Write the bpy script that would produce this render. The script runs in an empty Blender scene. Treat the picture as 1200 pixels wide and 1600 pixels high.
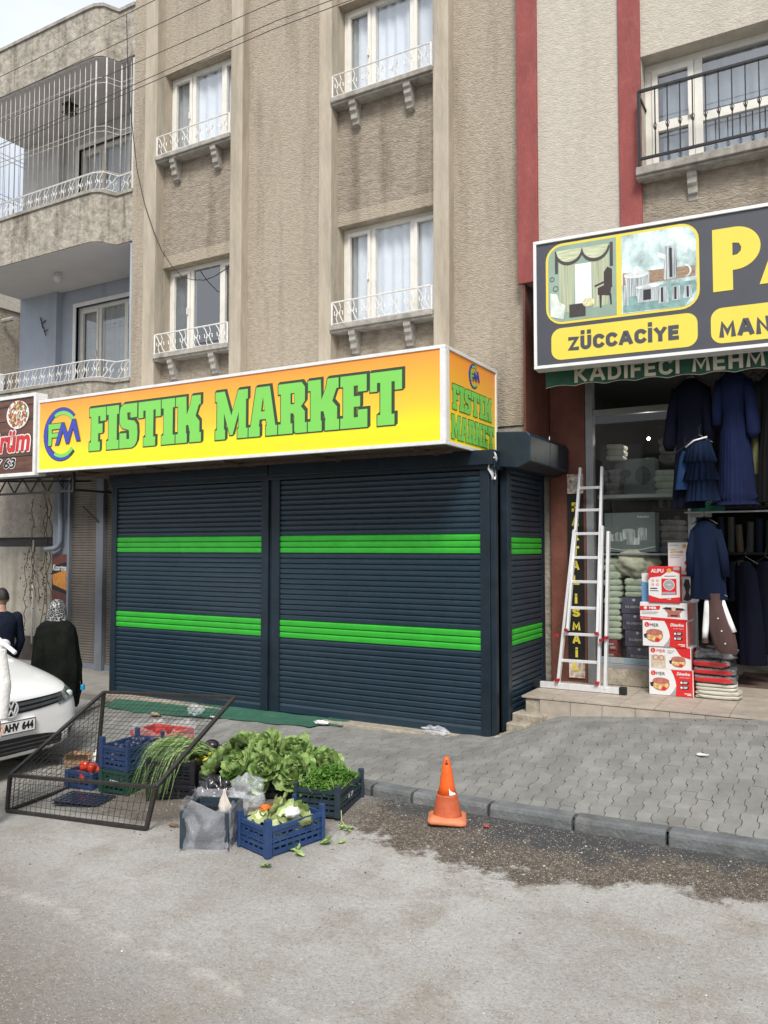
import bpy, bmesh, math, random
from math import sin, cos, pi, radians as R
from mathutils import Vector, Matrix, noise
from mathutils.geometry import tessellate_polygon

sc = bpy.context.scene
# ---------------------------------------------------------------- camera
cd = bpy.data.cameras.new("camera")
cam = bpy.data.objects.new("camera", cd)
sc.collection.objects.link(cam)
cam.location = (0, 0, 2.0)
cam.rotation_euler = (R(92.6), 0, R(29.7))
cd.sensor_fit = 'VERTICAL'
cd.sensor_height = 36
cd.lens = 28.125
cd.clip_end = 500
sc.camera = cam
# ---------------------------------------------------------------- world (bright overcast sky) and sun
W = bpy.data.worlds.new("World")
sc.world = W
W.use_nodes = True
SUN_EL, SUN_AZ = 48, 152          # azimuth measured from +Y clockwise
nt = W.node_tree
for n in list(nt.nodes): nt.nodes.remove(n)
out = nt.nodes.new('ShaderNodeOutputWorld')
bg = nt.nodes.new('ShaderNodeBackground')
sky = nt.nodes.new('ShaderNodeTexSky')
sky.sky_type = 'NISHITA'
sky.sun_disc = False
sky.sun_elevation = R(SUN_EL)
sky.sun_rotation = R(SUN_AZ)
sky.air_density = 1.0
sky.dust_density = 4.0
tc = nt.nodes.new('ShaderNodeTexCoord')
mp = nt.nodes.new('ShaderNodeMapping')
mp.inputs['Scale'].default_value = (1, 1, 2.6)
cn = nt.nodes.new('ShaderNodeTexNoise')
cn.inputs['Scale'].default_value = 2.2
cn.inputs['Detail'].default_value = 6
cr = nt.nodes.new('ShaderNodeValToRGB')
cr.color_ramp.elements[0].position = .36
cr.color_ramp.elements[0].color = (.62, .62, .62, 1)
cr.color_ramp.elements[1].position = .66
cr.color_ramp.elements[1].color = (.97, .97, .97, 1)
mx = nt.nodes.new('ShaderNodeMix')
mx.data_type = 'RGBA'
nt.links.new(tc.outputs['Generated'], mp.inputs['Vector'])
nt.links.new(mp.outputs[0], cn.inputs['Vector'])
nt.links.new(cn.outputs['Fac'], cr.inputs[0])
nt.links.new(cr.outputs[0], mx.inputs[0])
nt.links.new(sky.outputs[0], mx.inputs[6])
mx.inputs[7].default_value = (5.3, 5.6, 6.0, 1)      # cloud layer
nt.links.new(mx.outputs[2], bg.inputs['Color'])
bg.inputs['Strength'].default_value = .11
nt.links.new(bg.outputs[0], out.inputs[0])
sd = bpy.data.lights.new("sun", 'SUN')
sd.energy = 2.1
sd.angle = R(17)
sd.color = (1, .965, .91)
so = bpy.data.objects.new("sun", sd)
sc.collection.objects.link(so)
az = R(SUN_AZ)
so.rotation_euler = Vector((sin(az) * cos(R(SUN_EL)), cos(az) * cos(R(SUN_EL)), sin(R(SUN_EL)))).to_track_quat('Z', 'Y').to_euler()
# ---------------------------------------------------------------- exposure
sc.view_settings.view_transform = 'Standard'
sc.view_settings.look = 'None'
sc.view_settings.exposure = .8
sc.view_settings.gamma = 1
sc.render.engine = 'CYCLES'
sc.cycles.use_denoising = True
sc.cycles.max_bounces = 7
sc.cycles.transparent_max_bounces = 16
rnd = random.Random(7)

# ================================================================ helpers
def link(o, parent=None):
    sc.collection.objects.link(o)
    if parent: o.parent = parent
    return o
def tag(o, label, cat, group=None, kind=None):
    if label: o['label'] = label
    if cat: o['category'] = cat
    if group: o['group'] = group
    if kind: o['kind'] = kind
    return o
def thing(name, label, cat, loc=(0, 0, 0), rz=0, group=None):
    o = bpy.data.objects.new(name, None)
    o.empty_display_size = .1
    o.location = loc
    o.rotation_euler = (0, 0, rz)
    link(o)
    return tag(o, label, cat, group)
def wm(o):
    m = Matrix.LocRotScale(o.location, o.rotation_euler, o.scale)
    return wm(o.parent) @ m if o.parent else m
def copy_tree(o, parent=None):
    c = o.copy()
    link(c)
    c.parent = parent
    for ch in [x for x in bpy.data.objects if x.parent == o]:
        copy_tree(ch, c)
    return c
class MB:
    def __init__(s, T=None):
        s.v, s.f, s.mi, s.sf = [], [], [], []
        s.T = T
        s.c = 0
        s.sm = False
    def add(s, vs, fs):
        b = len(s.v)
        for p in vs:
            p = Vector(p)
            s.v.append(s.T @ p if s.T else p)
        for f in fs:
            s.f.append([b + i for i in f])
            s.mi.append(s.c)
            s.sf.append(s.sm)
        return s
    def box(s, x0, x1, y0, y1, z0, z1):
        return s.add([(x0, y0, z0), (x1, y0, z0), (x1, y1, z0), (x0, y1, z0), (x0, y0, z1), (x1, y0, z1), (x1, y1, z1), (x0, y1, z1)],
                     [(0, 3, 2, 1), (4, 5, 6, 7), (0, 1, 5, 4), (1, 2, 6, 5), (2, 3, 7, 6), (3, 0, 4, 7)])
    def bar(s, p0, p1, w, h=None, up=(0, 0, 1)):
        h = h or w
        p0, p1 = Vector(p0), Vector(p1)
        d = (p1 - p0).normalized()
        u = Vector(up)
        if abs(d.dot(u)) > .95: u = Vector((0, 1, 0))
        a = d.cross(u).normalized() * w / 2
        b = a.cross(d).normalized() * h / 2
        vs = [p + x for p in (p0, p1) for x in (-a - b, a - b, a + b, -a + b)]
        return s.add(vs, [(0, 1, 2, 3), (7, 6, 5, 4), (0, 4, 5, 1), (1, 5, 6, 2), (2, 6, 7, 3), (3, 7, 4, 0)])
    def tube(s, pts, r, n=6, cap=True, sq=1):
        pts = [Vector(p) for p in pts]
        rr = r if isinstance(r, (list, tuple)) else [r] * len(pts)
        rings = []
        a = None
        for i, p in enumerate(pts):
            d = (pts[min(i + 1, len(pts) - 1)] - pts[max(i - 1, 0)])
            d = d.normalized() if d.length > 1e-9 else Vector((0, 0, 1))
            if a is None:
                a = d.orthogonal().normalized()
            else:
                a = (a - d * a.dot(d))
                a = a.normalized() if a.length > 1e-6 else d.orthogonal().normalized()
            b = d.cross(a)
            rings.append([p + (a * cos(2 * pi * k / n) + b * sin(2 * pi * k / n) * sq) * rr[i] for k in range(n)])
        return s.loft(rings, cap)
    def loft(s, rings, cap=True, closed=True):
        n = len(rings[0])
        vs = [p for r in rings for p in r]
        fs = []
        for i in range(len(rings) - 1):
            for k in range(n if closed else n - 1):
                fs.append((i * n + k, i * n + (k + 1) % n, (i + 1) * n + (k + 1) % n, (i + 1) * n + k))
        if cap and closed:
            fs.append(tuple(range(n))[::-1])
            fs.append(tuple(range((len(rings) - 1) * n, len(rings) * n)))
        return s.add(vs, fs)
    def grid(s, fn, nu, nv):
        return s.add([fn(i / nu, j / nv) for i in range(nu + 1) for j in range(nv + 1)],
                     [(i * (nv + 1) + j, (i + 1) * (nv + 1) + j, (i + 1) * (nv + 1) + j + 1, i * (nv + 1) + j + 1) for i in range(nu) for j in range(nv)])
    def ball(s, c, r, n=12, m=8):
        c = Vector(c)
        r = (r, r, r) if isinstance(r, (int, float)) else r
        vs = [c + Vector((0, 0, r[2]))]
        for j in range(1, m):
            t = pi * j / m
            for k in range(n):
                vs.append(c + Vector((r[0] * sin(t) * cos(2 * pi * k / n), r[1] * sin(t) * sin(2 * pi * k / n), r[2] * cos(t))))
        vs.append(c - Vector((0, 0, r[2])))
        fs = [(0, 1 + k, 1 + (k + 1) % n) for k in range(n)]
        for j in range(m - 2):
            for k in range(n):
                fs.append((1 + j * n + k, 1 + (j + 1) * n + k, 1 + (j + 1) * n + (k + 1) % n, 1 + j * n + (k + 1) % n))
        e = len(vs) - 1
        fs += [(e, 1 + (m - 2) * n + (k + 1) % n, 1 + (m - 2) * n + k) for k in range(n)]
        return s.add(vs, fs)
    def prism(s, poly, y0, y1, holes=()):
        """flat outline in x,z extruded along y (front face at y0)"""
        loops = [[Vector((p[0], p[1], 0)) for p in q] for q in ([poly] + list(holes))]
        tri = tessellate_polygon(loops)
        pts = [p for q in loops for p in q]
        N = len(pts)
        vs = [(p.x, y0, p.y) for p in pts] + [(p.x, y1, p.y) for p in pts]
        fs = []
        for t in tri:
            a, b, c = pts[t[0]], pts[t[1]], pts[t[2]]
            ccw = (b - a).cross(c - a).z > 0
            t = tuple(t) if ccw else tuple(t)[::-1]
            fs.append(t)
            fs.append(tuple(i + N for i in t[::-1]))
        o = 0
        for q in loops:
            n = len(q)
            for k in range(n):
                fs.append((o + k, o + (k + 1) % n, N + o + (k + 1) % n, N + o + k))
            o += n
        return s.add(vs, fs)
    def hprism(s, poly, z0, z1):
        """outline in x,y extruded along z"""
        n = len(poly)
        vs = [(p[0], p[1], z0) for p in poly] + [(p[0], p[1], z1) for p in poly]
        loops = [[Vector((p[0], p[1], 0)) for p in poly]]
        fs = []
        for t in tessellate_polygon(loops):
            a, b, c = (loops[0][i] for i in t)
            t = tuple(t) if (b - a).cross(c - a).z > 0 else tuple(t)[::-1]
            fs.append(t[::-1])
            fs.append(tuple(i + n for i in t))
        fs += [(k, (k + 1) % n, n + (k + 1) % n, n + k) for k in range(n)]
        return s.add(vs, fs)
    def build(s, name, mats, parent=None, world=False, bevel=0, fixn=False):
        me = bpy.data.meshes.new(name)
        vs = s.v
        if world and parent:
            inv = wm(parent).inverted()
            vs = [inv @ p for p in vs]
        me.from_pydata([tuple(p) for p in vs], [], s.f)
        if not isinstance(mats, (list, tuple)): mats = [mats]
        for m in mats: me.materials.append(m)
        me.polygons.foreach_set('material_index', s.mi)
        me.polygons.foreach_set('use_smooth', s.sf)
        me.update()
        if fixn:
            bm = bmesh.new()
            bm.from_mesh(me)
            bmesh.ops.recalc_face_normals(bm, faces=bm.faces)
            bm.to_mesh(me)
            bm.free()
        o = bpy.data.objects.new(name, me)
        link(o, parent)
        if bevel:
            b = o.modifiers.new('bevel', 'BEVEL')
            b.width = bevel
            b.segments = 2
            b.limit_method = 'ANGLE'
        return o

def rrect(x0, x1, z0, z1, r, n=6):
    P = []
    for cx, cz, a in ((x1 - r, z0 + r, -90), (x1 - r, z1 - r, 0), (x0 + r, z1 - r, 90), (x0 + r, z0 + r, 180)):
        P += [(cx + r * cos(R(a + 90 * k / n)), cz + r * sin(R(a + 90 * k / n))) for k in range(n + 1)]
    return P
def circ(cx, cz, rx, rz=None, n=24, a0=0, a1=360):
    rz = rz or rx
    return [(cx + rx * cos(R(a0 + (a1 - a0) * k / n)), cz + rz * sin(R(a0 + (a1 - a0) * k / n))) for k in range(n if a1 - a0 == 360 else n + 1)]
def arc(cx, cz, r0, r1, a0, a1, n=24):
    o = [(cx + r1 * cos(R(a0 + (a1 - a0) * k / n)), cz + r1 * sin(R(a0 + (a1 - a0) * k / n))) for k in range(n + 1)]
    i = [(cx + r0 * cos(R(a0 + (a1 - a0) * k / n)), cz + r0 * sin(R(a0 + (a1 - a0) * k / n))) for k in range(n, -1, -1)]
    return o + i

# ---------------------------------------------------------------- lettering
_tc = {}
def glyphs(s, off=0.0, shear=0):
    """tessellated text in its own x,y plane, scaled so that it can be fitted to a box"""
    k = (s, off, shear)
    if k in _tc: return _tc[k]
    cu = bpy.data.curves.new('t', 'FONT')
    cu.body = s
    cu.offset = off
    cu.shear = shear
    cu.resolution_u = 4
    o = bpy.data.objects.new('t', cu)
    sc.collection.objects.link(o)
    bpy.context.view_layer.update()
    me = bpy.data.meshes.new_from_object(o.evaluated_get(bpy.context.evaluated_depsgraph_get()))
    vs = [(v.co.x, v.co.y) for v in me.vertices]
    fs = [tuple(p.vertices) for p in me.polygons]
    bpy.data.objects.remove(o)
    bpy.data.curves.remove(cu)
    bpy.data.meshes.remove(me)
    x0 = min(v[0] for v in vs); x1 = max(v[0] for v in vs)
    y0 = min(v[1] for v in vs); y1 = max(v[1] for v in vs)
    _tc[k] = (vs, fs, x0, x1, y0, y1)
    return _tc[k]
def text(mb, s, x0, x1, z0, z1, y, off=0.0, shear=0):
    """flat lettering facing -y fitted to the box; off thickens the strokes"""
    if off > 0:
        w = off * (z1 - z0) * .9
        x0 += w; x1 -= w; z0 += w; z1 -= w
        n = 12
        for k in range(n):
            a_, b_ = w * cos(2 * pi * k / n), w * sin(2 * pi * k / n)
            text(mb, s, x0 + a_, x1 + a_, z0 + b_, z1 + b_, y + .0001 * (k + 1), 0, shear)
    vs, fs, a, b, c, d = glyphs(s, off, shear)
    V = [(x0 + (p[0] - a) / (b - a) * (x1 - x0), y, z0 + (p[1] - c) / (d - c) * (z1 - z0)) for p in vs]
    F = []
    for f in fs:
        p, q, r = (V[f[i]] for i in (0, 1, 2))
        # facing -y : (q-p)x(r-p) must point to -y
        cr_ = (q[2] - p[2]) * (r[0] - p[0]) - (q[0] - p[0]) * (r[2] - p[2])
        F.append(f if cr_ < 0 else f[::-1])
    mb.add(V, F)
def _a(cx, cz, rx, rz, a0, a1, n=8): return [(cx + rx * cos(R(a0 + (a1 - a0) * k / n)), cz + rz * sin(R(a0 + (a1 - a0) * k / n))) for k in range(n + 1)]
STROKE = {   # advance width, centre lines (inside a unit high box, stroke half width is added outside of them)
 'A': (.86, [[(0, 0), (.36, 1), (.50, 1), (.86, 0)], [(.16, .3), (.70, .3)]]),
 'C': (.66, [_a(.36, .66, .36, .34, 35, 180) + _a(.36, .34, .36, .34, 180, 325)]),
 'D': (.68, [[(0, 0), (0, 1), (.28, 1)] + _a(.28, .6, .40, .4, 80, 0, 5) + _a(.28, .4, .40, .4, 0, -80, 5) + [(.28, 0), (0, 0)]]),
 'E': (.52, [[(.52, 1), (0, 1), (0, 0), (.52, 0)], [(0, .52), (.46, .52)]]),
 'F': (.50, [[(.50, 1), (0, 1), (0, 0)], [(0, .5), (.42, .5)]]),
 'H': (.66, [[(0, 0), (0, 1)], [(.66, 0), (.66, 1)], [(0, .5), (.66, .5)]]),
 'I': (.02, [[(.01, 0), (.01, 1)]]),
 'İ': (.02, [[(.01, 0), (.01, 1)], [(.01, 1.24), (.01, 1.36)]]),
 'K': (.66, [[(0, 0), (0, 1)], [(.60, 1), (.04, .46)], [(.18, .56), (.66, 0)]]),
 'L': (.48, [[(0, 1), (0, 0), (.48, 0)]]),
 'M': (.90, [[(0, 0), (0.06, 1), (.45, .22), (.84, 1), (.90, 0)]]),
 'N': (.70, [[(0, 0), (0, 1), (.70, 0), (.70, 1)]]),
 'P': (.58, [[(0, 0), (0, 1), (.32, 1)] + _a(.32, .74, .26, .26, 80, -80, 7) + [(.32, .48), (0, .48)]]),
 'R': (.62, [[(0, 0), (0, 1), (.32, 1)] + _a(.32, .75, .25, .25, 80, -80, 7) + [(.32, .5), (0, .5)], [(.30, .48), (.62, 0)]]),
 'S': (.56, [_a(.28, .755, .27, .245, 30, 250, 9) + [(.30, .505)] + _a(.28, .25, .28, .25, 70, -150, 9)]),
 'T': (.64, [[(0, 1), (.64, 1)], [(.32, 1), (.32, 0)]]),
 'U': (.64, [[(0, 1), (0, .32)] + _a(.32, .32, .32, .32, 190, 350, 9) + [(.64, .32), (.64, 1)]]),
 'Y': (.70, [[(0, 1), (.35, .48), (.70, 1)], [(.35, .48), (.35, 0)]]),
 'Z': (.62, [[(0, 1), (.62, 1), (0, 0), (.62, 0)]]),
 'B': (.58, [[(0, 0), (0, 1), (.30, 1)] + _a(.30, .76, .24, .24, 80, -80, 6) + [(.30, .52), (0, .52)], [(.28, .52)] + _a(.30, .26, .28, .26, 80, -80, 6) + [(.28, 0), (0, 0)]]),
}
STROKE['Ü'] = (.64, STROKE['U'][1] + [[(.03, 1.24), (.03, 1.36)], [(.61, 1.24), (.61, 1.36)]])
STROKE['Ş'] = (.56, STROKE['S'][1] + [[(.28, -.1), (.28, -.28)]])
def stext(mb, s, x0, x1, z0, z1, y, t=.2, gap=.16, shear=0):
    """heavy sans capitals from mitred strokes; z0..z1 is the cap height, t the stroke width over it"""
    h = z1 - z0
    inner = 1 - t
    adv = [(.34 if c == ' ' else STROKE[c][0] * inner + t) for c in s]
    tot = sum(adv) + gap * (len(s) - 1)
    k = (x1 - x0) / (tot * h)
    cx = 0; e = 0
    for c, ad in zip(s, adv):
        if c != ' ':
            for line in STROKE[c][1]:
                P = [Vector((p[0] * inner + t / 2, p[1] * inner + t / 2)) for p in line]
                top_ = max(q_[1] for q_ in line)
                if top_ > 1: P = [Vector((P[0].x, 1.09 + t / 2)), Vector((P[0].x, 1.12 + t / 2))]
                L_, Rr = [], []
                m = len(P); cl = (P[0] - P[-1]).length < 1e-4
                for i, p in enumerate(P):
                    a = (p - P[i - 1]).normalized() if (i > 0 or cl) else None
                    if i == 0 and cl: a = (p - P[-2]).normalized()
                    b = (P[i + 1] - p).normalized() if i < m - 1 else ((P[1] - p).normalized() if cl else None)
                    if a is None: a = b; p = p - b * (t / 2 if b.x == 0 or b.y == 0 else t * .42)
                    elif b is None: b = a; p = p + a * (t / 2 if a.x == 0 or a.y == 0 else t * .42)
                    na, nb = Vector((-a.y, a.x)), Vector((-b.y, b.x))
                    q = (na + nb); q = q.normalized() if q.length > .1 else na
                    q = q * min(1.5, 1 / max(.3, q.dot(na))) * t / 2
                    L_.append(p + q); Rr.append(p - q)
                cl2 = lambda v: (v[0], max(-.5, v[1]) if False else v[1])
                W_ = []
                for v in L_ + Rr:
                    zz = v.y
                    if top_ <= 1.0: zz = min(1.0, max(-.0 if c != 'Ş' else -.4, zz))
                    W_.append((x0 + (cx + v.x + shear * v.y) * h * k, y - e, z0 + zz * h))
                n = len(L_)
                mb.add(W_, [(n + i, n + i + 1, i + 1, i) for i in range(n - 1)])
                e += .00008
        cx += ad + gap
SLAB = {
 'F': (.70, [(0,0),(.46,0),(.46,.2),(.38,.2),(.38,.4),(.56,.4),(.56,.62),(.38,.62),(.38,.8),(.46,.8),(.46,.68),(.7,.68),(.7,1),(0,1),(0,.8),(.08,.8),(.08,.2),(0,.2)], []),
 'I': (.50, [(0,0),(.5,0),(.5,.2),(.42,.2),(.42,.8),(.5,.8),(.5,1),(0,1),(0,.8),(.08,.8),(.08,.2),(0,.2)], []),
 'S': (.72, [(0,0),(.5,0),(.62,.04),(.7,.14),(.72,.3),(.7,.5),(.6,.6),(.32,.64),(.3,.8),(.44,.8),(.44,.68),(.7,.68),(.7,1),(.16,1),(.04,.94),(0,.82),(0,.58),(.1,.46),(.38,.4),(.4,.2),(.28,.2),(.28,.34),(0,.34)], []),
 'T': (.86, [(.2,0),(.66,0),(.66,.2),(.58,.2),(.58,.8),(.67,.8),(.67,.64),(.86,.64),(.86,1),(0,1),(0,.64),(.19,.64),(.19,.8),(.28,.8),(.28,.2),(.2,.2)], []),
 'K': (.92, [(0,0),(.41,0),(.41,.2),(.38,.2),(.38,.38),(.46,.38),(.53,.2),(.51,.2),(.51,0),(.92,0),(.92,.2),(.86,.2),(.86,.44),(.72,.56),(.84,.8),(.9,.8),(.9,1),(.58,1),(.54,.84),(.40,.60),(.38,1),(0,1),(0,.8),(.08,.8),(.08,.2),(0,.2)], []),
 'M': (1.10, [(0,0),(.34,0),(.34,.2),(.3,.2),(.3,.55),(.5,.08),(.6,.08),(.8,.55),(.8,.2),(.76,.2),(.76,0),(1.1,0),(1.1,.2),(1.04,.2),(1.04,.8),(1.1,.8),(1.1,1),(.78,1),(.55,.48),(.32,1),(0,1),(0,.8),(.06,.8),(.06,.2),(0,.2)], []),
 'A': (.92, [(0,0),(.36,0),(.36,.2),(.33,.2),(.36,.34),(.56,.34),(.59,.2),(.56,.2),(.56,0),(.92,0),(.92,.2),(.86,.2),(.68,1),(.24,1),(.06,.2),(0,.2)], [[(.4,.5),(.52,.5),(.46,.8)]]),
 'R': (.88, [(0,0),(.44,0),(.44,.2),(.38,.2),(.38,.4),(.46,.4),(.5,.34),(.5,.05),(.54,0),(.88,0),(.88,.2),(.82,.2),(.82,.42),(.7,.52),(.82,.62),(.82,.9),(.72,1),(0,1),(0,.8),(.08,.8),(.08,.2),(0,.2)], [[(.38,.58),(.5,.58),(.5,.8),(.38,.8)]]),
 'E': (.80, [(0,0),(.76,0),(.76,.34),(.5,.34),(.5,.2),(.38,.2),(.38,.4),(.56,.4),(.56,.6),(.38,.6),(.38,.8),(.5,.8),(.5,.68),(.74,.68),(.74,1),(0,1),(0,.8),(.08,.8),(.08,.2),(0,.2)], []),
}
def grow(poly, d):
    """outline pushed outwards by d (mitred)"""
    n = len(poly)
    A = sum(poly[i][0] * poly[(i + 1) % n][1] - poly[(i + 1) % n][0] * poly[i][1] for i in range(n))
    sg = 1 if A > 0 else -1
    res = []
    for i in range(n):
        p0, p1, p2 = Vector(poly[i - 1]), Vector(poly[i]), Vector(poly[(i + 1) % n])
        a = (p1 - p0).normalized(); b = (p2 - p1).normalized()
        na = Vector((a.y, -a.x)) * sg; nb = Vector((b.y, -b.x)) * sg
        m = na + nb
        m = m / max(.35, m.dot(na)) if m.length > 1e-4 else na
        if m.length > 1.8: m = m.normalized() * 1.8
        q = p1 + m * d
        res.append((q.x, q.y))
    return res
def slab_word(fill, line, word, x0, x1, z0, z1, y, t=.012, sh=.022):
    gap = .035
    tot = sum(SLAB[c][0] for c in word) + gap * (len(word) - 1)
    k = (x1 - x0) / tot
    h = z1 - z0
    cx = 0
    for n, c in enumerate(word):
        w, poly, holes = SLAB[c]
        P = [(x0 + (cx + p[0]) * k, z0 + p[1] * h) for p in poly]
        H = [[(x0 + (cx + p[0]) * k, z0 + p[1] * h) for p in q] for q in holes]
        e = .0002 * n
        fill.prism(P, y - .006 - e, y - .0045 - e, H)
        HG = [grow(q, -t * .6) for q in H]
        for st, (sx, sz) in enumerate(((0, 0), (.5, .5), (1, 1))):
            G_ = [(p[0] + sx * sh, p[1] + sz * sh * .8) for p in grow(P, t)]
            HH = [[(p[0] + sx * sh * .5, p[1] + sz * sh * .4) for p in q] for q in HG]
            line.prism(G_, y - .004 + .0006 * st + e, y - .0005, HH)
        cx += w + gap

# ---------------------------------------------------------------- materials
def srgb(r, g, b):
    f = lambda c: (c / 255 / 12.92) if c / 255 <= .04045 else ((c / 255 + .055) / 1.055) ** 2.4
    return (f(r), f(g), f(b))
def mk(name, col, rough=.6, var=.1, vs=6, bump=0, bs=60, st=(1, 1, 1), metal=0, spec=.5, col2=None, streak=0, dist=.02, trans=0, rot=(0, 0, 0), detail=6, alpha=1, coat=0, isl=0, wear=0, wcol=(.3, .28, .25), ws=3):
    m = bpy.data.materials.new(name)
    m.use_nodes = True
    t = m.node_tree
    b = t.nodes['Principled BSDF']
    b.inputs['Roughness'].default_value = rough
    b.inputs['Metallic'].default_value = metal
    b.inputs['Specular IOR Level'].default_value = spec
    b.inputs['Coat Weight'].default_value = coat
    b.inputs['Coat Roughness'].default_value = .06
    if alpha < 1: b.inputs['Alpha'].default_value = alpha
    N = lambda k: t.nodes.new(k)
    L = t.links.new
    tx = N('ShaderNodeTexCoord')
    mpn = N('ShaderNodeMapping')
    mpn.inputs['Scale'].default_value = st
    mpn.inputs['Rotation'].default_value = rot
    L(tx.outputs['Object'], mpn.inputs[0])
    no = N('ShaderNodeTexNoise')
    no.inputs['Scale'].default_value = vs
    no.inputs['Detail'].default_value = detail
    no.inputs['Roughness'].default_value = .62
    L(mpn.outputs[0], no.inputs['Vector'])
    rp = N('ShaderNodeValToRGB')
    lo = [max(0, c * (1 - var)) for c in col]
    hi = [min(1, c * (1 + var)) for c in (col2 or col)]
    rp.color_ramp.elements[0].position = .32
    rp.color_ramp.elements[0].color = (*lo, 1)
    rp.color_ramp.elements[1].position = .68
    rp.color_ramp.elements[1].color = (*hi, 1)
    L(no.outputs['Fac'], rp.inputs[0])
    cur = rp.outputs[0]
    if streak:
        m2 = N('ShaderNodeMapping')
        m2.inputs['Scale'].default_value = (2.6, 2.6, .28)
        L(tx.outputs['Object'], m2.inputs[0])
        n2 = N('ShaderNodeTexNoise')
        n2.inputs['Scale'].default_value = 1.6
        n2.inputs['Detail'].default_value = 7
        n2.inputs['Roughness'].default_value = .6
        L(m2.outputs[0], n2.inputs['Vector'])
        r2 = N('ShaderNodeMapRange')
        r2.inputs['From Min'].default_value = .5
        r2.inputs['From Max'].default_value = .68
        r2.inputs['To Min'].default_value = 0
        r2.inputs['To Max'].default_value = streak
        L(n2.outputs['Fac'], r2.inputs[0])
        x = N('ShaderNodeMix'); x.data_type = 'RGBA'; x.blend_type = 'MULTIPLY'
        L(r2.outputs[0], x.inputs[0]); L(cur, x.inputs[6])
        x.inputs[7].default_value = (.42, .39, .34, 1)
        cur = x.outputs[2]
    if wear:
        n3 = N('ShaderNodeTexNoise')
        n3.inputs['Scale'].default_value = ws
        n3.inputs['Detail'].default_value = 8
        n3.inputs['Roughness'].default_value = .7
        L(tx.outputs['Object'], n3.inputs['Vector'])
        r3 = N('ShaderNodeMapRange')
        r3.inputs['From Min'].default_value = .52
        r3.inputs['From Max'].default_value = .72
        r3.inputs['To Max'].default_value = wear
        L(n3.outputs['Fac'], r3.inputs[0])
        x = N('ShaderNodeMix'); x.data_type = 'RGBA'
        L(r3.outputs[0], x.inputs[0]); L(cur, x.inputs[6])
        x.inputs[7].default_value = (*wcol, 1)
        cur = x.outputs[2]
        a = N('ShaderNodeMath'); a.operation = 'MULTIPLY_ADD'
        L(r3.outputs[0], a.inputs[0]); a.inputs[1].default_value = .3; a.inputs[2].default_value = rough
        L(a.outputs[0], b.inputs['Roughness'])
    if isl:
        ge = N('ShaderNodeNewGeometry')
        r5 = N('ShaderNodeMapRange'); L(ge.outputs['Random Per Island'], r5.inputs[0]); r5.inputs[3].default_value = 1 - isl; r5.inputs[4].default_value = 1 + isl
        vm = N('ShaderNodeVectorMath'); vm.operation = 'SCALE'; L(cur, vm.inputs[0]); L(r5.outputs[0], vm.inputs['Scale'])
        cur = vm.outputs[0]
    L(cur, b.inputs['Base Color'])
    if bump:
        n4 = N('ShaderNodeTexNoise')
        n4.inputs['Scale'].default_value = bs
        n4.inputs['Detail'].default_value = 5
        L(mpn.outputs[0], n4.inputs['Vector'])
        bp = N('ShaderNodeBump')
        bp.inputs['Strength'].default_value = bump
        bp.inputs['Distance'].default_value = dist
        L(n4.outputs['Fac'], bp.inputs['Height'])
        L(bp.outputs[0], b.inputs['Normal'])
    if trans:
        tr = N('ShaderNodeBsdfTranslucent')
        L(cur, tr.inputs[0])
        ms = N('ShaderNodeMixShader')
        ms.inputs[0].default_value = trans
        L(b.outputs[0], ms.inputs[1]); L(tr.outputs[0], ms.inputs[2])
        L(ms.outputs[0], t.nodes['Material Output'].inputs[0])
    return m
def glassmat(name, tint=(.8, .86, .88), refl=.22, rough=.01):
    m = bpy.data.materials.new(name)
    m.use_nodes = True
    t = m.node_tree
    for n in list(t.nodes):
        if n.type == 'BSDF_PRINCIPLED': t.nodes.remove(n)
    a = t.nodes.new('ShaderNodeBsdfTransparent'); a.inputs[0].default_value = (*tint, 1)
    g = t.nodes.new('ShaderNodeBsdfGlossy'); g.inputs['Roughness'].default_value = rough
    lw = t.nodes.new('ShaderNodeLayerWeight'); lw.inputs[0].default_value = .35
    mr = t.nodes.new('ShaderNodeMapRange')
    mr.inputs['To Min'].default_value = refl; mr.inputs['To Max'].default_value = min(1, refl + .6)
    t.links.new(lw.outputs['Fresnel'], mr.inputs[0])
    x = t.nodes.new('ShaderNodeMixShader')
    ge = t.nodes.new('ShaderNodeNewGeometry'); bf = t.nodes.new('ShaderNodeMath'); bf.operation = 'SUBTRACT'; bf.inputs[0].default_value = 1
    t.links.new(ge.outputs['Backfacing'], bf.inputs[1]); ml = t.nodes.new('ShaderNodeMath'); ml.operation = 'MULTIPLY'
    t.links.new(mr.outputs[0], ml.inputs[0]); t.links.new(bf.outputs[0], ml.inputs[1]); t.links.new(ml.outputs[0], x.inputs[0])
    t.links.new(a.outputs[0], x.inputs[1]); t.links.new(g.outputs[0], x.inputs[2])
    t.links.new(x.outputs[0], t.nodes['Material Output'].inputs[0])
    return m

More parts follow.
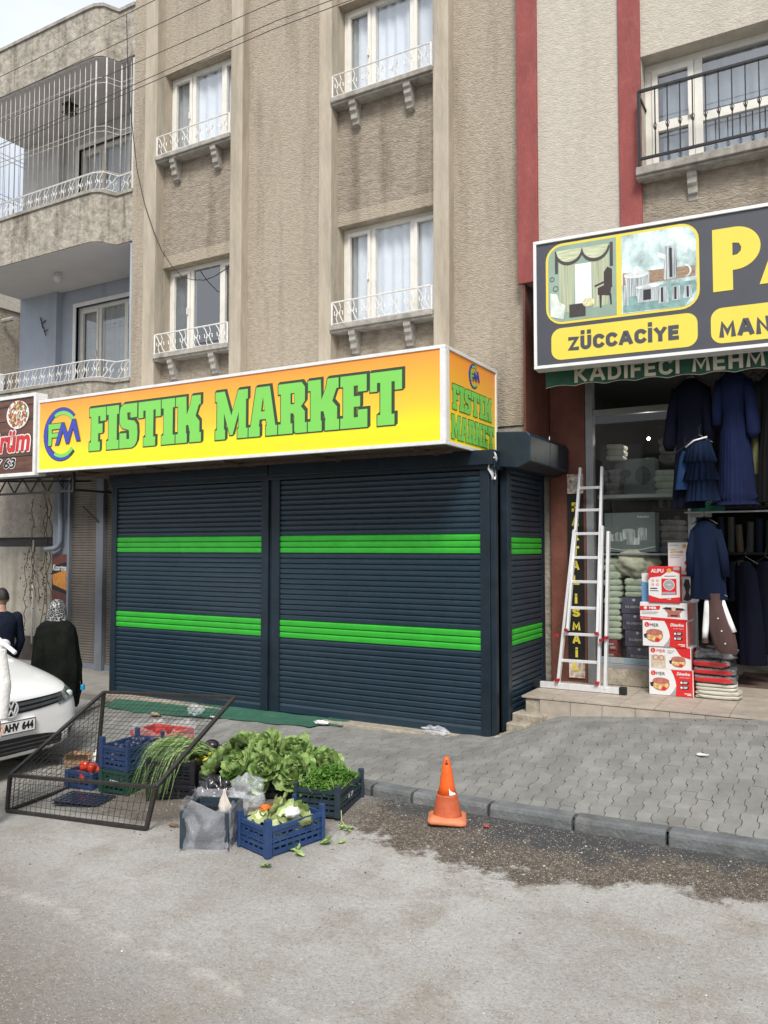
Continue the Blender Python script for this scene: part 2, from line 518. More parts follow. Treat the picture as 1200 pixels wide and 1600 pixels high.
STX = dict(st=(1, 1, 2.3), rot=(0, R(14), 0))
M = dict(
 stucco=mk('stucco', (.375, .322, .25), .95, .17, 13, .85, 38, dist=.02, streak=.4, wear=.35, wcol=(.44, .385, .31), ws=.8, **STX),
 stucco_smooth=mk('smooth_render', (.40, .35, .275), .9, .16, 7, .6, 45, st=(1, 1, .22), dist=.012, streak=.45),
 stucco_pale=mk('pale_stucco', (.48, .44, .375), .95, .12, 11, .6, 36, dist=.016, streak=.15, **STX),
 stucco_dark=mk('stained_stucco', (.30, .255, .20), .95, .22, 9, 1.0, 28, dist=.022, streak=.6, **STX),
 band=mk('grey_stained_render', (.34, .31, .26), .95, .35, 7, .9, 16, dist=.03, streak=1.0, wear=.35, wcol=(.14, .12, .10), ws=1.6),
 concrete=mk('weathered_concrete', (.33, .31, .275), .9, .25, 12, .5, 60, dist=.01, streak=.6),
 red=mk('red_painted_render', (.25, .058, .052), .8, .16, 8, .35, 40, st=(1, 1, .3), wear=.3, wcol=(.36, .16, .14), ws=9),
 brown=mk('brown_red_paint', (.155, .052, .034), .75, .22, 5, .3, 30, wear=.3, wcol=(.2, .10, .075), ws=4),
 white_metal=mk('white_metal', (.72, .71, .68), .45, .1, 20, wear=.5, wcol=(.33, .27, .2), ws=14),
 cage_paint=mk('weathered_white_bars', (.50, .48, .44), .5, .18, 20, wear=.6, wcol=(.26, .22, .18), ws=9),
 black_metal=mk('black_metal', (.012, .012, .014), .4, .2, 20),
 pvc=mk('white_window_frame', (.72, .70, .64), .4, .06, 6, wear=.3, wcol=(.45, .41, .34), ws=5),
 alu=mk('aluminium', (.74, .74, .75), .38, .08, 30, metal=.35, st=(1, 1, .2)),
 alu_grey=mk('grey_aluminium', (.30, .31, .32), .45, .1, 10, metal=.3),
 glass=glassmat('window_glass', (.97, .985, 1), .15),
 glass_dark=glassmat('dark_window_glass', (.82, .86, .90), .24),
 shopglass=glassmat('shop_glass', (.92, .94, .93), .03),
 curtain=mk('white_curtain', (.88, .90, .93), .9, .04, 8, trans=.15),
 curtain_grey=mk('grey_curtain', (.42, .43, .42), .9, .1, 8),
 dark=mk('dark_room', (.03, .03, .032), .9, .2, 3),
 blue_wall=mk('blue_wall', (.36, .40, .465), .8, .06, 3, .1, 40, streak=.2),
 grey_wall=mk('grey_balcony_wall', (.55, .54, .53), .85, .1, 3, .15, 40, streak=.3),
 ceiling=mk('balcony_ceiling', (.55, .54, .54), .85, .05, 2, streak=0),
 navy=mk('navy_shutter', (.0135, .031, .048), .32, .12, 3, .04, 90, spec=.6, wear=.12, wcol=(.035, .05, .062), ws=5),
 navy_box=mk('navy_sheet_metal', (.009, .019, .030), .42, .3, 4, .1, 12, spec=.45, wear=.2, wcol=(.035, .05, .055), ws=3),
 green_paint=mk('green_slats', (.03, .36, .03), .4, .1, 5),
 greyshut=mk('grey_brown_shutter', (.20, .175, .15), .5, .15, 3, streak=.6),
 post_grey=mk('blue_grey_post', (.17, .19, .22), .6, .15, 5, streak=.5),
 col_blue=mk('blue_grey_column', (.20, .235, .28), .8, .15, 5, .2, 30, streak=.5),
 pipe=mk('grey_pipe', (.21, .245, .29), .45, .1, 5),
 plaster=mk('old_plaster', (.37, .345, .29), .9, .16, 4, .4, 14, dist=.02, streak=.5),
 plaster_rough=mk('rough_grey_render', (.31, .28, .235), .95, .2, 8, .8, 20, dist=.03, streak=.5),
 rust=mk('rusty_steel', (.10, .065, .045), .8, .35, 12, .3, 80),
 dark_steel=mk('dark_steel', (.022, .019, .018), .55, .35, 18, .2, 80, wear=.4, wcol=(.065, .048, .038), ws=12),
 sign_white=mk('white_sign_frame', (.72, .72, .71), .4, .08, 7, wear=.25, wcol=(.45, .42, .38), ws=5),
 sgreen=mk('sign_green', (.20, .60, .10), .35, .03, 2),
 sline=mk('sign_dark_green_line', (.035, .06, .03), .35, .03, 2),
 sblue=mk('sign_blue', (.045, .06, .42), .35, .03, 2),
 s_grey=mk('sign_charcoal', (.062, .064, .078), .35, .08, 2),
 s_yellow=mk('sign_yellow', (.74, .60, .075), .35, .03, 2),
 awning=mk('green_awning', (.022, .095, .06), .8, .25, 5, .3, 30),
 cream=mk('cream_lettering', (.55, .50, .40), .8, .1, 8),
 tile=mk('stone_tile', (.38, .33, .275), .5, .16, 7, .12, 60, spec=.4, isl=.08, wear=.3, wcol=(.28, .24, .2), ws=4),
 rough_stone=mk('broken_stone', (.33, .29, .23), .9, .25, 10, .7, 30),
 kerb=mk('kerb_concrete', (.12, .127, .13), .9, .28, 6, .5, 40, wear=.4, wcol=(.27, .26, .235), ws=5, isl=.12),
 paver=mk('paver', (.20, .197, .185), .9, .2, 3.2, .5, 90, dist=.006, wear=.6, wcol=(.145, .135, .12), ws=1.7, isl=.10),
 grout=mk('paver_joint', (.065, .06, .05), .95, .3, 12, .5, 60),
 apron=mk('concrete_apron', (.25, .235, .21), .9, .2, 3, .4, 50, wear=.3, wcol=(.17, .16, .14), ws=1.2),
 carpet=mk('green_carpet', (.022, .10, .062), .95, .2, 9, .4, 200, wear=.35, wcol=(.12, .15, .13), ws=4),
 black=mk('black', (.008, .008, .009), .6, .2, 8),
 shoe=mk('black_shoe', (.012, .012, .012), .4, .2, 8),
 white=mk('white_paint', (.75, .75, .74), .5, .04, 8),
)
# ================================================================ ground
def smooth(a, b, x):
    t = max(0, min(1, (x - a) / (b - a)))
    return t * t * (3 - 2 * t)
def road_z(x, y):
    z = 0 if x > -3.8 else -.085 * (-3.8 - x)
    if x < -9.5: z = -.4845 - .02 * (-9.5 - x)
    z += .05 * smooth(4.7, 5.45, y)
    z += -.02 * smooth(2.5, 0, y)
    if x < -7.9:
        u = smooth(6.0, 7.9, y) * smooth(-7.9, -8.5, x)
        z = z * (1 - u) + (-.03) * u
    return z
def interp(x, T):
    if x <= T[0][0]: return T[0][1]
    for (a, p), (b, q) in zip(T, T[1:]):
        if x <= b: return p + (q - p) * (x - a) / (b - a)
    return T[-1][1]
def kerb_top(x):
    return interp(x, [(-9, road_z(-9, 5.5) + .05), (-6, road_z(-6, 5.5) + .06), (-4.6, .05), (-3.4, .13), (3, .13)])
def kerb_y(x):
    return 5.5 + interp(x, [(-9, .25), (-6, .12), (-3, 0), (-1.5, .06), (0, .16), (3, .3)])
def pav_z(x, y):
    zb = interp(x, [(-9, .07), (-4, .09), (-3.05, .13), (-2.8, .2), (-2.45, .33), (-1.7, .40), (-.6, .48), (1.5, .5)])
    k = kerb_top(x)
    t = max(0, min(1, (y - kerb_y(x) - .12) / 1.85))
    return k + (zb - k) * t

def asphalt():
    m = bpy.data.materials.new('road_asphalt')
    m.use_nodes = True
    t = m.node_tree; N = t.nodes.new; L = t.links.new
    b = t.nodes['Principled BSDF']; b.inputs['Roughness'].default_value = .92
    b.inputs['Specular IOR Level'].default_value = .3
    tx = N('ShaderNodeTexCoord'); sp = N('ShaderNodeSeparateXYZ'); L(tx.outputs['Object'], sp.inputs[0])
    def noise_(s, d=6, r=.6):
        n = N('ShaderNodeTexNoise'); n.inputs['Scale'].default_value = s; n.inputs['Detail'].default_value = d
        n.inputs['Roughness'].default_value = r; L(tx.outputs['Object'], n.inputs['Vector']); return n.outputs['Fac']
    def math_(op, a, b_=0, c=0):
        n = N('ShaderNodeMath'); n.operation = op
        for i, v in enumerate((a, b_, c)):
            if isinstance(v, (int, float)): n.inputs[i].default_value = v
            else: L(v, n.inputs[i])
        return n.outputs[0]
    def rng(v, a, b_, c=0, d=1, sm=True):
        n = N('ShaderNodeMapRange'); n.interpolation_type = 'SMOOTHSTEP' if sm else 'LINEAR'
        L(v, n.inputs[0]); n.inputs[1].default_value = a; n.inputs[2].default_value = b_; n.inputs[3].default_value = c; n.inputs[4].default_value = d
        return n.outputs[0]
    def mix(f, a, c, mode='MIX'):
        n = N('ShaderNodeMix'); n.data_type = 'RGBA'; n.blend_type = mode
        if isinstance(f, (int, float)): n.inputs[0].default_value = f
        else: L(f, n.inputs[0])
        for i, v in ((6, a), (7, c)):
            if isinstance(v, tuple): n.inputs[i].default_value = (*v, 1)
            else: L(v, n.inputs[i])
        return n.outputs[2]
    X, Y = sp.outputs[0], sp.outputs[1]
    big = noise_(.55, 4); mid = noise_(2.6, 7, .7); fine = noise_(38, 6, .75)
    pale = mix(rng(big, .38, .62), (.345, .335, .315), (.43, .42, .40))
    pale = mix(rng(mid, .42, .7), pale, (.30, .275, .24))
    # darker band at lower left (older patched asphalt)
    pb = math_('ADD', math_('ADD', math_('MULTIPLY', X, .35), Y), math_('MULTIPLY', mid, .9))
    pale = mix(rng(pb, 1.35, 2.75, .85, 0), pale, (.165, .145, .125))
    # damp dark strip by the kerb : y greater than a line that bends with x
    ln = math_('ADD', math_('ADD', Y, math_('MULTIPLY', math_('SUBTRACT', mid, .5), 1.1)), math_('MULTIPLY', math_('SUBTRACT', noise_(9, 5, .7), .5), .5))
    edge = math_('ADD', 4.62, math_('MULTIPLY', math_('ABSOLUTE', math_('ADD', X, 1.9)), .24))
    msk = rng(math_('SUBTRACT', ln, edge), -.05, .12)
    left = rng(X, -3.6, -3.0, .0, 1)
    msk1 = math_('MULTIPLY', msk, left)
    brown = mix(rng(fine, .4, .65), (.085, .070, .055), (.165, .138, .112))
    dk = rng(math_('SUBTRACT', ln, edge), .32, .62)
    strip = mix(dk, brown, (.062, .062, .064))
    strip = mix(rng(noise_(7, 6, .7), .56, .72, 0, .7), strip, (.23, .20, .165))
    c = mix(msk1, pale, strip)
    # dirty soil under the crates
    dx = math_('ADD', X, 4.6); dy = math_('SUBTRACT', Y, 5.0)
    rr = math_('ADD', math_('MULTIPLY', math_('MULTIPLY', dx, dx), .30), math_('MULTIPLY', math_('MULTIPLY', dy, dy), 1.6))
    rr = math_('ADD', rr, math_('MULTIPLY', math_('SUBTRACT', mid, .5), 1.4))
    c = mix(rng(rr, .25, .8, .85, 0), c, (.125, .10, .078))
    # light tyre-dust streaks
    wv = math_('ADD', math_('ADD', Y, math_('MULTIPLY', X, .1)), math_('MULTIPLY', mid, .25))
    st1 = math_('MULTIPLY', rng(math_('ABSOLUTE', math_('SUBTRACT', wv, 2.80)), .0, .09, .42, 0), rng(noise_(5, 6, .7), .42, .62))
    c = mix(st1, c, (.56, .54, .50))
    # aggregate speckle
    vo = N('ShaderNodeTexVoronoi'); vo.inputs['Scale'].default_value = 85; L(tx.outputs['Object'], vo.inputs['Vector'])
    sx = N('ShaderNodeSeparateColor'); L(vo.outputs['Color'], sx.inputs[0])
    near = rng(vo.outputs['Distance'], .28, .42, 1, 0)
    c = mix(math_('MULTIPLY', math_('MULTIPLY', rng(sx.outputs[0], .74, .80), near), .6), c, (.60, .56, .48))
    c = mix(math_('MULTIPLY', math_('MULTIPLY', rng(sx.outputs[1], .80, .86), near), .4), c, (.12, .10, .09))
    c = mix(.6, c, mix(rng(fine, .3, .7), (.6, .6, .6), (1, 1, 1)), 'MULTIPLY')
    L(c, b.inputs['Base Color'])
    bp = N('ShaderNodeBump'); bp.inputs['Strength'].default_value = .8; bp.inputs['Distance'].default_value = .008
    h = math_('ADD', math_('MULTIPLY', fine, .8), math_('MULTIPLY', near, .35))
    L(math_('ADD', h, math_('MULTIPLY', noise_(14, 4), 1.0)), bp.inputs['Height']); L(bp.outputs[0], b.inputs['Normal'])
    return m
M['asphalt'] = asphalt()

mb = MB(); mb.sm = True
xs = [-60, -30, -20, -16] + [-14 + .25 * i for i in range(65)] + [3, 6, 12, 30, 60]
ys = [-40, -20, -8, -3, 0, 1, 1.8] + [2.2 + .15 * i for i in range(46)] + [9.5, 10.5, 14, 30, 60]
mb.add([(x, y, road_z(x, y) + .006 * noise.noise((x * 1.3, y * 1.3, 0)) - (.02 if y > 5.5 and x > -8 else 0) - (0.25 if y > 5.8 and x > -8.3 else 0) - (.6 if y > 9 and x > -11.5 else 0)) for x in xs for y in ys],
       [(i * len(ys) + j, (i + 1) * len(ys) + j, (i + 1) * len(ys) + j + 1, i * len(ys) + j + 1) for i in range(len(xs) - 1) for j in range(len(ys) - 1)])
tag(mb.build('road', M['asphalt']), 'pale dusty asphalt road with a damp dark strip along the kerb', None, kind='structure')

# pavement : joint bed and every paver block
mb = MB(); mb.sm = True
mb.grid(lambda u, v: (-8.4 + 10.4 * u, kerb_y(-8.4 + 10.4 * u) + .05 + 2.6 * v, pav_z(-8.4 + 10.4 * u, kerb_y(-8.4 + 10.4 * u) + .05 + 2.6 * v) - .014), 60, 14)
bed = mb.build('pavement_bed', M['grout']); tag(bed, 'earth joints between the grey paving blocks', None, kind='structure')
mb = MB()
r2 = random.Random(3)
CW, CL = .107, .205
wave = lambda y: .011 * max(-1, min(1, 2.2 * sin(2 * pi * y / CL)))
sk = sin(R(2.5))
for i in range(98):
    x = -8.35 + CW * i
    for j in range(-1, 14):
        y = 5.45 + CL * j + (CL / 2 if i % 2 else 0)
        dz = r2.uniform(-.003, .003); tx_, ty_ = r2.uniform(-.014, .014), r2.uniform(-.014, .014)
        ring = []
        g = .0024
        ys_ = [y + 1.7 * g + (CL - 3.4 * g) * k / 12 for k in range(13)]
        for yy in ys_: ring.append((x + CW - g + wave(yy - 5.45), yy))
        for yy in ys_[::-1]: ring.append((x + g + wave(yy - 5.45), yy))
        cx, cy = x + CW / 2, y + CL / 2
        ok = [p for p in ring]
        kx = kerb_y(cx) + .125
        if cy < kx - .08 or cy > 8.05 and cx > -2.9 or cy > 7.62 and cx < -2.95 or cx > 2: continue
        def Z(p): return pav_z(p[0], p[1]) + dz + (p[0] - cx) * tx_ + (p[1] - cy) * ty_
        ring = [(p[0] + (p[1] - 5.5) * sk, max(p[1], kerb_y(p[0]) + .128)) for p in ring]
        n = len(ring)
        top = [((p[0] - cx) * .97 + cx, (p[1] - cy) * .97 + cy, Z(p) + .0) for p in ring]
        mid_ = [(p[0], p[1], Z(p) - .005) for p in ring]
        bot = [(p[0], p[1], Z(p) - .03) for p in ring]
        vs = top + mid_ + bot
        fs = [(2 * 0 + k, n - 2 - k + 0, n - 1 - k, k) for k in []]
        h = n // 2
        fs = [(h + (h - 1 - k) , k, k + 1, h + (h - 2 - k))[::1] for k in range(h - 1)]
        fs += [(k, n + k, n + (k + 1) % n, (k + 1) % n) for k in range(n)]
        fs += [(n + k, 2 * n + k, 2 * n + (k + 1) % n, n + (k + 1) % n) for k in range(n)]
        mb.add(vs, fs)
pv = mb.build('pavement', M['paver'], fixn=False)
tag(pv, 'grey interlocking wavy paving blocks of the pavement', None, kind='structure')

# kerb stones
mb = MB()
x = -8.3
r2 = random.Random(12)
while x < 3:
    l = r2.choice([.36, .62, .62, .55, .25]) if x > -4 else .6
    x1 = x + l - .022
    zt, zb = kerb_top(x + l / 2) + r2.uniform(-.006, .006), -.7
    ya, yb = kerb_y(x), kerb_y(x1)
    w = .13
    za, zc = kerb_top(x), kerb_top(x1)
    rings = []
    for xx, yy, zz in ((x, ya, za), (x + .01, kerb_y(x + .01), za + .002), (x1 - .01, yb, zc + .002), (x1, yb, zc)):
        e = .006 if xx in (x, x1) else 0
        rings.append([(xx, yy + e, -.6), (xx, yy + e, zz - .03 - e), (xx, yy + .008 + e, zz - .010 - e), (xx, yy + .03, zz - e), (xx, yy + w, zz - e), (xx, yy + w, -.6)])
    mb.loft(rings)
    x += l
tag(mb.build('kerb', M['kerb'], fixn=True), 'low rounded concrete kerb stones along the road', None, kind='structure')

# concrete apron in front of the grey shutters
mb = MB()
mb.grid(lambda u, v: (-20 + 11.55 * u, 7.55 + 1.5 * v, (.02 + .05 * v) if u > .3 else .0), 24, 3)
mb.add([(-20, 7.55, 0), (-8.45, 7.55, .02), (-8.45, 7.55, -.5), (-20, 7.55, -.7)], [(0, 3, 2, 1)])
tag(mb.build('apron_pavement', M['apron']), 'worn concrete pavement before the grey shutters', None, kind='structure')

# threshold strip of the market and carpet
mb = MB()
mb.box(-5.0, -2.93, 7.36, 7.53, .0, .115)
mb.box(-8.46, -5.0, 7.40, 7.53, .0, .09)
tag(mb.build('threshold_kerb', M['rough_stone'], bevel=.008), 'thin concrete edge under the market shutters', None, kind='structure')
mb = MB(); mb.sm = True
def carp(u, v):
    x = -8.25 + 3.55 * u
    y0 = 7.12 + .12 * sin(x * 2) * .3 + (.18 if u > .93 else 0) + .05 * noise.noise((x * 3, 0, 0))
    y = y0 + (7.50 - y0) * v
    return (x, y, pav_z(x, y) + .012 + .008 * noise.noise((x * 5, y * 5, 3)) + (.09 - .0) * smooth(7.36, 7.42, y) * .25)
mb.grid(carp, 60, 8)
tag(mb.build('carpet_strip', M['carpet']), 'dirty dark green carpet strip laid before the shutters', 'carpet')

# gravel and debris by the kerb
def chips(n, box, seed, size=(.003, .009)):
    r = random.Random(seed); mb = MB()
    for _ in range(n):
        x = r.uniform(box[0], box[1]); y = r.gauss((box[2] + box[3]) / 2, (box[3] - box[2]) / 3)
        if y > kerb_y(x) - .01: continue
        s = r.uniform(*size) * (1 if r.random() < .93 else 1.9); a = r.uniform(0, 6.3)
        z = road_z(x, y)
        c, t = cos(a) * s, sin(a) * s
        k = r.uniform(.5, 1)
        mb.c = r.choice((0, 0, 0, 1, 1, 2))
        mb.add([(x + c, y + t, z + .001), (x - t * k, y + c * k, z + .001), (x - c, y - t, z + .001), (x + t * k, y - c * k, z + .001), (x, y, z + s * .7)],
               [(0, 1, 4), (1, 2, 4), (2, 3, 4), (3, 0, 4)])
    return mb
mb = chips(4200, (-3.4, .6, 4.5, 5.5), 5, (.0022, .0065))
g_ = [mk('pale_grit', (.38, .345, .29), .9), mk('grey_grit', (.22, .21, .2), .9), mk('brown_grit', (.12, .085, .06), .9)]
tag(mb.build('gravel', g_), 'loose pale grit scattered over the damp strip by the kerb', 'gravel', kind='stuff')
mb = chips(1500, (-5, 1, 2.4, 5.2), 19, (.002, .0055))
tag(mb.build('road_grit', [mk('dark_grit', (.10, .085, .07), .9), mk('straw_grit', (.30, .25, .17), .9), mk('white_grit', (.55, .53, .48), .9)]), 'fine dark and pale crumbs strewn over the open road', 'grit', kind='stuff')
mb = chips(900, (-7, -3.2, 4.0, 5.6), 9, (.003, .010))
tag(mb.build('debris', g_), 'crumbs of soil and grit around the vegetable crates', 'debris', kind='stuff')
# ================================================================ buildings
YP, YW = 8.15, 8.30            # pilaster face, wall face
TOP = 11.7
def railing(parent, x0, x1, y, z0, z1, mat, name='railing', step=.21, pts=None):
    """low wrought railing with S-shaped bars between a top rail and the sill"""
    mb = MB()
    path = pts or [(x0, y), (x1, y)]
    mb.tube([(p[0], p[1], z1) for p in path], .010, 6)
    mb.tube([(p[0], p[1], z0 + .012) for p in path], .006, 5)
    for p in (path[0], path[-1]): mb.tube([(p[0], p[1], z0 - .02), (p[0], p[1], z1)], .012, 6)
    h = z1 - z0
    for (ax, ay), (bx, by) in zip(path, path[1:]):
        L_ = math.hypot(bx - ax, by - ay)
        n = max(1, round(L_ / step))
        ux, uy = (bx - ax) / L_, (by - ay) / L_
        for k in range(n):
            c = (k + .5) * L_ / n
            w = L_ / n * .42
            q = lambda s, zz: (ax + ux * (c + s * w), ay + uy * (c + s * w), z0 + zz * h)
            mb.tube([q(-1, .98), q(-.55, .8), q(-.2, .55), q(-.35, .4), q(-.7, .42), q(-.75, .6)], .0065, 4)
            mb.tube([q(1, .02), q(.55, .2), q(.2, .45), q(.35, .6), q(.7, .58), q(.75, .4)], .0065, 4)
            mb.tube([q(-.2, .55), q(.05, .5), q(.2, .45)], .008, 4)
            mb.tube([q(.1, 1), q(.42, .72), q(.15, .52)], .0055, 4)
            mb.tube([q(-.1, 0), q(-.42, .28), q(-.15, .48)], .0055, 4)
    mb.sm = True
    return mb.build(name, mat, parent, world=True)
def curtain(parent, x0, x1, y, z0, z1, mat, seed=0, fold=.02, name='curtain'):
    mb = MB(); mb.sm = True
    n = int((x1 - x0) / .02) + 2
    rr = random.Random(seed); ph = rr.uniform(0, 9)
    mb.grid(lambda u, v: (x0 + (x1 - x0) * u, y + fold * sin(u * (x1 - x0) * 42 + ph + 1.5 * sin(u * 7 + ph)) * (.5 + .5 * noise.noise((u * 9, ph, 0)) + .3) , z0 + (z1 - z0) * v), n, 2)
    return mb.build(name, mat, parent, world=True)
def window(parent, x0, x1, y, z0, z1, splits, frame, glass, tbar=None, cur=(), fw=.055, name='window', cw=.045):
    """splits: list of (x_left, x_right, opening?) ; frame face at y"""
    mb = MB()
    d = .07
    mb.box(x0, x1, y, y + d, z1 - fw, z1)
    mb.box(x0, x1, y, y + d, z0, z0 + fw)
    edges = sorted(set([x0] + [s[0] for s in splits[1:]] + [x1]))
    mb.box(x0, x0 + fw, y, y + d, z0 + fw, z1 - fw)
    mb.box(x1 - fw, x1, y, y + d, z0 + fw, z1 - fw)
    for s in splits[1:]:
        mb.box(s[0] - fw * .55, s[0] + fw * .55, y, y + d, z0 + fw, z1 - fw)
    f = mb.build(name, frame, parent, world=True, bevel=.004)
    for i, (a, b, op) in enumerate(splits):
        a0 = a + (fw if i == 0 else fw * .55); b0 = b - (fw if i == len(splits) - 1 else fw * .55)
        q0, q1 = z0 + fw, z1 - fw
        if op:
            mb = MB(); e = .002
            yy = y - .018
            mb.box(a0 + e, b0 - e, yy, y + .03, q1 - cw, q1 - e); mb.box(a0 + e, b0 - e, yy, y + .03, q0 + e, q0 + cw)
            mb.box(a0 + e, a0 + cw, yy, y + .03, q0 + cw, q1 - cw); mb.box(b0 - cw, b0 - e, yy, y + .03, q0 + cw, q1 - cw)
            if tbar: mb.box(a0 + cw, b0 - cw, yy, y + .03, tbar - .05, tbar + .05)
            mb.box(b0 - cw + .01, b0 - .015, yy - .03, yy, (q0 + q1) / 2 - .05, (q0 + q1) / 2 + .05)
            mb.build('casement', frame, f, world=True, bevel=.003)
            a1, b1, r0, r1 = a0 + cw, b0 - cw, q0 + cw, q1 - cw
        else:
            a1, b1, r0, r1 = a0, b0, q0, q1
            if tbar:
                m2 = MB(); m2.box(a0, b0, y - .004, y + .05, tbar - .045, tbar + .045); m2.build('glazing_bar', frame, f, world=True, bevel=.003)
        mb = MB(); mb.box(a1, b1, y + .022, y + .028, r0, r1)
        mb.build('pane', glass, f, world=True)
    for (a, b, mat, sd) in cur:
        curtain(f, a, b, y + .085, z0 + .02, z1 - .03, mat, sd)
    return f
def bracket(parent, x, y0, y1, z):
    P = [(y1, z), (y0, z), (y0 - .0, z - .05), (y0 + .025, z - .07), (y0 + .02, z - .12), (y0 + .05, z - .15), (y0 + .055, z - .21), (y0 + .085, z - .23), (y0 + .09, z - .27), (y1, z - .29)]
    mb = MB()
    rings = [[(xx, p[0], p[1]) for p in P] for xx in (x - .045, x + .045)]
    mb.loft(rings)
    return mb.build('corbel', M['concrete'], parent, world=True, fixn=True, bevel=.004)
def sill(parent, x0, x1, y0, y1, z, mat, th=.06):
    mb = MB()
    mb.box(x0, x1, y0, y1, z - th, z)
    mb.box(x0 + .0, x1 - .0, y0 + .03, y1, z - th - .03, z - th)
    return mb.build('sill', mat, parent, world=True, bevel=.006)

# ---------------------------------------------------------------- long beige building
B = thing('apartment_building', 'beige rough-rendered apartment building with rounded balconies at its left end', 'building', (-6, 9, 0))
mb = MB()
def wallbox(x0, x1, z0, z1, y=YW, y1=8.62): mb.box(x0, x1, y, y1, z0, z1)
wallbox(-9.04, -8.66, 3.35, TOP)
wallbox(-6.84, -5.60, 3.35, TOP)
wallbox(-3.80, -2.925, 3.35, 4.86)
wallbox(-3.80, -2.98, 4.86, TOP)
for x0, x1 in ((-8.42, -7.04), (-5.41, -4.0)):
    for z0, z1 in ((6.04, 6.2), (8.9, 10.4)):
        wallbox(x0, x1, z0, z1, YW + .01)
mb.box(-9.04, -2.93, 8.62, 8.8, 3.35, 4.72)          # core behind the parapets
mb.box(-9.06, -2.94, 10.4, 13, 10.6, TOP - .01)
main = mb.build('wall', M['stucco'], B, world=True)
for x0, x1 in ((-8.42, -7.04), (-5.41, -4.0)):
    for z0, z1 in ((3.35, 4.70), (6.2, 7.56)):
        mb = MB(); mb.box(x0, x1, YW + .01, 8.62, z0, z1); mb.build('spandrel_wall', M['stucco_dark'], B, world=True)
for x0, x1 in ((-8.66, -8.42), (-7.04, -6.84), (-5.60, -5.41), (-4.0, -3.80)):
    mb = MB(); mb.box(x0, x1, YP, 8.62, 3.352, TOP)
    mb.build('pilaster', M['stucco_smooth'], B, world=True, bevel=.012)
# underside, side return, rear shell
mb = MB()
mb.box(-9.04, -2.93, YW + .02, 9.0, 3.25, 3.35)
mb.build('overhang_slab', M['concrete'], B, world=True)
mb = MB(); mb.box(-2.93, -2.905, YP + .02, 8.95, 3.25, 4.86)
mb.build('side_wall', M['brown'], B, world=True)
mb = MB()
mb.box(-11.5, -2.92, 9.02, 9.2, -.3, 3.25)
mb.build('ground_floor_wall', M['plaster_rough'], B, world=True)
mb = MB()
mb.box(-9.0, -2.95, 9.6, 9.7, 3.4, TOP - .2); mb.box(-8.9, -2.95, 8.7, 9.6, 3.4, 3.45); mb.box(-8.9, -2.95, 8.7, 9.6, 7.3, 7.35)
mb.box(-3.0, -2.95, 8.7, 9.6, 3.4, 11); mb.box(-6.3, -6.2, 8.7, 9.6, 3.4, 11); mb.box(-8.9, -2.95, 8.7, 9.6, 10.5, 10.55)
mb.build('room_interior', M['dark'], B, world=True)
for k, (x0, x1) in enumerate(((-8.42, -7.04), (-5.41, -4.0))):
    for f, (z0, z1) in enumerate(((4.74, 6.04), (7.61, 8.9))):
        yw = 8.46
        w_ = x1 - x0
        sp = [(x0, x0 + .43, True), (x0 + .43, x0 + .98, False), (x0 + .98, x1, True)]
        C_ = M['curtain'] if (k, f) != (0, 0) else M['curtain_grey']
        if (k, f) == (0, 0): cur = [(x0 + .04, x0 + .36, M['curtain_grey'], 3)]
        elif (k, f) == (0, 1): cur = [(x0 + .05, x0 + .40, M['curtain_grey'], 5), (x0 + .42, x1 - .03, M['curtain'], 6)]
        else: cur = [(x0 + .16, x1 - .03, M['curtain'], 8 + f), (x0 + .03, x0 + .18, M['curtain_grey'], 2)]
        window(B, x0, x1, yw, z0, z1, sp, M['pvc'], M['glass'] if (k, f) != (0, 0) else M['glass_dark'], cur=cur)
        s = sill(B, x0, x1, YP - .03, 8.6, z0, M['concrete'])
        bracket(s, x0 + .30, YP + .0, YW + .02, z0 - .09)
        bracket(s, x0 + 1.06, YP + .0, YW + .02, z0 - .09)
        railing(B, x0 + .02, x1 - .02, YP + .0, z0 + .005, z0 + .285, M['white_metal'])
# balconies
OUT = [(-9.04, 8.30), (-9.38, 8.30), (-9.43, 8.20), (-9.48, 8.09), (-9.60, 8.03), (-9.75, 8.02), (-13.0, 8.02)]
def offs(P, d):
    return [(x + (d if i in (1, 2, 3) else 0) * .5, y - (d if i > 0 else d)) for i, (x, y) in enumerate(P)]
def slab(z0, z1, o, back=9.42):
    mb = MB(); P = offs(OUT, o) + [(-13.0 - o, back), (-9.05, back)]
    P[-3] = (-13.0 - o, 8.02 - o)
    mb.hprism(P, z0, z1)
    return mb
for z0, z1, nm in ((3.35, 4.47, 'balcony_parapet'), (6.57, 7.31, 'balcony_parapet'), (9.41, 10.17, 'roof_parapet')):
    p = slab(z0, z1, 0).build(nm, M['band'], B, world=True, fixn=True)
    slab(z1, z1 + .05, .025).build('coping', M['concrete'], p, world=True, fixn=True)
    if z0 > 4:
        mb = MB(); P = offs(OUT, -.02)[1:] + [(-12.98, 9.40), (-9.06, 9.40), (-9.06, 8.32)]
        P[5] = (-12.98, 8.04)
        mb.hprism(P, z0 - .012, z0 - .001)
        mb.build('soffit', M['ceiling'], p, world=True, fixn=True)
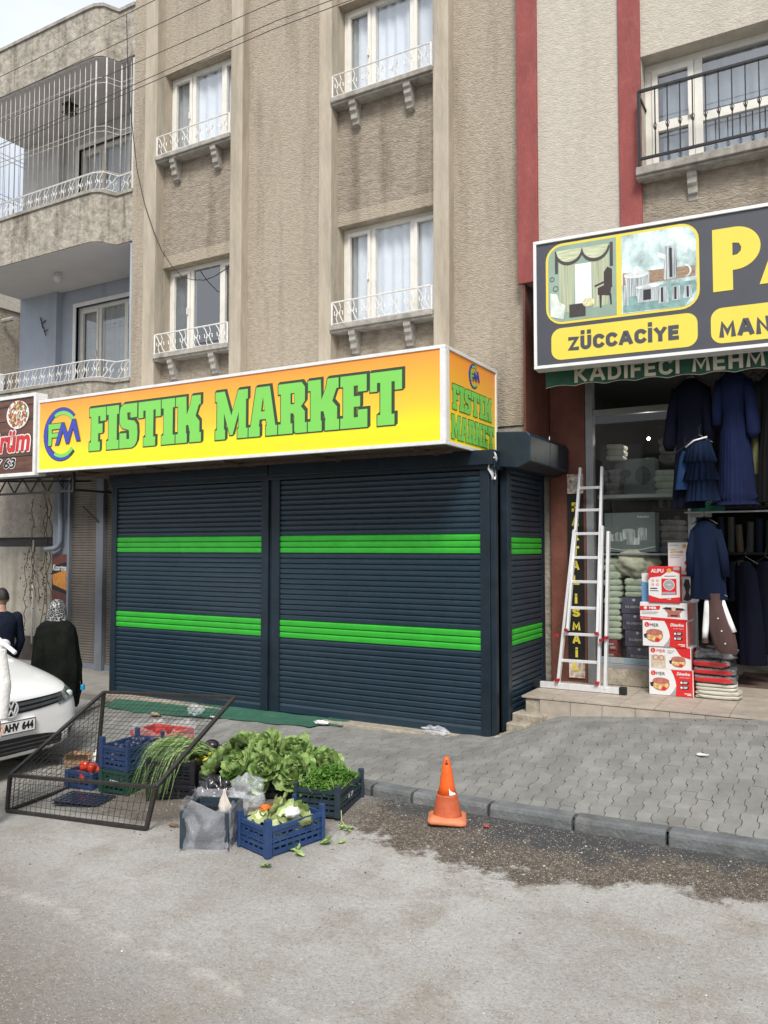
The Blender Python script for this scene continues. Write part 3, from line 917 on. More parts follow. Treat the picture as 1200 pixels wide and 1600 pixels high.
# balcony back walls
for z0, z1, m_ in ((4.52, 6.57, 'blue_wall'), (7.36, 9.41, 'grey_wall')):
    mb = MB()
    ox0, ox1, oz = -11.62, -10.0, z0 + 1.72
    mb.box(-13.0, -12.0, 9.30, 9.6, z0, z1)
    mb.box(-12.0, ox0, 9.42, 9.6, z0, z1)
    mb.box(ox0, ox1, 9.42, 9.6, oz, z1)
    mb.box(ox1, -9.04, 9.42, 9.6, z0, z1)
    mb.box(-9.10, -9.045, 8.32, 9.42, z0, z1)
    mb.build('balcony_back_wall', M[m_], B, world=True)
    f = window(B, ox0, ox1, 9.50, z0, oz, [(ox0, ox0 + .52, True), (ox0 + .52, ox0 + 1.15, False), (ox0 + 1.15, ox1, True)], M['pvc'], M['glass'],
               cur=[(ox0 + .05, ox1 - .05, M['curtain_grey'] if z0 < 5 else M['curtain'], 4)], name='balcony_door')
    mb = MB()
    mb.box(ox0 - .07, ox0, 9.40, 9.47, z0, oz + .07); mb.box(ox0, ox1, 9.40, 9.47, oz, oz + .07)
    mb.build('architrave', M['white'], f, world=True)
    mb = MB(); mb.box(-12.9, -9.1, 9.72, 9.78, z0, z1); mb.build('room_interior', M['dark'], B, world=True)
    railing(B, 0, 0, 0, z0 + .005, z0 + .27, M['white_metal'], name='balcony_railing', step=.2, pts=[(-9.07, 8.33), (-9.37, 8.33), (-9.46, 8.12), (-9.62, 8.06), (-12.96, 8.06)])
# burglar bars of the upper balcony
mb = MB(); mb.sm = True
path = [(-9.07, 8.33), (-9.37, 8.33), (-9.46, 8.12), (-9.62, 8.06), (-12.96, 8.06), (-12.96, 9.3)]
for zz in (7.66, 8.27, 8.35, 9.02, 9.10): mb.tube([(p[0], p[1] + .02, zz) for p in path], .006, 4)
for (ax, ay), (bx, by) in zip(path, path[1:]):
    L_ = math.hypot(bx - ax, by - ay); n = max(1, round(L_ / .118))
    for k in range(n):
        x = ax + (bx - ax) * k / n; y = ay + (by - ay) * k / n
        mb.tube([(x, y + .02, 7.36), (x + .004, y + .02, 9.40)], .0055 if k else .014, 5)
mb.build('security_bars', M['cage_paint'], B, world=True)
# lamps on the soffits
l_ = MB(); l_.sm = True; l_.ball((-11.16, 8.67, 6.47), .075, 14, 9); l_.tube([(-11.16, 8.67, 6.52), (-11.16, 8.67, 6.565)], .05, 12)
l_.build('ceiling_lamp', mk('frosted_globe', (.62, .62, .60), .3), B, world=True)
l_ = MB(); l_.tube([(-10.85, 8.6, 9.40), (-10.85, 8.6, 9.30)], .012, 6); l_.box(-10.94, -10.76, 8.51, 8.69, 9.27, 9.30); l_.box(-10.91, -10.79, 8.54, 8.66, 9.16, 9.27); l_.box(-10.94, -10.76, 8.51, 8.69, 9.14, 9.16)
l_.build('hanging_lantern', M['black_metal'], B, world=True)
# bird ornament on the blue wall
l_ = MB()
for x, z, s in ((-12.35, 6.02, 1), (-12.27, 5.86, .8)):
    l_.tube([(x - .05 * s, 9.28, z + .12 * s), (x, 9.27, z), (x + .09 * s, 9.28, z + .05 * s)], .012 * s, 5); l_.tube([(x, 9.27, z + .02), (x + .02, 9.28, z - .08 * s)], .012 * s, 5)
l_.build('wall_ornament', M['black_metal'], B, world=True)
# pale filler patches on the wall
# loose cable down the facade
mb = MB(); mb.sm = True
mb.tube([(-9.03, 8.12, 9.9), (-9.0, 8.12, 9.3), (-8.95, 8.12, 8.64), (-8.85, 8.12, 8.0), (-8.76, 8.12, 7.47), (-8.6, 8.12, 6.95), (-8.42, 8.12, 6.53), (-8.25, 8.12, 6.2), (-8.05, 8.12, 5.95), (-7.85, 8.12, 5.76), (-7.66, 8.12, 5.69), (-7.45, 8.12, 5.65), (-7.27, 8.12, 5.67), (-7.05, 8.13, 5.75)], .006, 4)
mb.build('cable', M['black'], B, world=True)

# ---------------------------------------------------------------- right hand building
B2 = thing('apartment_building', 'pale rendered apartment building with dark red pilasters and a black window railing', 'building', (0, 9, 0))
mb = MB()
mb.box(-2.75, -1.88, 8.185, 8.62, 4.66, TOP)
mb.box(-1.66, 3.2, 8.185, 8.62, 7.0, TOP)
mb.box(-1.88, -1.66, 8.20, 8.62, 4.66, TOP)
mb.box(-2.97, -2.75, 8.20, 8.62, 4.87, TOP)
mb.build('wall', M['stucco_pale'], B2, world=True)
mb = MB(); mb.box(-1.66, 3.2, 8.20, 8.62, 4.66, 5.72); mb.build('spandrel_wall', M['stucco_dark'], B2, world=True)
for x0, x1, z0 in ((-2.98, -2.75, 4.86), (-1.88, -1.66, 4.66)):
    mb = MB(); mb.box(x0, x1, YP - .002, 8.2, z0, TOP); mb.build('pilaster', M['red'], B2, world=True, bevel=.008)
window(B2, -1.66, .55, 8.38, 5.80, 7.0, [(-1.66, -1.14, True), (-1.14, -.02, False), (-.02, .55, True)], M['pvc'], M['glass_dark'], tbar=6.32, fw=.07, cw=.06,
       cur=[(-1.5, .4, M['curtain_grey'], 12)])
s = sill(B2, -1.69, .62, 8.02, 8.6, 5.79, M['concrete'], th=.08)
for x in (-1.18, -.15):
    bracket(s, x, 8.10, 8.21, 5.68)
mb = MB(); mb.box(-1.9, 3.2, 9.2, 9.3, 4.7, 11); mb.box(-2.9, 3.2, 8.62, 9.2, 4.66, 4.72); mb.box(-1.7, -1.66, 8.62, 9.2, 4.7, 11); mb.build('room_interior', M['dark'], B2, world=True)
rb = MB(); rb.bar((-1.66, 8.04, 6.56), (.55, 8.04, 6.56), .035, .022); rb.bar((-1.66, 8.04, 5.87), (.55, 8.04, 5.87), .03, .022)
rb.bar((-1.655, 8.04, 5.80), (-1.655, 8.04, 6.56), .028); rb.bar((-1.655, 8.04, 6.53), (-1.655, 8.38, 6.53), .02)
x = -1.50
while x < .5:
    rb.bar((x, 8.04, 5.87), (x, 8.04, 6.56), .011)
    for k in range(4):
        a = k * pi / 2
        rb.tube([(x + .018 * sin(t * pi) * cos(a + t * 3), 8.04 + .018 * sin(t * pi) * sin(a + t * 3), 6.17 + .09 * (t - .5)) for t in [i / 6 for i in range(7)]], .0038, 4)
    x += .117
rb.build('window_railing', M['black_metal'], B2, world=True)
mb = MB(); mb.box(-2.92, 3.2, 8.64, 9.0, 4.60, 4.66); mb.build('overhang_slab', M['brown'], B2, world=True)
mb = MB(); mb.box(-2.90, -2.49, 8.95, 9.25, 0, 4.6); mb.build('brick_pier', M['brown'], B2, world=True, bevel=.01)
mb = MB(); mb.box(-2.49, 3.2, 8.97, 9.2, 3.92, 4.6); mb.build('shop_lintel', M['brown'], B2, world=True)
# shop room
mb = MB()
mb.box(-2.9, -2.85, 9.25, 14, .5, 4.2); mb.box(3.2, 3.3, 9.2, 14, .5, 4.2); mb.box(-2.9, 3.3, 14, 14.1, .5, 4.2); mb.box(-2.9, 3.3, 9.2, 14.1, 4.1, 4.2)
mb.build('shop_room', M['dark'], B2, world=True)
mb = MB(); mb.box(-2.9, 3.3, 9.06, 14, .38, .5); mb.build('shop_floor', M['tile'], B2, world=True)
# shop front : jambs, transom, glass
F = MB()
F.box(-2.485, -2.40, 8.955, 9.06, .5, 3.92); F.box(-1.40, -1.33, 8.95, 9.05, .5, 3.92)
F.box(-2.40, -1.40, 8.97, 9.04, 3.49, 3.56); F.box(-2.40, -1.40, 8.97, 9.04, .68, .73)
F.build('shopfront_frame', M['alu_grey'], B2, world=True, bevel=.004)
g = MB(); g.box(-2.398, -1.402, 9.0, 9.008, .732, 3.488); g.box(-2.398, -1.402, 9.0, 9.008, 3.562, 3.918)
g.build('shop_pane', M['shopglass'], B2, world=True)
g = MB(); g.box(-2.40, -1.40, 8.96, 9.3, .50, .68); g.build('window_plinth', M['rough_stone'], B2, world=True, bevel=.005)
# step of the shop
S_ = MB()
S_.box(-2.84, 3.2, 7.90, 9.06, -.2, .475)
S_.build('shop_step', M['rough_stone'], B2, world=True, bevel=.012)
S_ = MB()
r2 = random.Random(5)
x = -2.87
while x < 3:
    w_ = .328
    for y0, y1 in ((7.875, 8.19), (8.195, 8.52), (8.525, 8.85), (8.855, 9.055)):
        dz = r2.uniform(-.0015, .0015)
        S_.box(x, x + w_ - .004, y0, y1, .477, .497 + dz)
    x += w_
S_.build('step_tiles', M['tile'], B2, world=True, bevel=.002)
S_ = MB(); x = -2.68
while x < 3:
    S_.box(x, x + .31, 7.882, 7.899, .2, .472)
    x += .314
S_.build('riser_tiles', M['tile'], B2, world=True, bevel=.002)
S_ = MB()
for bx in ((-2.95, -2.62, 7.80, 8.1, .1, .33), (-2.97, -2.75, 7.68, 7.99, 0, .25), (-3.0, -2.86, 7.40, 7.75, 0, .165)):
    S_.T = Matrix.Translation((bx[0], bx[2], 0)) @ Matrix.Rotation(R(-7), 4, 'Z')
    S_.box(0, bx[1] - bx[0], 0, bx[3] - bx[2], bx[4], bx[5])
S_.build('broken_step', M['rough_stone'], B2, world=True, bevel=.015)

# ---------------------------------------------------------------- ground floor at the far left
G1 = thing('corner_pier', 'blue grey pier with a bent drainpipe beside the grey shutters', 'pier', (-11.2, 8.95, 0))
mb = MB(); mb.box(-11.50, -11.06, 8.93, 9.3, -.3, 3.34); mb.build('shaft', M['col_blue'], G1, world=True)
mb = MB(); mb.sm = True
mb.tube([(-11.22, 8.86, 3.4), (-11.22, 8.86, 2.12), (-11.25, 8.85, 2.04), (-11.32, 8.84, 2.0), (-11.52, 8.80, 1.98)], .042, 10)
mb.build('drainpipe', M['pipe'], G1, world=True)
for x0, x1, lab in ((-11.02, -10.36, 'wide dusty grey roller shutter between two blue grey posts'), (-10.18, -8.6, 'narrow grey roller shutter half hidden behind the market front')):
    t = thing('grey_shutter', lab, 'roller shutter', ((x0 + x1) / 2, 8.9, .05), group='grey roller shutters')
    mb = MB(); mb.sm = False
    z = .16; P = []
    while z < 3.2:
        P += [(8.93, z), (8.915, z + .006), (8.912, z + .026), (8.93, z + .034)]
        z += .042
    mb.add([(x, p[0], p[1]) for x in (x0, x1) for p in P], [(i, len(P) + i, len(P) + i + 1, i + 1) for i in range(len(P) - 1)])
    mb.build('slats', M['greyshut'], t, world=True)
    mb = MB(); mb.box(x0, x1, 8.90, 8.94, .05, .16); mb.build('bottom_rail', M['post_grey'], t, world=True)
t = thing('steel_post', 'blue grey steel post standing between the two grey shutters', 'post', (-10.26, 8.88, 0))
mb = MB(); mb.box(-10.35, -10.19, 8.84, 8.93, 0, 3.3); mb.build('shaft', M['post_grey'], t, world=True, bevel=.006)
mb = MB(); mb.tube([(-10.28, 8.83, 2.42), (-10.62, 8.80, 2.68)], .012, 5); mb.build('hook', M['dark_steel'], t, world=True)
t = thing('steel_post', 'slim pale grey post at the left edge of the wide grey shutter', 'post', (-11.04, 8.88, 0))
mb = MB(); mb.box(-11.06, -11.01, 8.86, 8.93, 0, 3.3); mb.build('shaft', M['pipe'], t, world=True, bevel=.006)

NB = thing('side_wall_building', 'old plastered wall of the neighbouring house with a dark ledge and creeper', 'building', (-14, 9.5, 0))
mb = MB(); mb.box(-26, -11.5, 9.45, 9.8, 2.2, 3.6); mb.build('upper_wall', M['plaster_rough'], NB, world=True)
mb = MB(); mb.box(-26, -11.5, 9.47, 9.8, .42, 2.03); mb.build('wall', M['plaster'], NB, world=True)
mb = MB(); mb.box(-26, -11.5, 9.52, 9.8, 2.03, 2.2); mb.build('ledge', M['dark_steel'], NB, world=True)
mb = MB(); mb.box(-26, -11.5, 9.42, 9.8, -.8, .42); mb.build('plinth', mk('dark_plinth', (.07, .062, .055), .9, .3, 4), NB, world=True)
N2 = thing('neighbour_house', 'brown rendered house with a pale parapet seen past the end of the blue balcony', 'building', (-17, 14, 0))
mb = MB(); mb.box(-22, -15.02, 10.0, 20, 0, 6.98); mb.build('wall', M['stucco_dark'], N2, world=True)
mb = MB(); mb.box(-22.02, -14.98, 9.96, 20.02, 6.98, 7.27); mb.build('parapet', M['stucco_pale'], N2, world=True)
mb = MB(); mb.tube([(-14.95, 10.3, 6.7), (-14.6, 10.3, 6.7)], .05, 8); mb.build('roof_spout', M['concrete'], N2, world=True)
mb = MB(); mb.box(-15.0, -14.96, 9.97, 10.35, 4.9, 5.6); mb.build('shutter_frame', M['white'], N2, world=True)

# creeper on the old wall
cp = thing('climbing_vine', 'dry bare creeper hanging down the old plastered wall', 'plant', (-12.5, 9.4, 0))
r2 = random.Random(8)
mb = MB(); lf = MB()
for s in range(7):
    x = -12.15 - r2.uniform(0, .6); z = r2.uniform(2.6, 3.1) if s < 4 else 2.1
    P = []
    while z > (.55 if s < 4 else 1.0):
        P.append((x, 9.36 - r2.uniform(0, .05), z)); x += r2.uniform(-.06, .06); z -= r2.uniform(.08, .16)
        for _ in range(3 if 1.1 < z < 2.1 else 1):
            a = r2.uniform(0, 6.3); c = Vector((x + r2.uniform(-.12, .12), 9.34 - r2.uniform(0, .08), z + r2.uniform(-.06, .06))); q = r2.uniform(.012, .03)
            lf.add([c + Vector((q * cos(a), 0, q * sin(a))), c + Vector((-q * sin(a) * .6, -.01, q * cos(a) * .6)), c - Vector((q * cos(a), 0, q * sin(a))), c + Vector((q * sin(a) * .6, .01, -q * cos(a) * .6))], [(0, 1, 2, 3)])
    if len(P) > 1: mb.tube(P, .007, 4)
mb.build('stem', mk('vine_stem', (.12, .09, .06), .9), cp, world=True)
lf.build('leaves', mk('dry_leaves', (.10, .085, .04), .9, .4, 30), cp, world=True)
t = MB(); t.sm = True; t.tube([(-12.6, 9.38, .3), (-12.6, 9.38, 2.15)], .016, 6)
tag(t.build('conduit_pipe', M['white_metal']), 'thin pale conduit running up the old plastered wall', 'pipe')

# poster on the pier
po = thing('food_poster', 'narrow snack bar poster with fries and meatball pictures on the pier', 'poster', (-11.28, 8.91, .3))
mb = MB(); mb.box(-11.48, -11.08, 8.905, 8.92, .3, 1.9); mb.build('panel', mk('poster_wood', (.12, .035, .025), .5, .4, 9, st=(3, 1, .4)), po, world=True)
mb = MB()
for z in (1.68, .98): mb.prism([(-11.47, z - .36), (-11.09, z - .44), (-11.09, z + .1), (-11.47, z + .02)], 8.900, 8.904)
mb.build('black_field', M['black'], po, world=True)
r2 = random.Random(4)
mb = MB(); mb.prism([(-11.46, 1.56), (-11.09, 1.66), (-11.09, 1.30), (-11.44, 1.40)], 8.897, 8.8995)
mb.build('fries_picture', mk('fries', (.62, .25, .04), .5, .45, 26, st=(2.5, 1, .6)), po, world=True)
mb = MB(); mb.prism([(-11.46, .86), (-11.09, .98), (-11.09, .60), (-11.30, .68)], 8.897, 8.8995)
mb.build('meatball_picture', mk('meatballs', (.35, .10, .04), .5, .3, 14, col2=(.45, .55, .12)), po, world=True)
mb = MB(); text(mb, 'Kızartma', -11.45, -11.11, 1.63, 1.73, 8.896, .02, .2); text(mb, 'Köfte', -11.44, -11.22, .93, 1.04, 8.896, .02, .2)
mb.build('lettering', M['white'], po, world=True)

# houses across the street (behind the photographer), they reflect in the shop glass
OB = thing('apartment_building', 'plain cream house across the street behind the viewer', 'building', (-3, -10, 0))
mb = MB(); mb.box(-30, 14, -14, -9, -.6, 6.2); mb.build('wall', M['stucco_pale'], OB, world=True)
mb = MB()
for i in range(10):
    for z in (.6, 3.5): mb.box(-26 + 4 * i, -24.4 + 4 * i, -9.0, -8.96, z, z + 1.6)
mb.build('window', mk('far_glass', (.16, .17, .18), .3), OB, world=True)
mb = MB(); mb.box(-6.9, -5.6, -9, -8.6, 4.1, 5.4); mb.build('air_conditioner', M['white'], OB, world=True)
M['grey_cable'] = mk('weathered_cable', (.07, .066, .06), .7)
# ================================================================ market front
MK = thing('market_front', 'dark blue market front closed with roller shutters that carry green stripes', 'shop front', (-5.7, 8.2, 0))
def shutter(parent, p0, p1, z0, z1, bands, nrm):
    """slatted curtain between plan points p0 and p1; nrm points outwards"""
    nx, ny = nrm
    def strip(za, zb, mat, name, par, push=0.0):
        mb = MB(); mb.sm = False
        P = []
        n = max(1, round((zb - za) / .0605)); h = (zb - za) / n
        for k in range(n):
            z = za + k * h
            P += [(-.004, z), (.010, z + .0025), (.0155, z + .007), (.0175, z + h * .45), (.0165, z + h * .72), (.0125, z + h * .82), (.004, z + h * .90), (-.004, z + h * .93), (-.0045, z + h)]
        vs = [(p[0] + nx * (q[0] + push), p[1] + ny * (q[0] + push), q[1]) for p in (p0, p1) for q in P]
        mb.add(vs, [(i, len(P) + i, len(P) + i + 1, i + 1) for i in range(len(P) - 1)])
        return mb.build(name, mat, par, world=True)
    zs = [z0 + .1] + [v for b in bands for v in b] + [z1]
    root = strip(zs[0], zs[1], M['navy'], 'roller_shutter', parent)
    for i in range(2, len(zs) - 1, 2):
        strip(zs[i], zs[i + 1], M['navy'], 'slats', root)
    for b in bands: strip(b[0], b[1], M['green_paint'], 'green_stripe', root, .0008)
    mb = MB()
    mb.add([(p[0] + nx * o, p[1] + ny * o, z) for p in (p0, p1) for (o, z) in ((-.01, z0), (.016, z0), (.016, z0 + .07), (.006, z0 + .098), (-.01, z0 + .098))],
           [(i, (i + 1) % 5, 5 + (i + 1) % 5, 5 + i) for i in range(5)])
    mb.build('bottom_rail', M['navy'], root, world=True, fixn=True)
    return root
SY = 7.54
BANDS = ((.965, 1.175), (1.945, 2.15))
shutter(MK, (-8.40, SY), (-5.94, SY), .09, 2.80, BANDS, (0, -1))
shutter(MK, (-5.70, SY), (-3.15, SY), .115, 2.80, BANDS, (0, -1))
s3 = shutter(MK, (-2.985, 7.83), (-2.985, 8.84), .12, 2.90, ((.99, 1.165), (1.935, 2.12)), (1, 0))
def post(x0, x1, y0, y1, z0, z1, groove=0):
    mb = MB()
    mb.box(x0, x1, y0, y1, z0, z1)
    return mb.build('post', M['navy_box'], MK, world=True, bevel=.006)
post(-8.49, -8.39, SY - .035, SY + .05, .04, 2.86)
post(-5.955, -5.85, SY - .035, SY + .05, .07, 2.86)
post(-5.79, -5.685, SY - .035, SY + .05, .07, 2.86)
post(-5.85, -5.79, SY - .005, SY + .06, .07, 2.86)
post(-3.165, -3.06, SY - .035, SY + .05, .1, 2.9)
post(-3.06, -3.0, SY - .02, SY + .05, .1, 2.9)
post(-3.03, -2.955, 7.74, 7.845, .1, 2.9)
post(-3.04, -2.965, 8.83, 8.945, .2, 2.9)
mb = MB(); mb.box(-8.49, -2.99, SY - .06, SY + .3, 2.80, 2.99); mb.box(-8.49, -5.82, SY - .09, SY - .06, 2.86, 2.99); mb.box(-5.80, -3.0, SY - .10, SY - .06, 2.84, 2.99)
mb.build('fascia', M['navy_box'], MK, world=True, bevel=.006)
mb = MB(); mb.box(-8.46, -3.03, 7.66, 7.72, .05, 2.8); mb.box(-3.08, -3.03, 7.66, 8.9, .05, 2.9); mb.box(-8.46, -8.4, 7.6, 8.9, .05, 2.9)
mb.build('inner_wall', M['black'], MK, world=True)
mb = MB(); mb.box(-9.0, -3.27, 6.95, 9.0, 3.0, 3.06); mb.build('roof_sheet', M['rust'], MK, world=True)
# folded housing over the side shutter
mb = MB()
prof = [(-3.03, 2.83), (-2.80, 2.81), (-2.67, 2.87), (-2.665, 3.13), (-2.70, 3.17), (-3.03, 3.19)]
rings = [[(p[0] - o_, y, p[1]) for p in prof] for y, o_ in ((7.62, 0), (8.25, .004), (8.26, 0), (8.93, .003))]
mb.loft(rings)
mb.build('shutter_housing', M['navy_box'], MK, world=True, fixn=True, bevel=.008)
# torn foil hanging from the corner
mb = MB()
r2 = random.Random(2)
mb.grid(lambda u, v: (-3.05 + .06 * u + .02 * sin(v * 9), 7.50 + .03 * sin(u * 5 + v * 7), 2.97 - .28 * v + .02 * noise.noise((u * 4, v * 6, 1))), 4, 8)
mb.build('torn_foil', M['alu'], MK, world=True)

# ---------------------------------------------------------------- lightbox sign
SG = thing('shop_sign', 'long orange and yellow lightbox sign of the market with green slab lettering', 'shop sign', (-6, 7.4, 2.98))
SX0, SX1, SYF, SYB, SZ0, SZ1 = -9.10, -3.21, 6.80, 8.12, 2.985, 3.935
def ygrad(name):
    m = bpy.data.materials.new(name); m.use_nodes = True
    t = m.node_tree; N = t.nodes.new; L = t.links.new; b = t.nodes['Principled BSDF']
    b.inputs['Roughness'].default_value = .32
    tx = N('ShaderNodeTexCoord'); sp = N('ShaderNodeSeparateXYZ'); L(tx.outputs['Object'], sp.inputs[0])
    r = N('ShaderNodeMapRange'); L(sp.outputs[2], r.inputs[0]); r.inputs[1].default_value = .05; r.inputs[2].default_value = .9
    c = N('ShaderNodeValToRGB'); L(r.outputs[0], c.inputs[0])
    c.color_ramp.elements[0].color = (.88, .72, .02, 1)
    c.color_ramp.elements[1].color = (.90, .32, .045, 1)
    e = c.color_ramp.elements.new(.45); e.color = (.93, .56, .04, 1)
    e = c.color_ramp.elements.new(.2); e.color = (.93, .76, .02, 1)
    n = N('ShaderNodeTexNoise'); n.inputs['Scale'].default_value = 3; n.inputs['Detail'].default_value = 8; L(tx.outputs['Object'], n.inputs['Vector'])
    m2 = N('ShaderNodeMapRange'); L(n.outputs[0], m2.inputs[0]); m2.inputs[1].default_value = .55; m2.inputs[2].default_value = .8; m2.inputs[4].default_value = .35
    x = N('ShaderNodeMix'); x.data_type = 'RGBA'; L(m2.outputs[0], x.inputs[0]); L(c.outputs[0], x.inputs[6]); x.inputs[7].default_value = (.62, .45, .12, 1)
    L(x.outputs[2], b.inputs['Base Color'])
    return m
yg = ygrad('orange_yellow_print')
mb = MB(); mb.box(SX0 + .03, SX1 - .03, SYF + .012, SYF + .03, SZ0 + .03, SZ1 - .03)
fp = mb.build('front_panel', yg, SG, world=True)
mb = MB(); mb.box(SX1 - .03, SX1 - .012, SYF + .03, SYB - .03, SZ0 + .03, SZ1 - .03)
sp_ = mb.build('side_panel', yg, SG, world=True)
mb = MB(); t_ = .035
mb.box(SX0, SX1, SYF, SYF + .05, SZ1 - t_, SZ1); mb.box(SX0, SX1, SYF, SYF + .05, SZ0, SZ0 + t_)
mb.box(SX0, SX0 + .03, SYF, SYF + .05, SZ0 + t_, SZ1 - t_); mb.box(SX1 - .06, SX1, SYF, SYF + .012, SZ0 + t_, SZ1 - t_)
mb.box(SX1 - .028, SX1, SYF + .05, SYB, SZ1 - t_, SZ1); mb.box(SX1 - .028, SX1, SYF + .05, SYB, SZ0, SZ0 + t_)
mb.box(SX1 - .012, SX1, SYF + .02, SYF + .09, SZ0 + t_, SZ1 - t_); mb.box(SX1 - .028, SX1, SYB - .035, SYB, SZ0 + t_, SZ1 - t_)
mb.box(SX0, SX1 - .03, SYF + .05, SYB, SZ1 - .012, SZ1 - .002)
mb.build('frame', M['sign_white'], SG, world=True, bevel=.003)
mb = MB(); mb.box(SX0 + .01, SX1 - .03, SYF + .05, SYB, SZ0 + .004, SZ0 + .014)
for x in (-8.4, -7.2, -6.0, -4.8, -3.6): mb.bar((x, SYF + .06, SZ0 - .012), (x, SYB, SZ0 - .012), .03)
mb.bar((SX0, SYF + .35, SZ0 - .03), (SX1 - .1, SYF + .35, SZ0 - .03), .03)
mb.build('underside', M['rust'], SG, world=True)
fill, line = MB(), MB()
slab_word(fill, line, 'FISTIK', -8.12, -6.27, 3.21, 3.745, SYF + .012)
slab_word(fill, line, 'MARKET', -6.06, -3.68, 3.21, 3.745, SYF + .012)
line.build('lettering_outline', M['sline'], SG, world=True); fill.build('lettering', M['sgreen'], SG, world=True)
def logo(cx, cz, r, y, T=None):
    bl, gr, ln = MB(T), MB(T), MB(T)
    o = r * .03
    ln.prism(arc(cx, cz, r * .78 - o, r + o, 42, 318), y - .001, y)
    bl.prism(arc(cx, cz, r * .80, r, 44, 300), y - .003, y - .0015)
    gr.prism(arc(cx + r * .04, cz, r * .74, r * .88, 25, 120), y - .005, y - .0035)
    gr.prism(arc(cx + r * .04, cz, r * .74, r * .88, 240, 318), y - .0052, y - .0037)
    u = lambda P: [(cx + p[0] * r, cz + p[1] * r) for p in P]
    FF = [(-.72, -.40), (-.55, -.40), (-.53, -.10), (-.12, -.10), (-.08, .06), (-.53, .06), (-.53, .22), (.02, .22), (.10, .42), (-.72, .42)]
    MM = [(-.30, -.38), (-.12, -.38), (.10, .12), (.30, -.36), (.44, -.36), (.66, .20), (.88, -.30), (1.06, -.30), (.80, .50), (.62, .50), (.38, -.02), (.16, .42), (.04, .42)]
    ln.prism(u(grow(FF, .03)), y - .006, y - .0055); gr.prism(u(FF), y - .0075, y - .0065)
    ln.prism(u(grow(MM, .03)), y - .009, y - .008); bl.prism(u(MM), y - .011, y - .010)
    return bl, gr, ln
for p_, T, a in ((SG, None, (-8.645, 3.46, .34, SYF + .012)), (SG, Matrix.Translation((SX1 - .012, 0, 0)) @ Matrix.Rotation(pi / 2, 4, 'Z'), (7.50, 3.755, .125, 0))):
    bl, gr, ln = logo(*a, T=T)
    q = bl.build('logo', M['sblue'], p_, world=True); gr.build('logo_green', M['sgreen'], q, world=True); ln.build('logo_outline', M['sline'], q, world=True)
T = Matrix.Translation((SX1 - .012, 0, 0)) @ Matrix.Rotation(pi / 2, 4, 'Z')
fill, line = MB(T), MB(T)
slab_word(fill, line, 'FISTIK', 6.97, 7.97, 3.345, 3.59, 0, .0045, .007)
slab_word(fill, line, 'MARKET', 6.95, 8.03, 3.055, 3.29, 0, .0045, .007)
line.build('lettering_outline', M['sline'], SG, world=True); fill.build('lettering', M['sgreen'], SG, world=True)

# ---------------------------------------------------------------- wooden snack bar sign (left)
BS = thing('snack_bar_sign', 'brown wood print snack bar sign with red lettering in a white frame', 'shop sign', (-10.4, 6.85, 2.96))
def woodmat():
    m = mk('wood_print', (.11, .045, .028), .4, .45, 5, st=(.5, 1, 3.2), detail=9)
    return m
mb = MB(); mb.box(-11.9, -9.16, 6.80, 6.95, 3.0, 4.0); mb.build('panel', woodmat(), BS, world=True)
mb = MB()
for z in (3.22, 3.45, 3.70, 3.90): mb.box(-11.9, -9.16, 6.796, 6.80, z, z + .008)
mb.build('plank_lines', M['black'], BS, world=True)
mb = MB(); mb.box(-11.95, -9.12, 6.78, 6.96, 4.0, 4.045); mb.box(-11.95, -9.12, 6.78, 6.96, 2.955, 3.0); mb.box(-9.165, -9.12, 6.78, 6.96, 3.0, 4.0)
mb.build('frame', M['sign_white'], BS, world=True, bevel=.003)
mb = MB(); text(mb, 'Dürüm', -10.35, -9.24, 3.28, 3.60, 6.790, .03, .15); o = mb.build('lettering', mk('red_letter', (.55, .02, .02), .4), BS, world=True)
mb = MB(); text(mb, 'Dürüm', -10.37, -9.22, 3.265, 3.615, 6.793, .07, .15); text(mb, '7 63', -9.98, -9.52, 3.06, 3.21, 6.793, .07, .2); mb.build('lettering_outline', M['white'], BS, world=True)
mb = MB(); text(mb, '7 63', -9.97, -9.53, 3.07, 3.20, 6.790, .02, .2); mb.build('number', M['black'], BS, world=True)
# wrap picture : plate, chunks of meat, greens
r2 = random.Random(21)
pl = MB(); pl.prism(circ(-9.50, 3.78, .23, .19, 28), 6.788, 6.796)
w_ = pl.build('plate_picture', M['white'], BS, world=True)
for nm, col, n_ in (('meat_picture', (.42, .09, .03), 90), ('bread_picture', (.62, .40, .18), 40), ('salad_picture', (.10, .22, .04), 40)):
    c_ = MB()
    for k in range(n_):
        a, rr_ = r2.uniform(0, 6.3), r2.uniform(0, 1) ** .5
        x, z = -9.50 + .20 * rr_ * cos(a), 3.79 + .17 * rr_ * sin(a)
        s_ = r2.uniform(.012, .03); b_ = r2.uniform(0, 3)
        y = 6.787 - r2.uniform(0, .006)
        P = [(x + s_ * cos(b_ + q) * (1 if i % 2 else .5), z + s_ * sin(b_ + q)) for i, q in enumerate((0, 1.5, 3.1, 4.6))]
        c_.add([(p[0], y, p[1]) for p in P], [(0, 1, 2, 3)])
    c_.build(nm, mk(nm, col, .5, .35, 40), w_, world=True)
TR = thing('lattice_beam', 'black steel lattice beam carrying the signs at the left', 'beam', (-10.2, 7, 2.7))
mb = MB(); mb.bar((-13.5, 7.0, 2.95), (-8.9, 7.0, 2.95), .03); mb.bar((-13.5, 7.0, 2.745), (-8.62, 7.0, 2.745), .028)
x = -13.4
while x < -8.8:
    mb.bar((x, 7.0, 2.95), (x + .17, 7.0, 2.75), .016); mb.bar((x + .17, 7.0, 2.75), (x + .34, 7.0, 2.95), .016); x += .34
mb.bar((-8.63, 7.0, 2.745), (-8.63, 7.0, 3.0), .03)
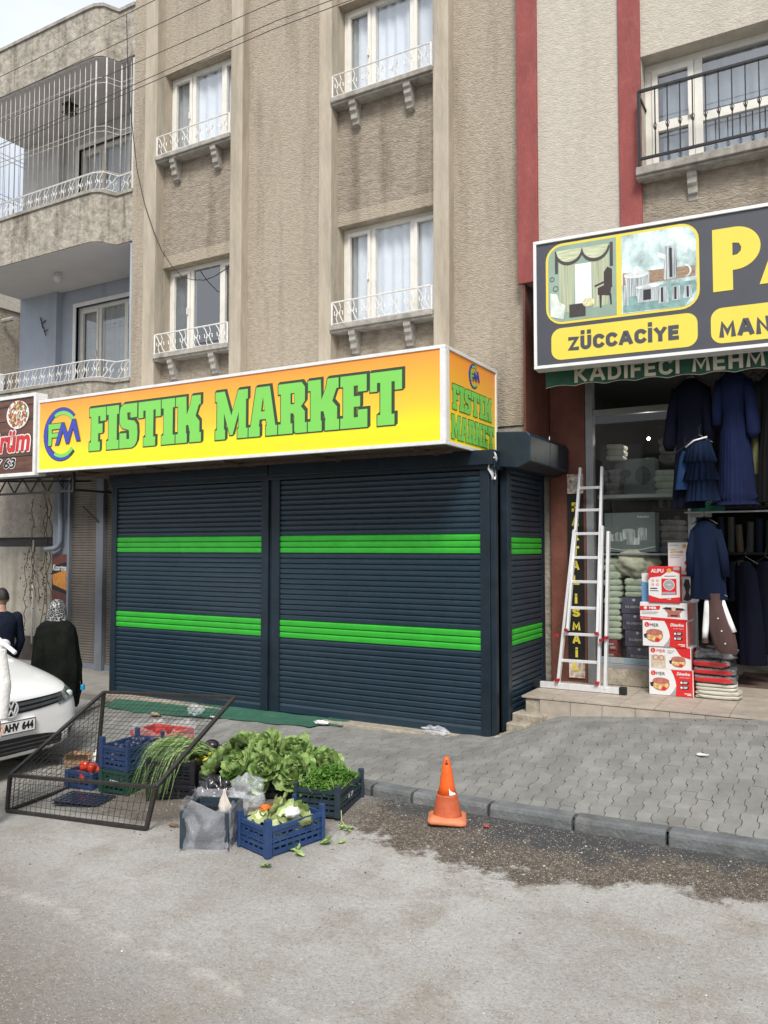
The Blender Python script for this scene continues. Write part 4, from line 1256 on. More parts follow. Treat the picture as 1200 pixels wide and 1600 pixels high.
mb.build('lattice', M['dark_steel'], TR, world=True)
mb = MB(); mb.bar((-8.63, 7.0, 2.76), (-8.63, 9.0, 2.76), .03); mb.bar((-10.6, 7.0, 2.95), (-10.6, 9.0, 3.1), .03); mb.build('side_arm', M['dark_steel'], TR, world=True)

# ---------------------------------------------------------------- charcoal sign (right)
RS = thing('shop_sign', 'charcoal sign with yellow lettering and two pictures above the housewares shop', 'shop sign', (-2.66, 7.75, 3.81), R(4))
mb = MB(); mb.box(.03, 4.6, .0, .16, .03, 1.28); mb.build('panel', M['s_grey'], RS)
mb = MB(); mb.box(0, 4.63, -.02, .17, 1.28, 1.312); mb.box(0, 4.63, -.02, .17, 0, .032); mb.box(0, .03, -.02, .17, .032, 1.28)
mb.build('frame', M['sign_white'], RS, bevel=.003)
# pictures
Y0 = -.001
mb = MB(); mb.prism(rrect(.125, 1.575, .435, 1.255, .17), Y0 - .002, Y0)
q = mb.build('picture_border', M['s_yellow'], RS)
def clipr(x0, x1, z0, z1, rl, rr_):
    n = 6; P = []
    for cx, cz, a, r_ in ((x1 - rr_, z0 + rr_, -90, rr_), (x1 - rr_, z1 - rr_, 0, rr_), (x0 + rl, z1 - rl, 90, rl), (x0 + rl, z0 + rl, 180, rl)):
        P += [(cx + r_ * cos(R(a + 90 * k / n)), cz + r_ * sin(R(a + 90 * k / n))) for k in range(n + 1)]
    return P
pc = MB(); pc.prism(clipr(.15, .82, .46, 1.23, .14, .004), Y0 - .004, Y0 - .003); curtainpic = pc.build('curtain_picture', mk('pic_room', (.26, .36, .29), .4, .12, 3), RS)
def pic(parent, name, col, shapes, lay, var=.1, st=(1, 1, 1), vs=12):
    m_ = MB()
    for i, s_ in enumerate(shapes): m_.prism(s_, Y0 - .0045 - lay * .0008 - i * .00003, Y0 - .004 - lay * .0008 - i * .00003)
    return m_.build(name, mk(name, col, .4, var, vs, st=st), parent)
pic(curtainpic, 'drape_print', (.40, .44, .30), [[(.26, .56), (.40, .54), (.42, 1.06), (.26, 1.1)], [(.60, .56), (.74, .58), (.75, 1.1), (.58, 1.06)]], 0, .4, (16, 1, .2), 6)
pic(curtainpic, 'tulle_print', (.74, .78, .76), [[(.42, .60), (.58, .60), (.58, 1.02), (.42, 1.02)]], 0, .12, (14, 1, .5), 5)
pic(curtainpic, 'swag_shadow_print', (.06, .05, .05), [arc(.36, 1.16, .0, .14, 180, 360, 14)[:15], arc(.62, 1.16, 0, .14, 180, 360, 14)[:15], [(.43, 1.1), (.57, 1.1), (.5, 1.18)], [(.22, .95), (.25, .95), (.25, 1.18), (.22, 1.18)], [(.76, .95), (.79, .95), (.79, 1.19), (.76, 1.19)]], 1)
pic(curtainpic, 'swag_print', (.50, .54, .36), [arc(.36, 1.18, .0, .125, 180, 360, 14)[:15], arc(.62, 1.18, 0, .125, 180, 360, 14)[:15]], 2, .3, (1, 1, 9), 6)
pic(curtainpic, 'chair_print', (.045, .03, .028), [[(.64, .68), (.76, .66), (.77, .74), (.70, .77), (.64, .75)], [(.70, .74), (.78, .74), (.78, .92), (.735, .95), (.70, .90)], [(.66, .55), (.675, .55), (.68, .68), (.655, .68)], [(.76, .57), (.775, .57), (.77, .68), (.75, .68)], [(.61, .76), (.70, .79), (.70, .81), (.61, .78)]], 1)
pic(curtainpic, 'table_print', (.05, .04, .04), [[(.36, .49), (.52, .49), (.52, .62), (.36, .62)]], 3)
pic(curtainpic, 'flowers_print', (.62, .60, .36), [circ(.55, .62, .06, .045, 12)], 4, .4, vs=60)
pic(curtainpic, 'sofa_print', (.62, .68, .62), [[(.17, .52), (.30, .48), (.32, .62), (.26, .66), (.24, .74), (.17, .76)]], 3, .2)
pic(curtainpic, 'mirror_print', (.07, .07, .06), [arc(.19, .90, .018, .024, 0, 359, 16), arc(.225, .80, .022, .028, 0, 359, 16)], 3)
pc = MB(); pc.prism(clipr(.87, 1.55, .46, 1.23, .004, .14), Y0 - .004, Y0 - .003); potpic = pc.build('cookware_picture', mk('pic_kitchen', (.20, .33, .31), .4, .5, 4, col2=(.55, .68, .66), st=(1, 1, .8)), RS)
pic(potpic, 'blurred_counter_print', (.30, .20, .13), [[(.88, .72), (1.54, .74), (1.54, .84), (.88, .86)]], 0, .4, (2, 1, 6))
pic(potpic, 'table_surface_print', (.20, .34, .33), [[(.88, .47), (1.44, .465), (1.54, .6), (1.54, .70), (.88, .70)]], 0, .35)
st_ = [[(.92, .62), (1.12, .62), (1.13, .82), (.90, .82)], [(1.02, .55), (1.22, .55), (1.22, .70), (1.0, .70)], [(1.26, .74), (1.38, .74), (1.37, 1.06), (1.27, 1.06)], [(1.20, .52), (1.30, .52), (1.29, .68), (1.21, .68)], [(1.32, .53), (1.41, .53), (1.40, .67), (1.33, .67)], [(1.43, .54), (1.51, .54), (1.50, .66), (1.44, .66)], [(.88, .54), (.93, .54), (.93, .74), (.88, .74)]]
pic(potpic, 'steel_pots_print', (.40, .44, .45), st_, 1, .85, (30, 1, 1), 3)
pic(potpic, 'pot_lids_print', (.62, .66, .66), [circ(1.01, .83, .12, .035, 18), circ(1.01, .88, .03, .03, 10), arc(1.44, .80, .05, .066, -80, 80, 10), arc(1.42, 1.0, .04, .052, -80, 80, 10), [(1.21, .96), (1.28, .92), (1.28, .98), (1.20, 1.02)], [(1.26, 1.06), (1.38, 1.06), (1.34, 1.10), (1.30, 1.10)], circ(1.11, .70, .11, .02, 16)], 2, .4)
pic(potpic, 'pot_reflection_print', (.02, .022, .025), [[(1.07, .57), (1.14, .57), (1.14, .67), (1.07, .67)], [(1.23, .53), (1.25, .53), (1.25, .67), (1.23, .67)], [(1.35, .54), (1.37, .54), (1.37, .66), (1.35, .66)], [(1.46, .55), (1.48, .55), (1.48, .65), (1.46, .65)], [(1.31, .76), (1.335, .76), (1.335, 1.04), (1.31, 1.04)]], 3)
# yellow word plates
mb = MB(); mb.prism(rrect(.175, 1.55, .075, .395, .10), Y0 - .002, Y0); mb.prism(rrect(1.665, 3.1, .075, .405, .10), Y0 - .002, Y0)
mb.build('word_plate', M['s_yellow'], RS)
mb = MB(); stext(mb, 'ZÜCCACİYE', .345, 1.385, .155, .295, Y0 - .004, .27, .10, .0); stext(mb, 'MANİFATURA', 1.735, 3.02, .125, .285, Y0 - .004, .28, .10)
mb.build('lettering', M['s_grey'], RS)
mb = MB()
mb.prism([(1.69, .56), (1.86, .56), (1.86, .745)] + _a(1.88, .945, .215, .20, -85, 88, 16) + [(1.69, 1.145)], Y0 - .003, Y0 - .0005,
         [[(1.86, .88), (1.90, .885), (1.93, .915), (1.935, .95), (1.915, .99), (1.86, 1.0)]])
A0 = 2.08
mb.prism([(A0, .58), (A0 + .16, .58), (A0 + .20, .70), (A0 + .37, .70), (A0 + .41, .58), (A0 + .58, .58), (A0 + .38, 1.145), (A0 + .20, 1.145)], Y0 - .0032, Y0 - .0007, [[(A0 + .24, .82), (A0 + .34, .82), (A0 + .29, .98)]])
stext(mb, 'RTAL', 2.72, 4.3, .57, 1.145, Y0 - .003, .28, .12)
mb.build('big_lettering', M['s_yellow'], RS)

# green awning valance under the sign
AW = thing('awning', 'dark green scalloped awning valance with cream lettering under the charcoal sign', 'awning', (-2.62, 7.98, 3.6), R(4))
mb = MB(); mb.sm = True
def val(u, v):
    x = 4.2 * u
    zb = .075 + .022 * abs(sin(x * pi / .30)) - .02
    return (x, .012 * sin(x * 11) * (1 - v), zb + (.36 - zb) * v)
mb.grid(val, 220, 5)
o = mb.build('valance', M['awning'], AW)
mb = MB(); mb.sm = True; mb.tube([(4.2 * k / 150, .012 * sin(4.2 * k / 150 * 11) - .002, .055 + .022 * abs(sin(4.2 * k / 150 * pi / .30))) for k in range(151)], .0035, 4); mb.build('piping', M['cream'], o)
mb = MB(); mb.add([(0, 0, .36), (4.2, 0, .36), (4.2, .95, .62), (0, .95, .62)], [(0, 1, 2, 3)]); mb.add([(0, 0, .36), (0, .95, .62), (0, .95, .40), (0, 0, .08)], [(0, 1, 2, 3)])
mb.build('canopy', M['awning'], AW)
mb = MB(); stext(mb, 'KADİFECİ MEHMET', .30, 2.34, .085, .245, -.016, .2, .16)
mb.build('lettering', M['cream'], AW)

# overhead cables in front of the houses
for i, (z0, z1, y) in enumerate(((8.09, 8.20, 6.3), (7.82, 7.91, 6.32), (7.48, 7.55, 6.3), (7.22, 7.38, 6.34), (7.14, 7.27, 6.3))):
    mb = MB(); mb.sm = True
    P = []
    for k in range(41):
        x = -40 + 52 * k / 40
        z = z0 + (z1 - z0) * (x + 9.3) / 4.5 * (1 if x > -9.3 else .35) * (.6 if x > -4 else 1)
        P.append((x, y, z))
    mb.tube(P, .0042, 5)
    tag(mb.build('power_cable', M['grey_cable']), ['topmost of the overhead cables, crossing the roof parapet corner', 'second overhead cable from the top, passing in front of the parapet', 'third overhead cable from the top, crossing the balcony bars',
        'fourth overhead cable from the top, crossing the upper window of the left bay', 'lowest of the overhead cables crossing the facade'][i], 'cable', 'overhead cables crossing the facade')

# vertical sign on the brown pier
VS = thing('vertical_sign', 'narrow black vertical sign with yellow letters on the brown pier', 'sign', (-2.6, 8.93, .5))
mb = MB(); mb.box(-2.69, -2.51, 8.925, 8.94, .75, 2.62); mb.build('panel', M['black'], VS, world=True)
fm_ = mk('floral_print', (.35, .30, .27), .6, .6, 22, col2=(.6, .5, .42))
for z0, z1 in ((2.62, 2.84), (.55, .75)):
    mb = MB(); mb.box(-2.69, -2.51, 8.924, 8.94, z0, z1); mb.build('floral_panel', fm_, VS, world=True)
mb = MB()
z = 2.52
for ch in 'PARTAL':
    stext(mb, ch, -2.64, -2.56, z - .105, z, 8.921, .25); z -= .165
z -= .05
for ch in 'İSMAİL':
    stext(mb, ch, -2.615 if ch == 'İ' else -2.645, -2.585 if ch == 'İ' else -2.555, z - .10, z - (.02 if ch == 'İ' else 0), 8.921, .25); z -= .150
mb.build('lettering', M['s_yellow'], VS, world=True)
# ================================================================ goods at the housewares shop
def label_mats():
    return dict(w=mk('box_white', (.70, .69, .68), .45, .03, 5), r=mk('box_red', (.60, .022, .022), .4, .05, 5), k=mk('print_black', (.02, .02, .022), .4, .05, 5),
                g=mk('print_grey', (.33, .33, .34), .4, .1, 9), p=mk('pan_pink', (.42, .15, .11), .4, .3, 18), o=mk('food_print', (.55, .27, .07), .5, .5, 34, col2=(.62, .45, .2)),
                s=mk('food_pale', (.55, .46, .36), .5, .3, 26), b=mk('print_blue', (.12, .28, .50), .4, .1, 9), y=mk('print_gold', (.62, .36, .06), .4, .2, 20),
                c=mk('carton_brown', (.30, .20, .12), .85, .2, 12), side=mk('box_side_print', (.45, .40, .38), .5, .5, 16, col2=(.5, .12, .1)))
LB = label_mats()
def carton(label, loc, rz, w, d, h, kind, group='boxed kitchen appliances piled by the shop door'):
    t = thing('appliance_box', label, 'box', loc, R(rz), group)
    base = {'red': 'w', 'flat': 'w', 'white': 'w', 'hob': 'r', 'blue': 'w', 'figure': 'w', 'grey': 'g', 'open': 'w', 'strip': 'w'}.get(kind, 'w')
    mb = MB(); mb.box(-w / 2, w / 2, 0, d, 0, h)
    b = mb.build('carton', LB[base], t, bevel=.003)
    mb = MB(); mb.box(w / 2, w / 2 + .001, .01, d - .01, .01, h - .01)
    if kind in ('red', 'open', 'flat'): mb.build('side_print', LB['side'], t)
    X = lambda u: -w / 2 + u * w
    Z = lambda v: v * h
    def sh(nm, m, shapes, lay):
        mb = MB()
        for i, s_ in enumerate(shapes): mb.prism([(X(p[0]), Z(p[1])) for p in s_], -.0012 - .0008 * lay - .00004 * i, -.0006 - .0008 * lay - .00004 * i)
        return mb.build(nm, LB[m], t)
    def tx(nm, m, items, lay=4):
        mb = MB()
        for (s_, x0, x1, z0, z1, off, shr) in items: text(mb, s_, X(x0), X(x1), Z(z0), Z(z1), -.0012 - .0008 * lay, off, shr)
        return mb.build(nm, LB[m], t)
    ar = w / h
    C = lambda cx, cz, r, n=16, e=1: [(cx + r / ar * cos(6.2832 * k / n), cz + r * e * sin(6.2832 * k / n)) for k in range(n)]
    def pan(cx, cz, s_, lay=1, pink='p'):
        sh('pan_print', 'k', [[(cx - 1.25 * s_ / ar, cz + .1 * s_), (cx - .8 * s_ / ar, cz + .25 * s_), (cx - .8 * s_ / ar, cz - .35 * s_), (cx - 1.15 * s_ / ar, cz - .3 * s_)]], lay)
        sh('pan_print', pink, [C(cx, cz, s_, 20, .78)], lay)
        sh('filling_print', 'o', [C(cx, cz - .12 * s_, s_ * .9, 18, .55)], lay + 1)
        sh('lid_print', pink, [C(cx, cz + .38 * s_, s_ * .95, 18, .42)], lay + 2)
        sh('tomato_print', 'r', [C(cx + .35 * s_ / ar, cz - .5 * s_, s_ * .3, 12, .8)], lay + 3)
    if kind == 'red':
        sh('red_field', 'r', [[(.50, 1), (.56, .80), (.60, .6), (.62, .4), (.60, 0), (.985, 0), (.985, 1)]], 0)
        sh('grey_field', 'g', [[(.46, 0), (.60, 0), (.62, .40), (.56, .2)]], 0)
        pan(.27, .42, .33)
        sh('emblem', 'r', [C(.10, .84, .095)], 1); tx('emblem_mark', 'w', [('L', .08, .12, .79, .89, .03, -.3)], 3)
        tx('brand_lettering', 'k', [('MER', .17, .37, .77, .89, 0, 0)])
        tx('slogan_lettering', 'w', [('Dönerfırın', .63, .93, .80, .93, .03, .35), ('pratik ızgara', .70, .93, .70, .745, 0, 0)])
        sh('pill_print', 'k', [[(.70 + a, z) for a, z in ((0, .5), (.02, .46), (.18, .46), (.20, .5), (.20, .56), (.18, .60), (.02, .60), (0, .56))], [(.70 + a, z - .19) for a, z in ((0, .5), (.02, .46), (.18, .46), (.20, .5), (.20, .56), (.18, .60), (.02, .60), (0, .56))]], 1)
        sh('pill_icon', 'w', [C(.735, .53, .045, 10), C(.735, .34, .045, 10), [(.78, .545), (.87, .545), (.87, .57), (.78, .57)], [(.78, .50), (.86, .50), (.86, .525), (.78, .525)], [(.78, .355), (.87, .355), (.87, .38), (.78, .38)], [(.78, .31), (.86, .31), (.86, .335), (.78, .335)], [(.80, .10), (.95, .10), (.95, .13), (.80, .13)], [(.86, .05), (.95, .05), (.95, .08), (.86, .08)]], 2)
    elif kind == 'open':
        sh('red_field', 'r', [[(.62, 1), (.72, .72), (.78, .6), (.985, .5), (.985, 1)]], 0)
        sh('dish_picture', 's', [[(.05, .04), (.40, .04), (.40, .62), (.05, .62)]], 1)
        sh('bowl_picture', 'p', [C(.16, .5, .13, 14, 1), C(.30, .5, .13, 14, 1)], 2); sh('bowl_food', 's', [C(.16, .5, .09, 12, 1), C(.30, .5, .09, 12, 1)], 3)
        pan(.70, .36, .32, 1)
        sh('emblem', 'r', [C(.10, .82, .11)], 1); tx('emblem_mark', 'w', [('L', .08, .12, .77, .87, .03, -.3)], 3)
        tx('brand_lettering', 'r', [('MER', .19, .40, .75, .88, 0, 0)]); tx('small_lettering', 'k', [('Turbolu Sahan', .45, .62, .82, .87, 0, 0), ('Izgara', .45, .57, .73, .77, .02, 0)])
    elif kind == 'flat':
        sh('red_tag', 'r', [[(.0, .52), (.42, .60), (.44, .82), (.0, .78)], [(0, 0), (1, 0), (1, .10), (0, .20)]], 0)
        sh('emblem', 'w', [C(.12, .69, .09)], 1); tx('brand_lettering', 'w', [('MER', .20, .36, .62, .76, .05, 0), ('MEGASILVER', .02, .24, .07, .13, .03, 0)])
        sh('grey_lines', 'g', [[(.04, .42), (.40, .44), (.40, .48), (.04, .46)], [(.04, .34), (.36, .36), (.36, .39), (.04, .37)]], 1)
        sh('pan_print', 'k', [[(.48, .68), (.56, .76), (.90, .72), (.97, .62), (.90, .60), (.56, .62)]], 1)
        sh('pan_body', 'p', [[(.53, .62), (.91, .60), (.84, .42), (.86, .22), (.58, .22), (.60, .42)]], 2); sh('pan_inside', 's', [C(.72, .68, .12, 18, .9)], 3); sh('pan_badge', 'k', [[(.66, .26), (.80, .26), (.80, .34), (.66, .34)]], 3)
    elif kind == 'hob':
        sh('white_field', 'w', [[(0, .20), (.12, .165), (.36, .11), (.60, .12), (1.0, .16), (1.0, .80), (.80, .86), (.60, .84), (.40, .72), (.2, .70), (.06, .68), (0, .6)]], 0)
        sh('corner_field', 'g', [[(.80, .90), (1, .90), (1, .98), (.80, .98)]], 1)
        sh('hob_picture', 'r', [[(.42, .20), (.90, .22), (.90, .66), (.42, .66)]], 1); sh('hob_plate', 'g', [C(.66, .49, .135, 22)], 3); sh('hob_ring', 'w', [C(.66, .49, .15, 22)], 2)
        sh('hob_panel', 'g', [[(.44, .22), (.86, .23), (.86, .30), (.44, .29)]], 2)
        sh('gold_badge', 'y', [C(.67, .885, .06, 14)], 2)
        tx('brand_lettering', 'w', [('ALIPU', .08, .50, .82, .93, .03, .1), ('CE', .60, .72, .08, .145, .03, 0)]); tx('hob_lettering', 'w', [('TURBO', .58, .74, .475, .51, .03, 0)], 4)
        sh('icons', 'r', [C(.14, .60, .035, 8), C(.29, .60, .035, 8), C(.14, .49, .035, 8), C(.29, .49, .035, 8)], 1); sh('icon_centres', 'w', [C(.14, .60, .02, 8), C(.29, .60, .02, 8), C(.14, .49, .02, 8), C(.29, .49, .02, 8)], 2)
        sh('text_lines', 'k', [[(.06, .37), (.28, .37), (.28, .40), (.06, .40)], [(.05, .31), (.32, .31), (.32, .33), (.05, .33)], [(.52, .72), (.88, .73), (.88, .745), (.52, .735)]], 2)
    elif kind == 'white':
        sh('gold_badges', 'y', [C(.66, .88, .07, 14), C(.92, .88, .07, 14)], 1)
        sh('fruit_print', 'o', [[(.10, .64), (.62, .64), (.62, .71), (.10, .71)]], 1); sh('text_lines', 'g', [[(.08, .90), (.40, .90), (.40, .92), (.08, .92)], [(.08, .55), (.58, .56), (.58, .585), (.08, .575)], [(.08, .48), (.46, .485), (.46, .505), (.08, .50)], [(.10, .74), (.32, .74), (.32, .77), (.10, .77)]], 1)
        sh('red_machine', 'r', [C(.84, .30, .16, 16, .7), [(.66, .02), (.95, .02), (.92, .2), (.72, .2)]], 1); sh('machine_shade', 'k', [C(.84, .31, .05, 10, .6)], 2)
    elif kind == 'blue':
        sh('blue_field', 'b', [[(0, 0), (1, 0), (1, .55), (0, .72)]], 0); tx('side_lettering', 'k', [('C', .3, .8, .72, .92, .05, 0), ('B', .3, .8, .46, .66, .05, 0), ('U', .3, .8, .24, .42, .05, 0)])
    elif kind == 'figure':
        sh('machine_print', 'k', [[(.42, .1), (.62, .05), (.82, .12), (.68, .4), (.76, .62), (.70, .90), (.52, .92), (.44, .7), (.54, .4)]], 1); sh('skin_print', 'p', [[(.1, .55), (.3, .5), (.32, .85), (.1, .85)]], 1); sh('seal_print', 'b', [C(.72, .03, .03, 8)], 2)
    elif kind == 'strip':
        sh('red_line', 'r', [[(0, .1), (1, .1), (1, .5), (0, .5)]], 0)
    return t
zc = .5
carton('red and white grill box at the bottom of the stack, standing on the tiles', (-1.535, 8.60, zc), 1.5, .43, .34, .262, 'red')
carton('box with food pictures and less red, second from the bottom of the stack', (-1.545, 8.61, zc + .264), -2, .415, .33, .225, 'open')
carton('red and white grill box third from the bottom, above the food picture box', (-1.59, 8.60, zc + .492), -1, .44, .34, .262, 'red')
carton('flat white box with a red band, just under the hob box', (-1.60, 8.60, zc + .757), -2, .47, .33, .185, 'flat')
carton('red and white hob box with a round grey plate picture near the top', (-1.585, 8.58, zc + .945), -2, .31, .10, .37, 'hob')
carton('light blue edged box whose lettered end shows left of the hob box', (-1.72, 8.69, zc + .945), 2, .22, .2, .29, 'blue')
carton('small white box with a dark bottle shaped machine picture right of the hob box', (-1.40, 8.70, zc + .945), -1, .20, .2, .26, 'figure')
carton('thin white box lying on the bottle picture box, under the tallest one', (-1.42, 8.71, zc + 1.207), -2, .26, .2, .05, 'strip')
carton('topmost white box with two gold badges and a red machine picture', (-1.44, 8.71, zc + 1.26), -1, .25, .2, .30, 'white')

# packed bed linen
def pack(label, loc, w, d, h, mat, seed, band=None, name='linen_pack', group='packs of bed linen stacked beside the boxes', sag=.02, n=1):
    t = thing(name, label, 'linen pack', loc, 0, group)
    r = random.Random(seed); ph = r.uniform(0, 20)
    def blob(x0, x1, y0, y1, z0, z1, am):
        mb = MB(); mb.sm = True
        cx, cy, cz = (x0 + x1) / 2, (y0 + y1) / 2, (z0 + z1) / 2
        hx, hy, hz = (x1 - x0) / 2, (y1 - y0) / 2, (z1 - z0) / 2
        NU, NV = 48, 20
        rings = []
        for j in range(NV + 1):
            b = -pi / 2 + pi * j / NV
            ring = []
            for k in range(NU):
                a = 2 * pi * k / NU
                sg = lambda q, e: (1 if q >= 0 else -1) * abs(q) ** e
                p = Vector((hx * sg(cos(b), .28) * sg(cos(a), .3), hy * sg(cos(b), .28) * sg(sin(a), .3), hz * sg(sin(b), .5)))
                nn = noise.noise(Vector((p.x * 5 + ph, p.y * 5, p.z * 28 + p.x * 9))) * am + noise.noise(Vector((p.x * 24 + ph, p.y * 9, p.z * 40))) * am * .5
                p *= 1 + nn / max(hx, .1)
                ring.append((cx + p.x, cy + p.y, cz + p.z))
            rings.append(ring)
        mb.loft(rings)
        return mb
    for i in range(n):
        blob(-w / 2, w / 2, 0, d, i * h / n, (i + 1) * h / n + .004, sag).build('folded_cloth', mat, t)
    if band: 
        blob(-w / 2 - .002, w / 2 - .012, -.004, d * .9, h * .08, h * .92, sag * .5).build('card_insert', band, t)
    return t
M['linen'] = mk('cream_linen', (.50, .48, .40), .55, .12, 10, .25, 20, coat=.25)
M['linen_green'] = mk('sage_linen', (.42, .46, .36), .85, .2, 8, .3, 24)
M['red_card'] = mk('red_film_pack', (.58, .02, .02), .3, .12, 6, coat=.5)
M['black_film'] = mk('black_print_film', (.04, .042, .045), .25, .6, 16, .5, 18, col2=(.16, .16, .165), coat=.6)
pack('cream linen pack at the bottom of the pile beside the boxes', (-1.105, 8.60, .5), .42, .34, .075, M['linen'], 1, n=2)
pack('creased cream linen pack, second from the bottom', (-1.12, 8.61, .577), .385, .33, .07, M['linen'], 2, n=2)
pack('red film pack in the middle of the pile, right on the cream packs', (-1.125, 8.60, .65), .385, .33, .078, M['black_film'], 3, M['red_card'])
pack('darker red film pack with a white edge, fourth from the bottom', (-1.13, 8.605, .730), .39, .33, .072, M['black_film'], 4, M['red_card'])
pack('shorter red film pack just beneath the black patterned bundle', (-1.15, 8.61, .804), .35, .32, .078, M['black_film'], 5, M['red_card'])
pack('black patterned shiny bundle on top of the pile of linen packs', (-1.13, 8.64, .884), .38, .32, .11, M['black_film'], 6, sag=.04)

# garments hanging in the doorway
def garment(name, label, cat, loc, prof, mat, pleat=(24, .0), sleeves=(), group='clothes hanging over the shop entrance', seed=0, smat=None, lean=0, n=72):
    """prof: (z, half width, half depth, pleat amount, x shift)"""
    t = thing(name, label, cat, loc, 0, group)
    mb = MB(); mb.sm = True
    r = random.Random(seed); ph = r.uniform(0, 6)
    rings = []
    for (z, hw, hd, am, sx) in prof:
        ring = []
        for k in range(n):
            a = 2 * pi * k / n
            f = 1 + .05 * noise.noise(Vector((cos(a) * 2.2, sin(a) * 2.2, z * 5 + seed))) + am * (sin(pleat[0] * a + ph + .8 * sin(3 * a)) * .6 + .4 * noise.noise(Vector((cos(a) * 3, sin(a) * 3, z * 2 + ph))))
            ring.append((sx + hw * f * cos(a), hd * f * sin(a), z))
        rings.append(ring)
    mb.loft(rings, cap=False)
    mb.build('body', mat, t)
    for s_ in sleeves:
        mb = MB(); mb.sm = True
        mb.tube([p[0:3] for p in s_], [p[3] for p in s_], 12, True, .7)
        mb.build('sleeve', smat or mat, t)
    mb = MB(); z = prof[-1][0]
    mb.tube([(prof[-1][4] - .12, 0, z - .03), (prof[-1][4], 0, z + .05), (prof[-1][4] + .12, 0, z - .03)], .005, 5); mb.tube([(prof[-1][4], 0, z + .05), (prof[-1][4], 0, z + .12), (prof[-1][4] + .02, 0, z + .15)], .0035, 5)
    mb.build('hanger', M['black_metal'], t)
    return t
def fab(name, col, **k): return mk(name, col, .9, .35, 7, .5, 14, st=(1, 1, .25), dist=.02, spec=.15, **k)
M['navy_cloth'] = fab('navy_cloth', (.0025, .0035, .011)); M['blue_cloth'] = fab('blue_cloth', (.007, .012, .042)); M['steel_cloth'] = fab('dark_blue_cloth', (.005, .012, .034))
M['charcoal_cloth'] = fab('charcoal_cloth', (.007, .0065, .0065)); M['denim'] = fab('navy_denim', (.004, .009, .027)); M['brown_cloth'] = fab('brown_knit', (.075, .045, .042)); M['white_cloth'] = fab('white_knit', (.66, .66, .66))
M['sky_cloth'] = fab('mid_blue_cloth', (.012, .035, .095)); M['olive_cloth'] = fab('olive_cloth', (.15, .15, .07))
garment('long_coat', 'very dark navy long coat with puffed sleeves, leftmost of the hanging clothes', 'coat', (-1.29, 8.44, 0),
        [(2.40, .155, .07, .10, -.03), (2.8, .145, .07, .08, -.01), (3.2, .13, .07, .05, .01), (3.45, .14, .08, .03, .02), (3.62, .15, .07, .02, .02), (3.70, .05, .04, 0, .02)], M['navy_cloth'], (9, 1),
        [[(-.11, 0, 3.6, .06), (-.16, -.02, 3.35, .06), (-.19, -.03, 3.05, .07), (-.19, -.03, 2.98, .045)], [(.15, 0, 3.6, .06), (.18, -.02, 3.3, .06), (.19, -.02, 3.0, .06)]], seed=1)
t = garment('tiered_skirt', 'small tiered dark blue skirt with a pale waistband hung before the long coat', 'skirt', (-1.17, 8.30, 0),
        [(2.46, .145, .08, .20, .01), (2.66, .12, .06, .10, .01), (2.665, .155, .085, .20, 0), (2.84, .115, .055, .10, 0), (2.845, .145, .08, .20, -.01), (3.00, .11, .055, .08, -.01), (3.06, .10, .045, .03, -.01)], M['steel_cloth'], (16, 1), seed=2)
mb = MB(); mb.sm = True; mb.tube([(-.13, -.05, 2.99), (-.05, -.06, 3.05), (.07, -.05, 3.08)], .008, 5); mb.build('waistband', M['white_cloth'], t)
garment('short_skirt', 'mid blue plain skirt with a white edge half behind the tiered skirt', 'skirt', (-1.33, 8.34, 0), [(2.58, .075, .04, .08, -.01), (2.75, .065, .04, .06, 0), (2.9, .05, .03, .04, .01), (2.96, .03, .03, 0, .01)], M['sky_cloth'], (8, 1), seed=3)
garment('pleated_dress', 'long royal blue pleated dress with ruffled hem in the middle of the doorway', 'dress', (-.875, 8.42, 0),
        [(2.42, .215, .11, .26, 0), (2.46, .17, .085, .10, 0), (2.50, .20, .10, .22, 0), (2.54, .17, .085, .15, 0), (2.8, .155, .085, .17, 0), (3.15, .12, .075, .12, 0), (3.30, .10, .065, .06, 0), (3.36, .105, .065, .01, 0), (3.55, .125, .07, .01, 0), (3.66, .13, .06, 0, 0), (3.74, .05, .04, 0, 0)], M['blue_cloth'], (26, 1),
        [[(-.12, 0, 3.64, .05), (-.15, -.02, 3.4, .055), (-.15, -.03, 3.2, .05)], [(.12, 0, 3.64, .05), (.16, -.03, 3.4, .065), (.175, -.04, 3.12, .07), (.17, -.04, 3.06, .035)]], seed=4)
t = garment('dark_dress', 'charcoal long dress at the right edge beside the royal blue pleated one', 'dress', (-.52, 8.44, 0),
        [(2.44, .16, .08, .10, 0), (2.9, .14, .075, .08, 0), (3.3, .10, .07, .03, 0), (3.6, .13, .07, .01, 0), (3.70, .05, .04, 0, 0)], M['charcoal_cloth'], (14, 1), [[(-.12, 0, 3.6, .05), (-.16, -.02, 3.3, .055), (-.16, -.02, 3.1, .05)]], seed=5)
garment('olive_scarf', 'narrow olive cloth hanging between the blue pleated and the charcoal dress', 'scarf', (-.70, 8.50, 0), [(2.72, .035, .02, .1, 0), (3.1, .03, .02, .1, 0), (3.5, .03, .02, 0, 0), (3.66, .02, .02, 0, 0)], M['olive_cloth'], (5, 1), seed=6)
garment('denim_coat', 'dark blue denim coat hanging low by the box stack', 'coat', (-1.15, 8.46, 0),
        [(1.50, .165, .07, .07, .01), (1.8, .15, .065, .05, .0), (2.0, .14, .065, .03, -.01), (2.18, .13, .06, .01, -.02), (2.27, .05, .04, 0, -.02)], M['denim'], (8, 1),
        [[(-.11, 0, 2.18, .045), (-.15, -.02, 1.95, .05), (-.15, -.03, 1.72, .045)], [(.10, 0, 2.18, .045), (.15, -.02, 1.95, .05), (.17, -.02, 1.72, .045)]], seed=7)
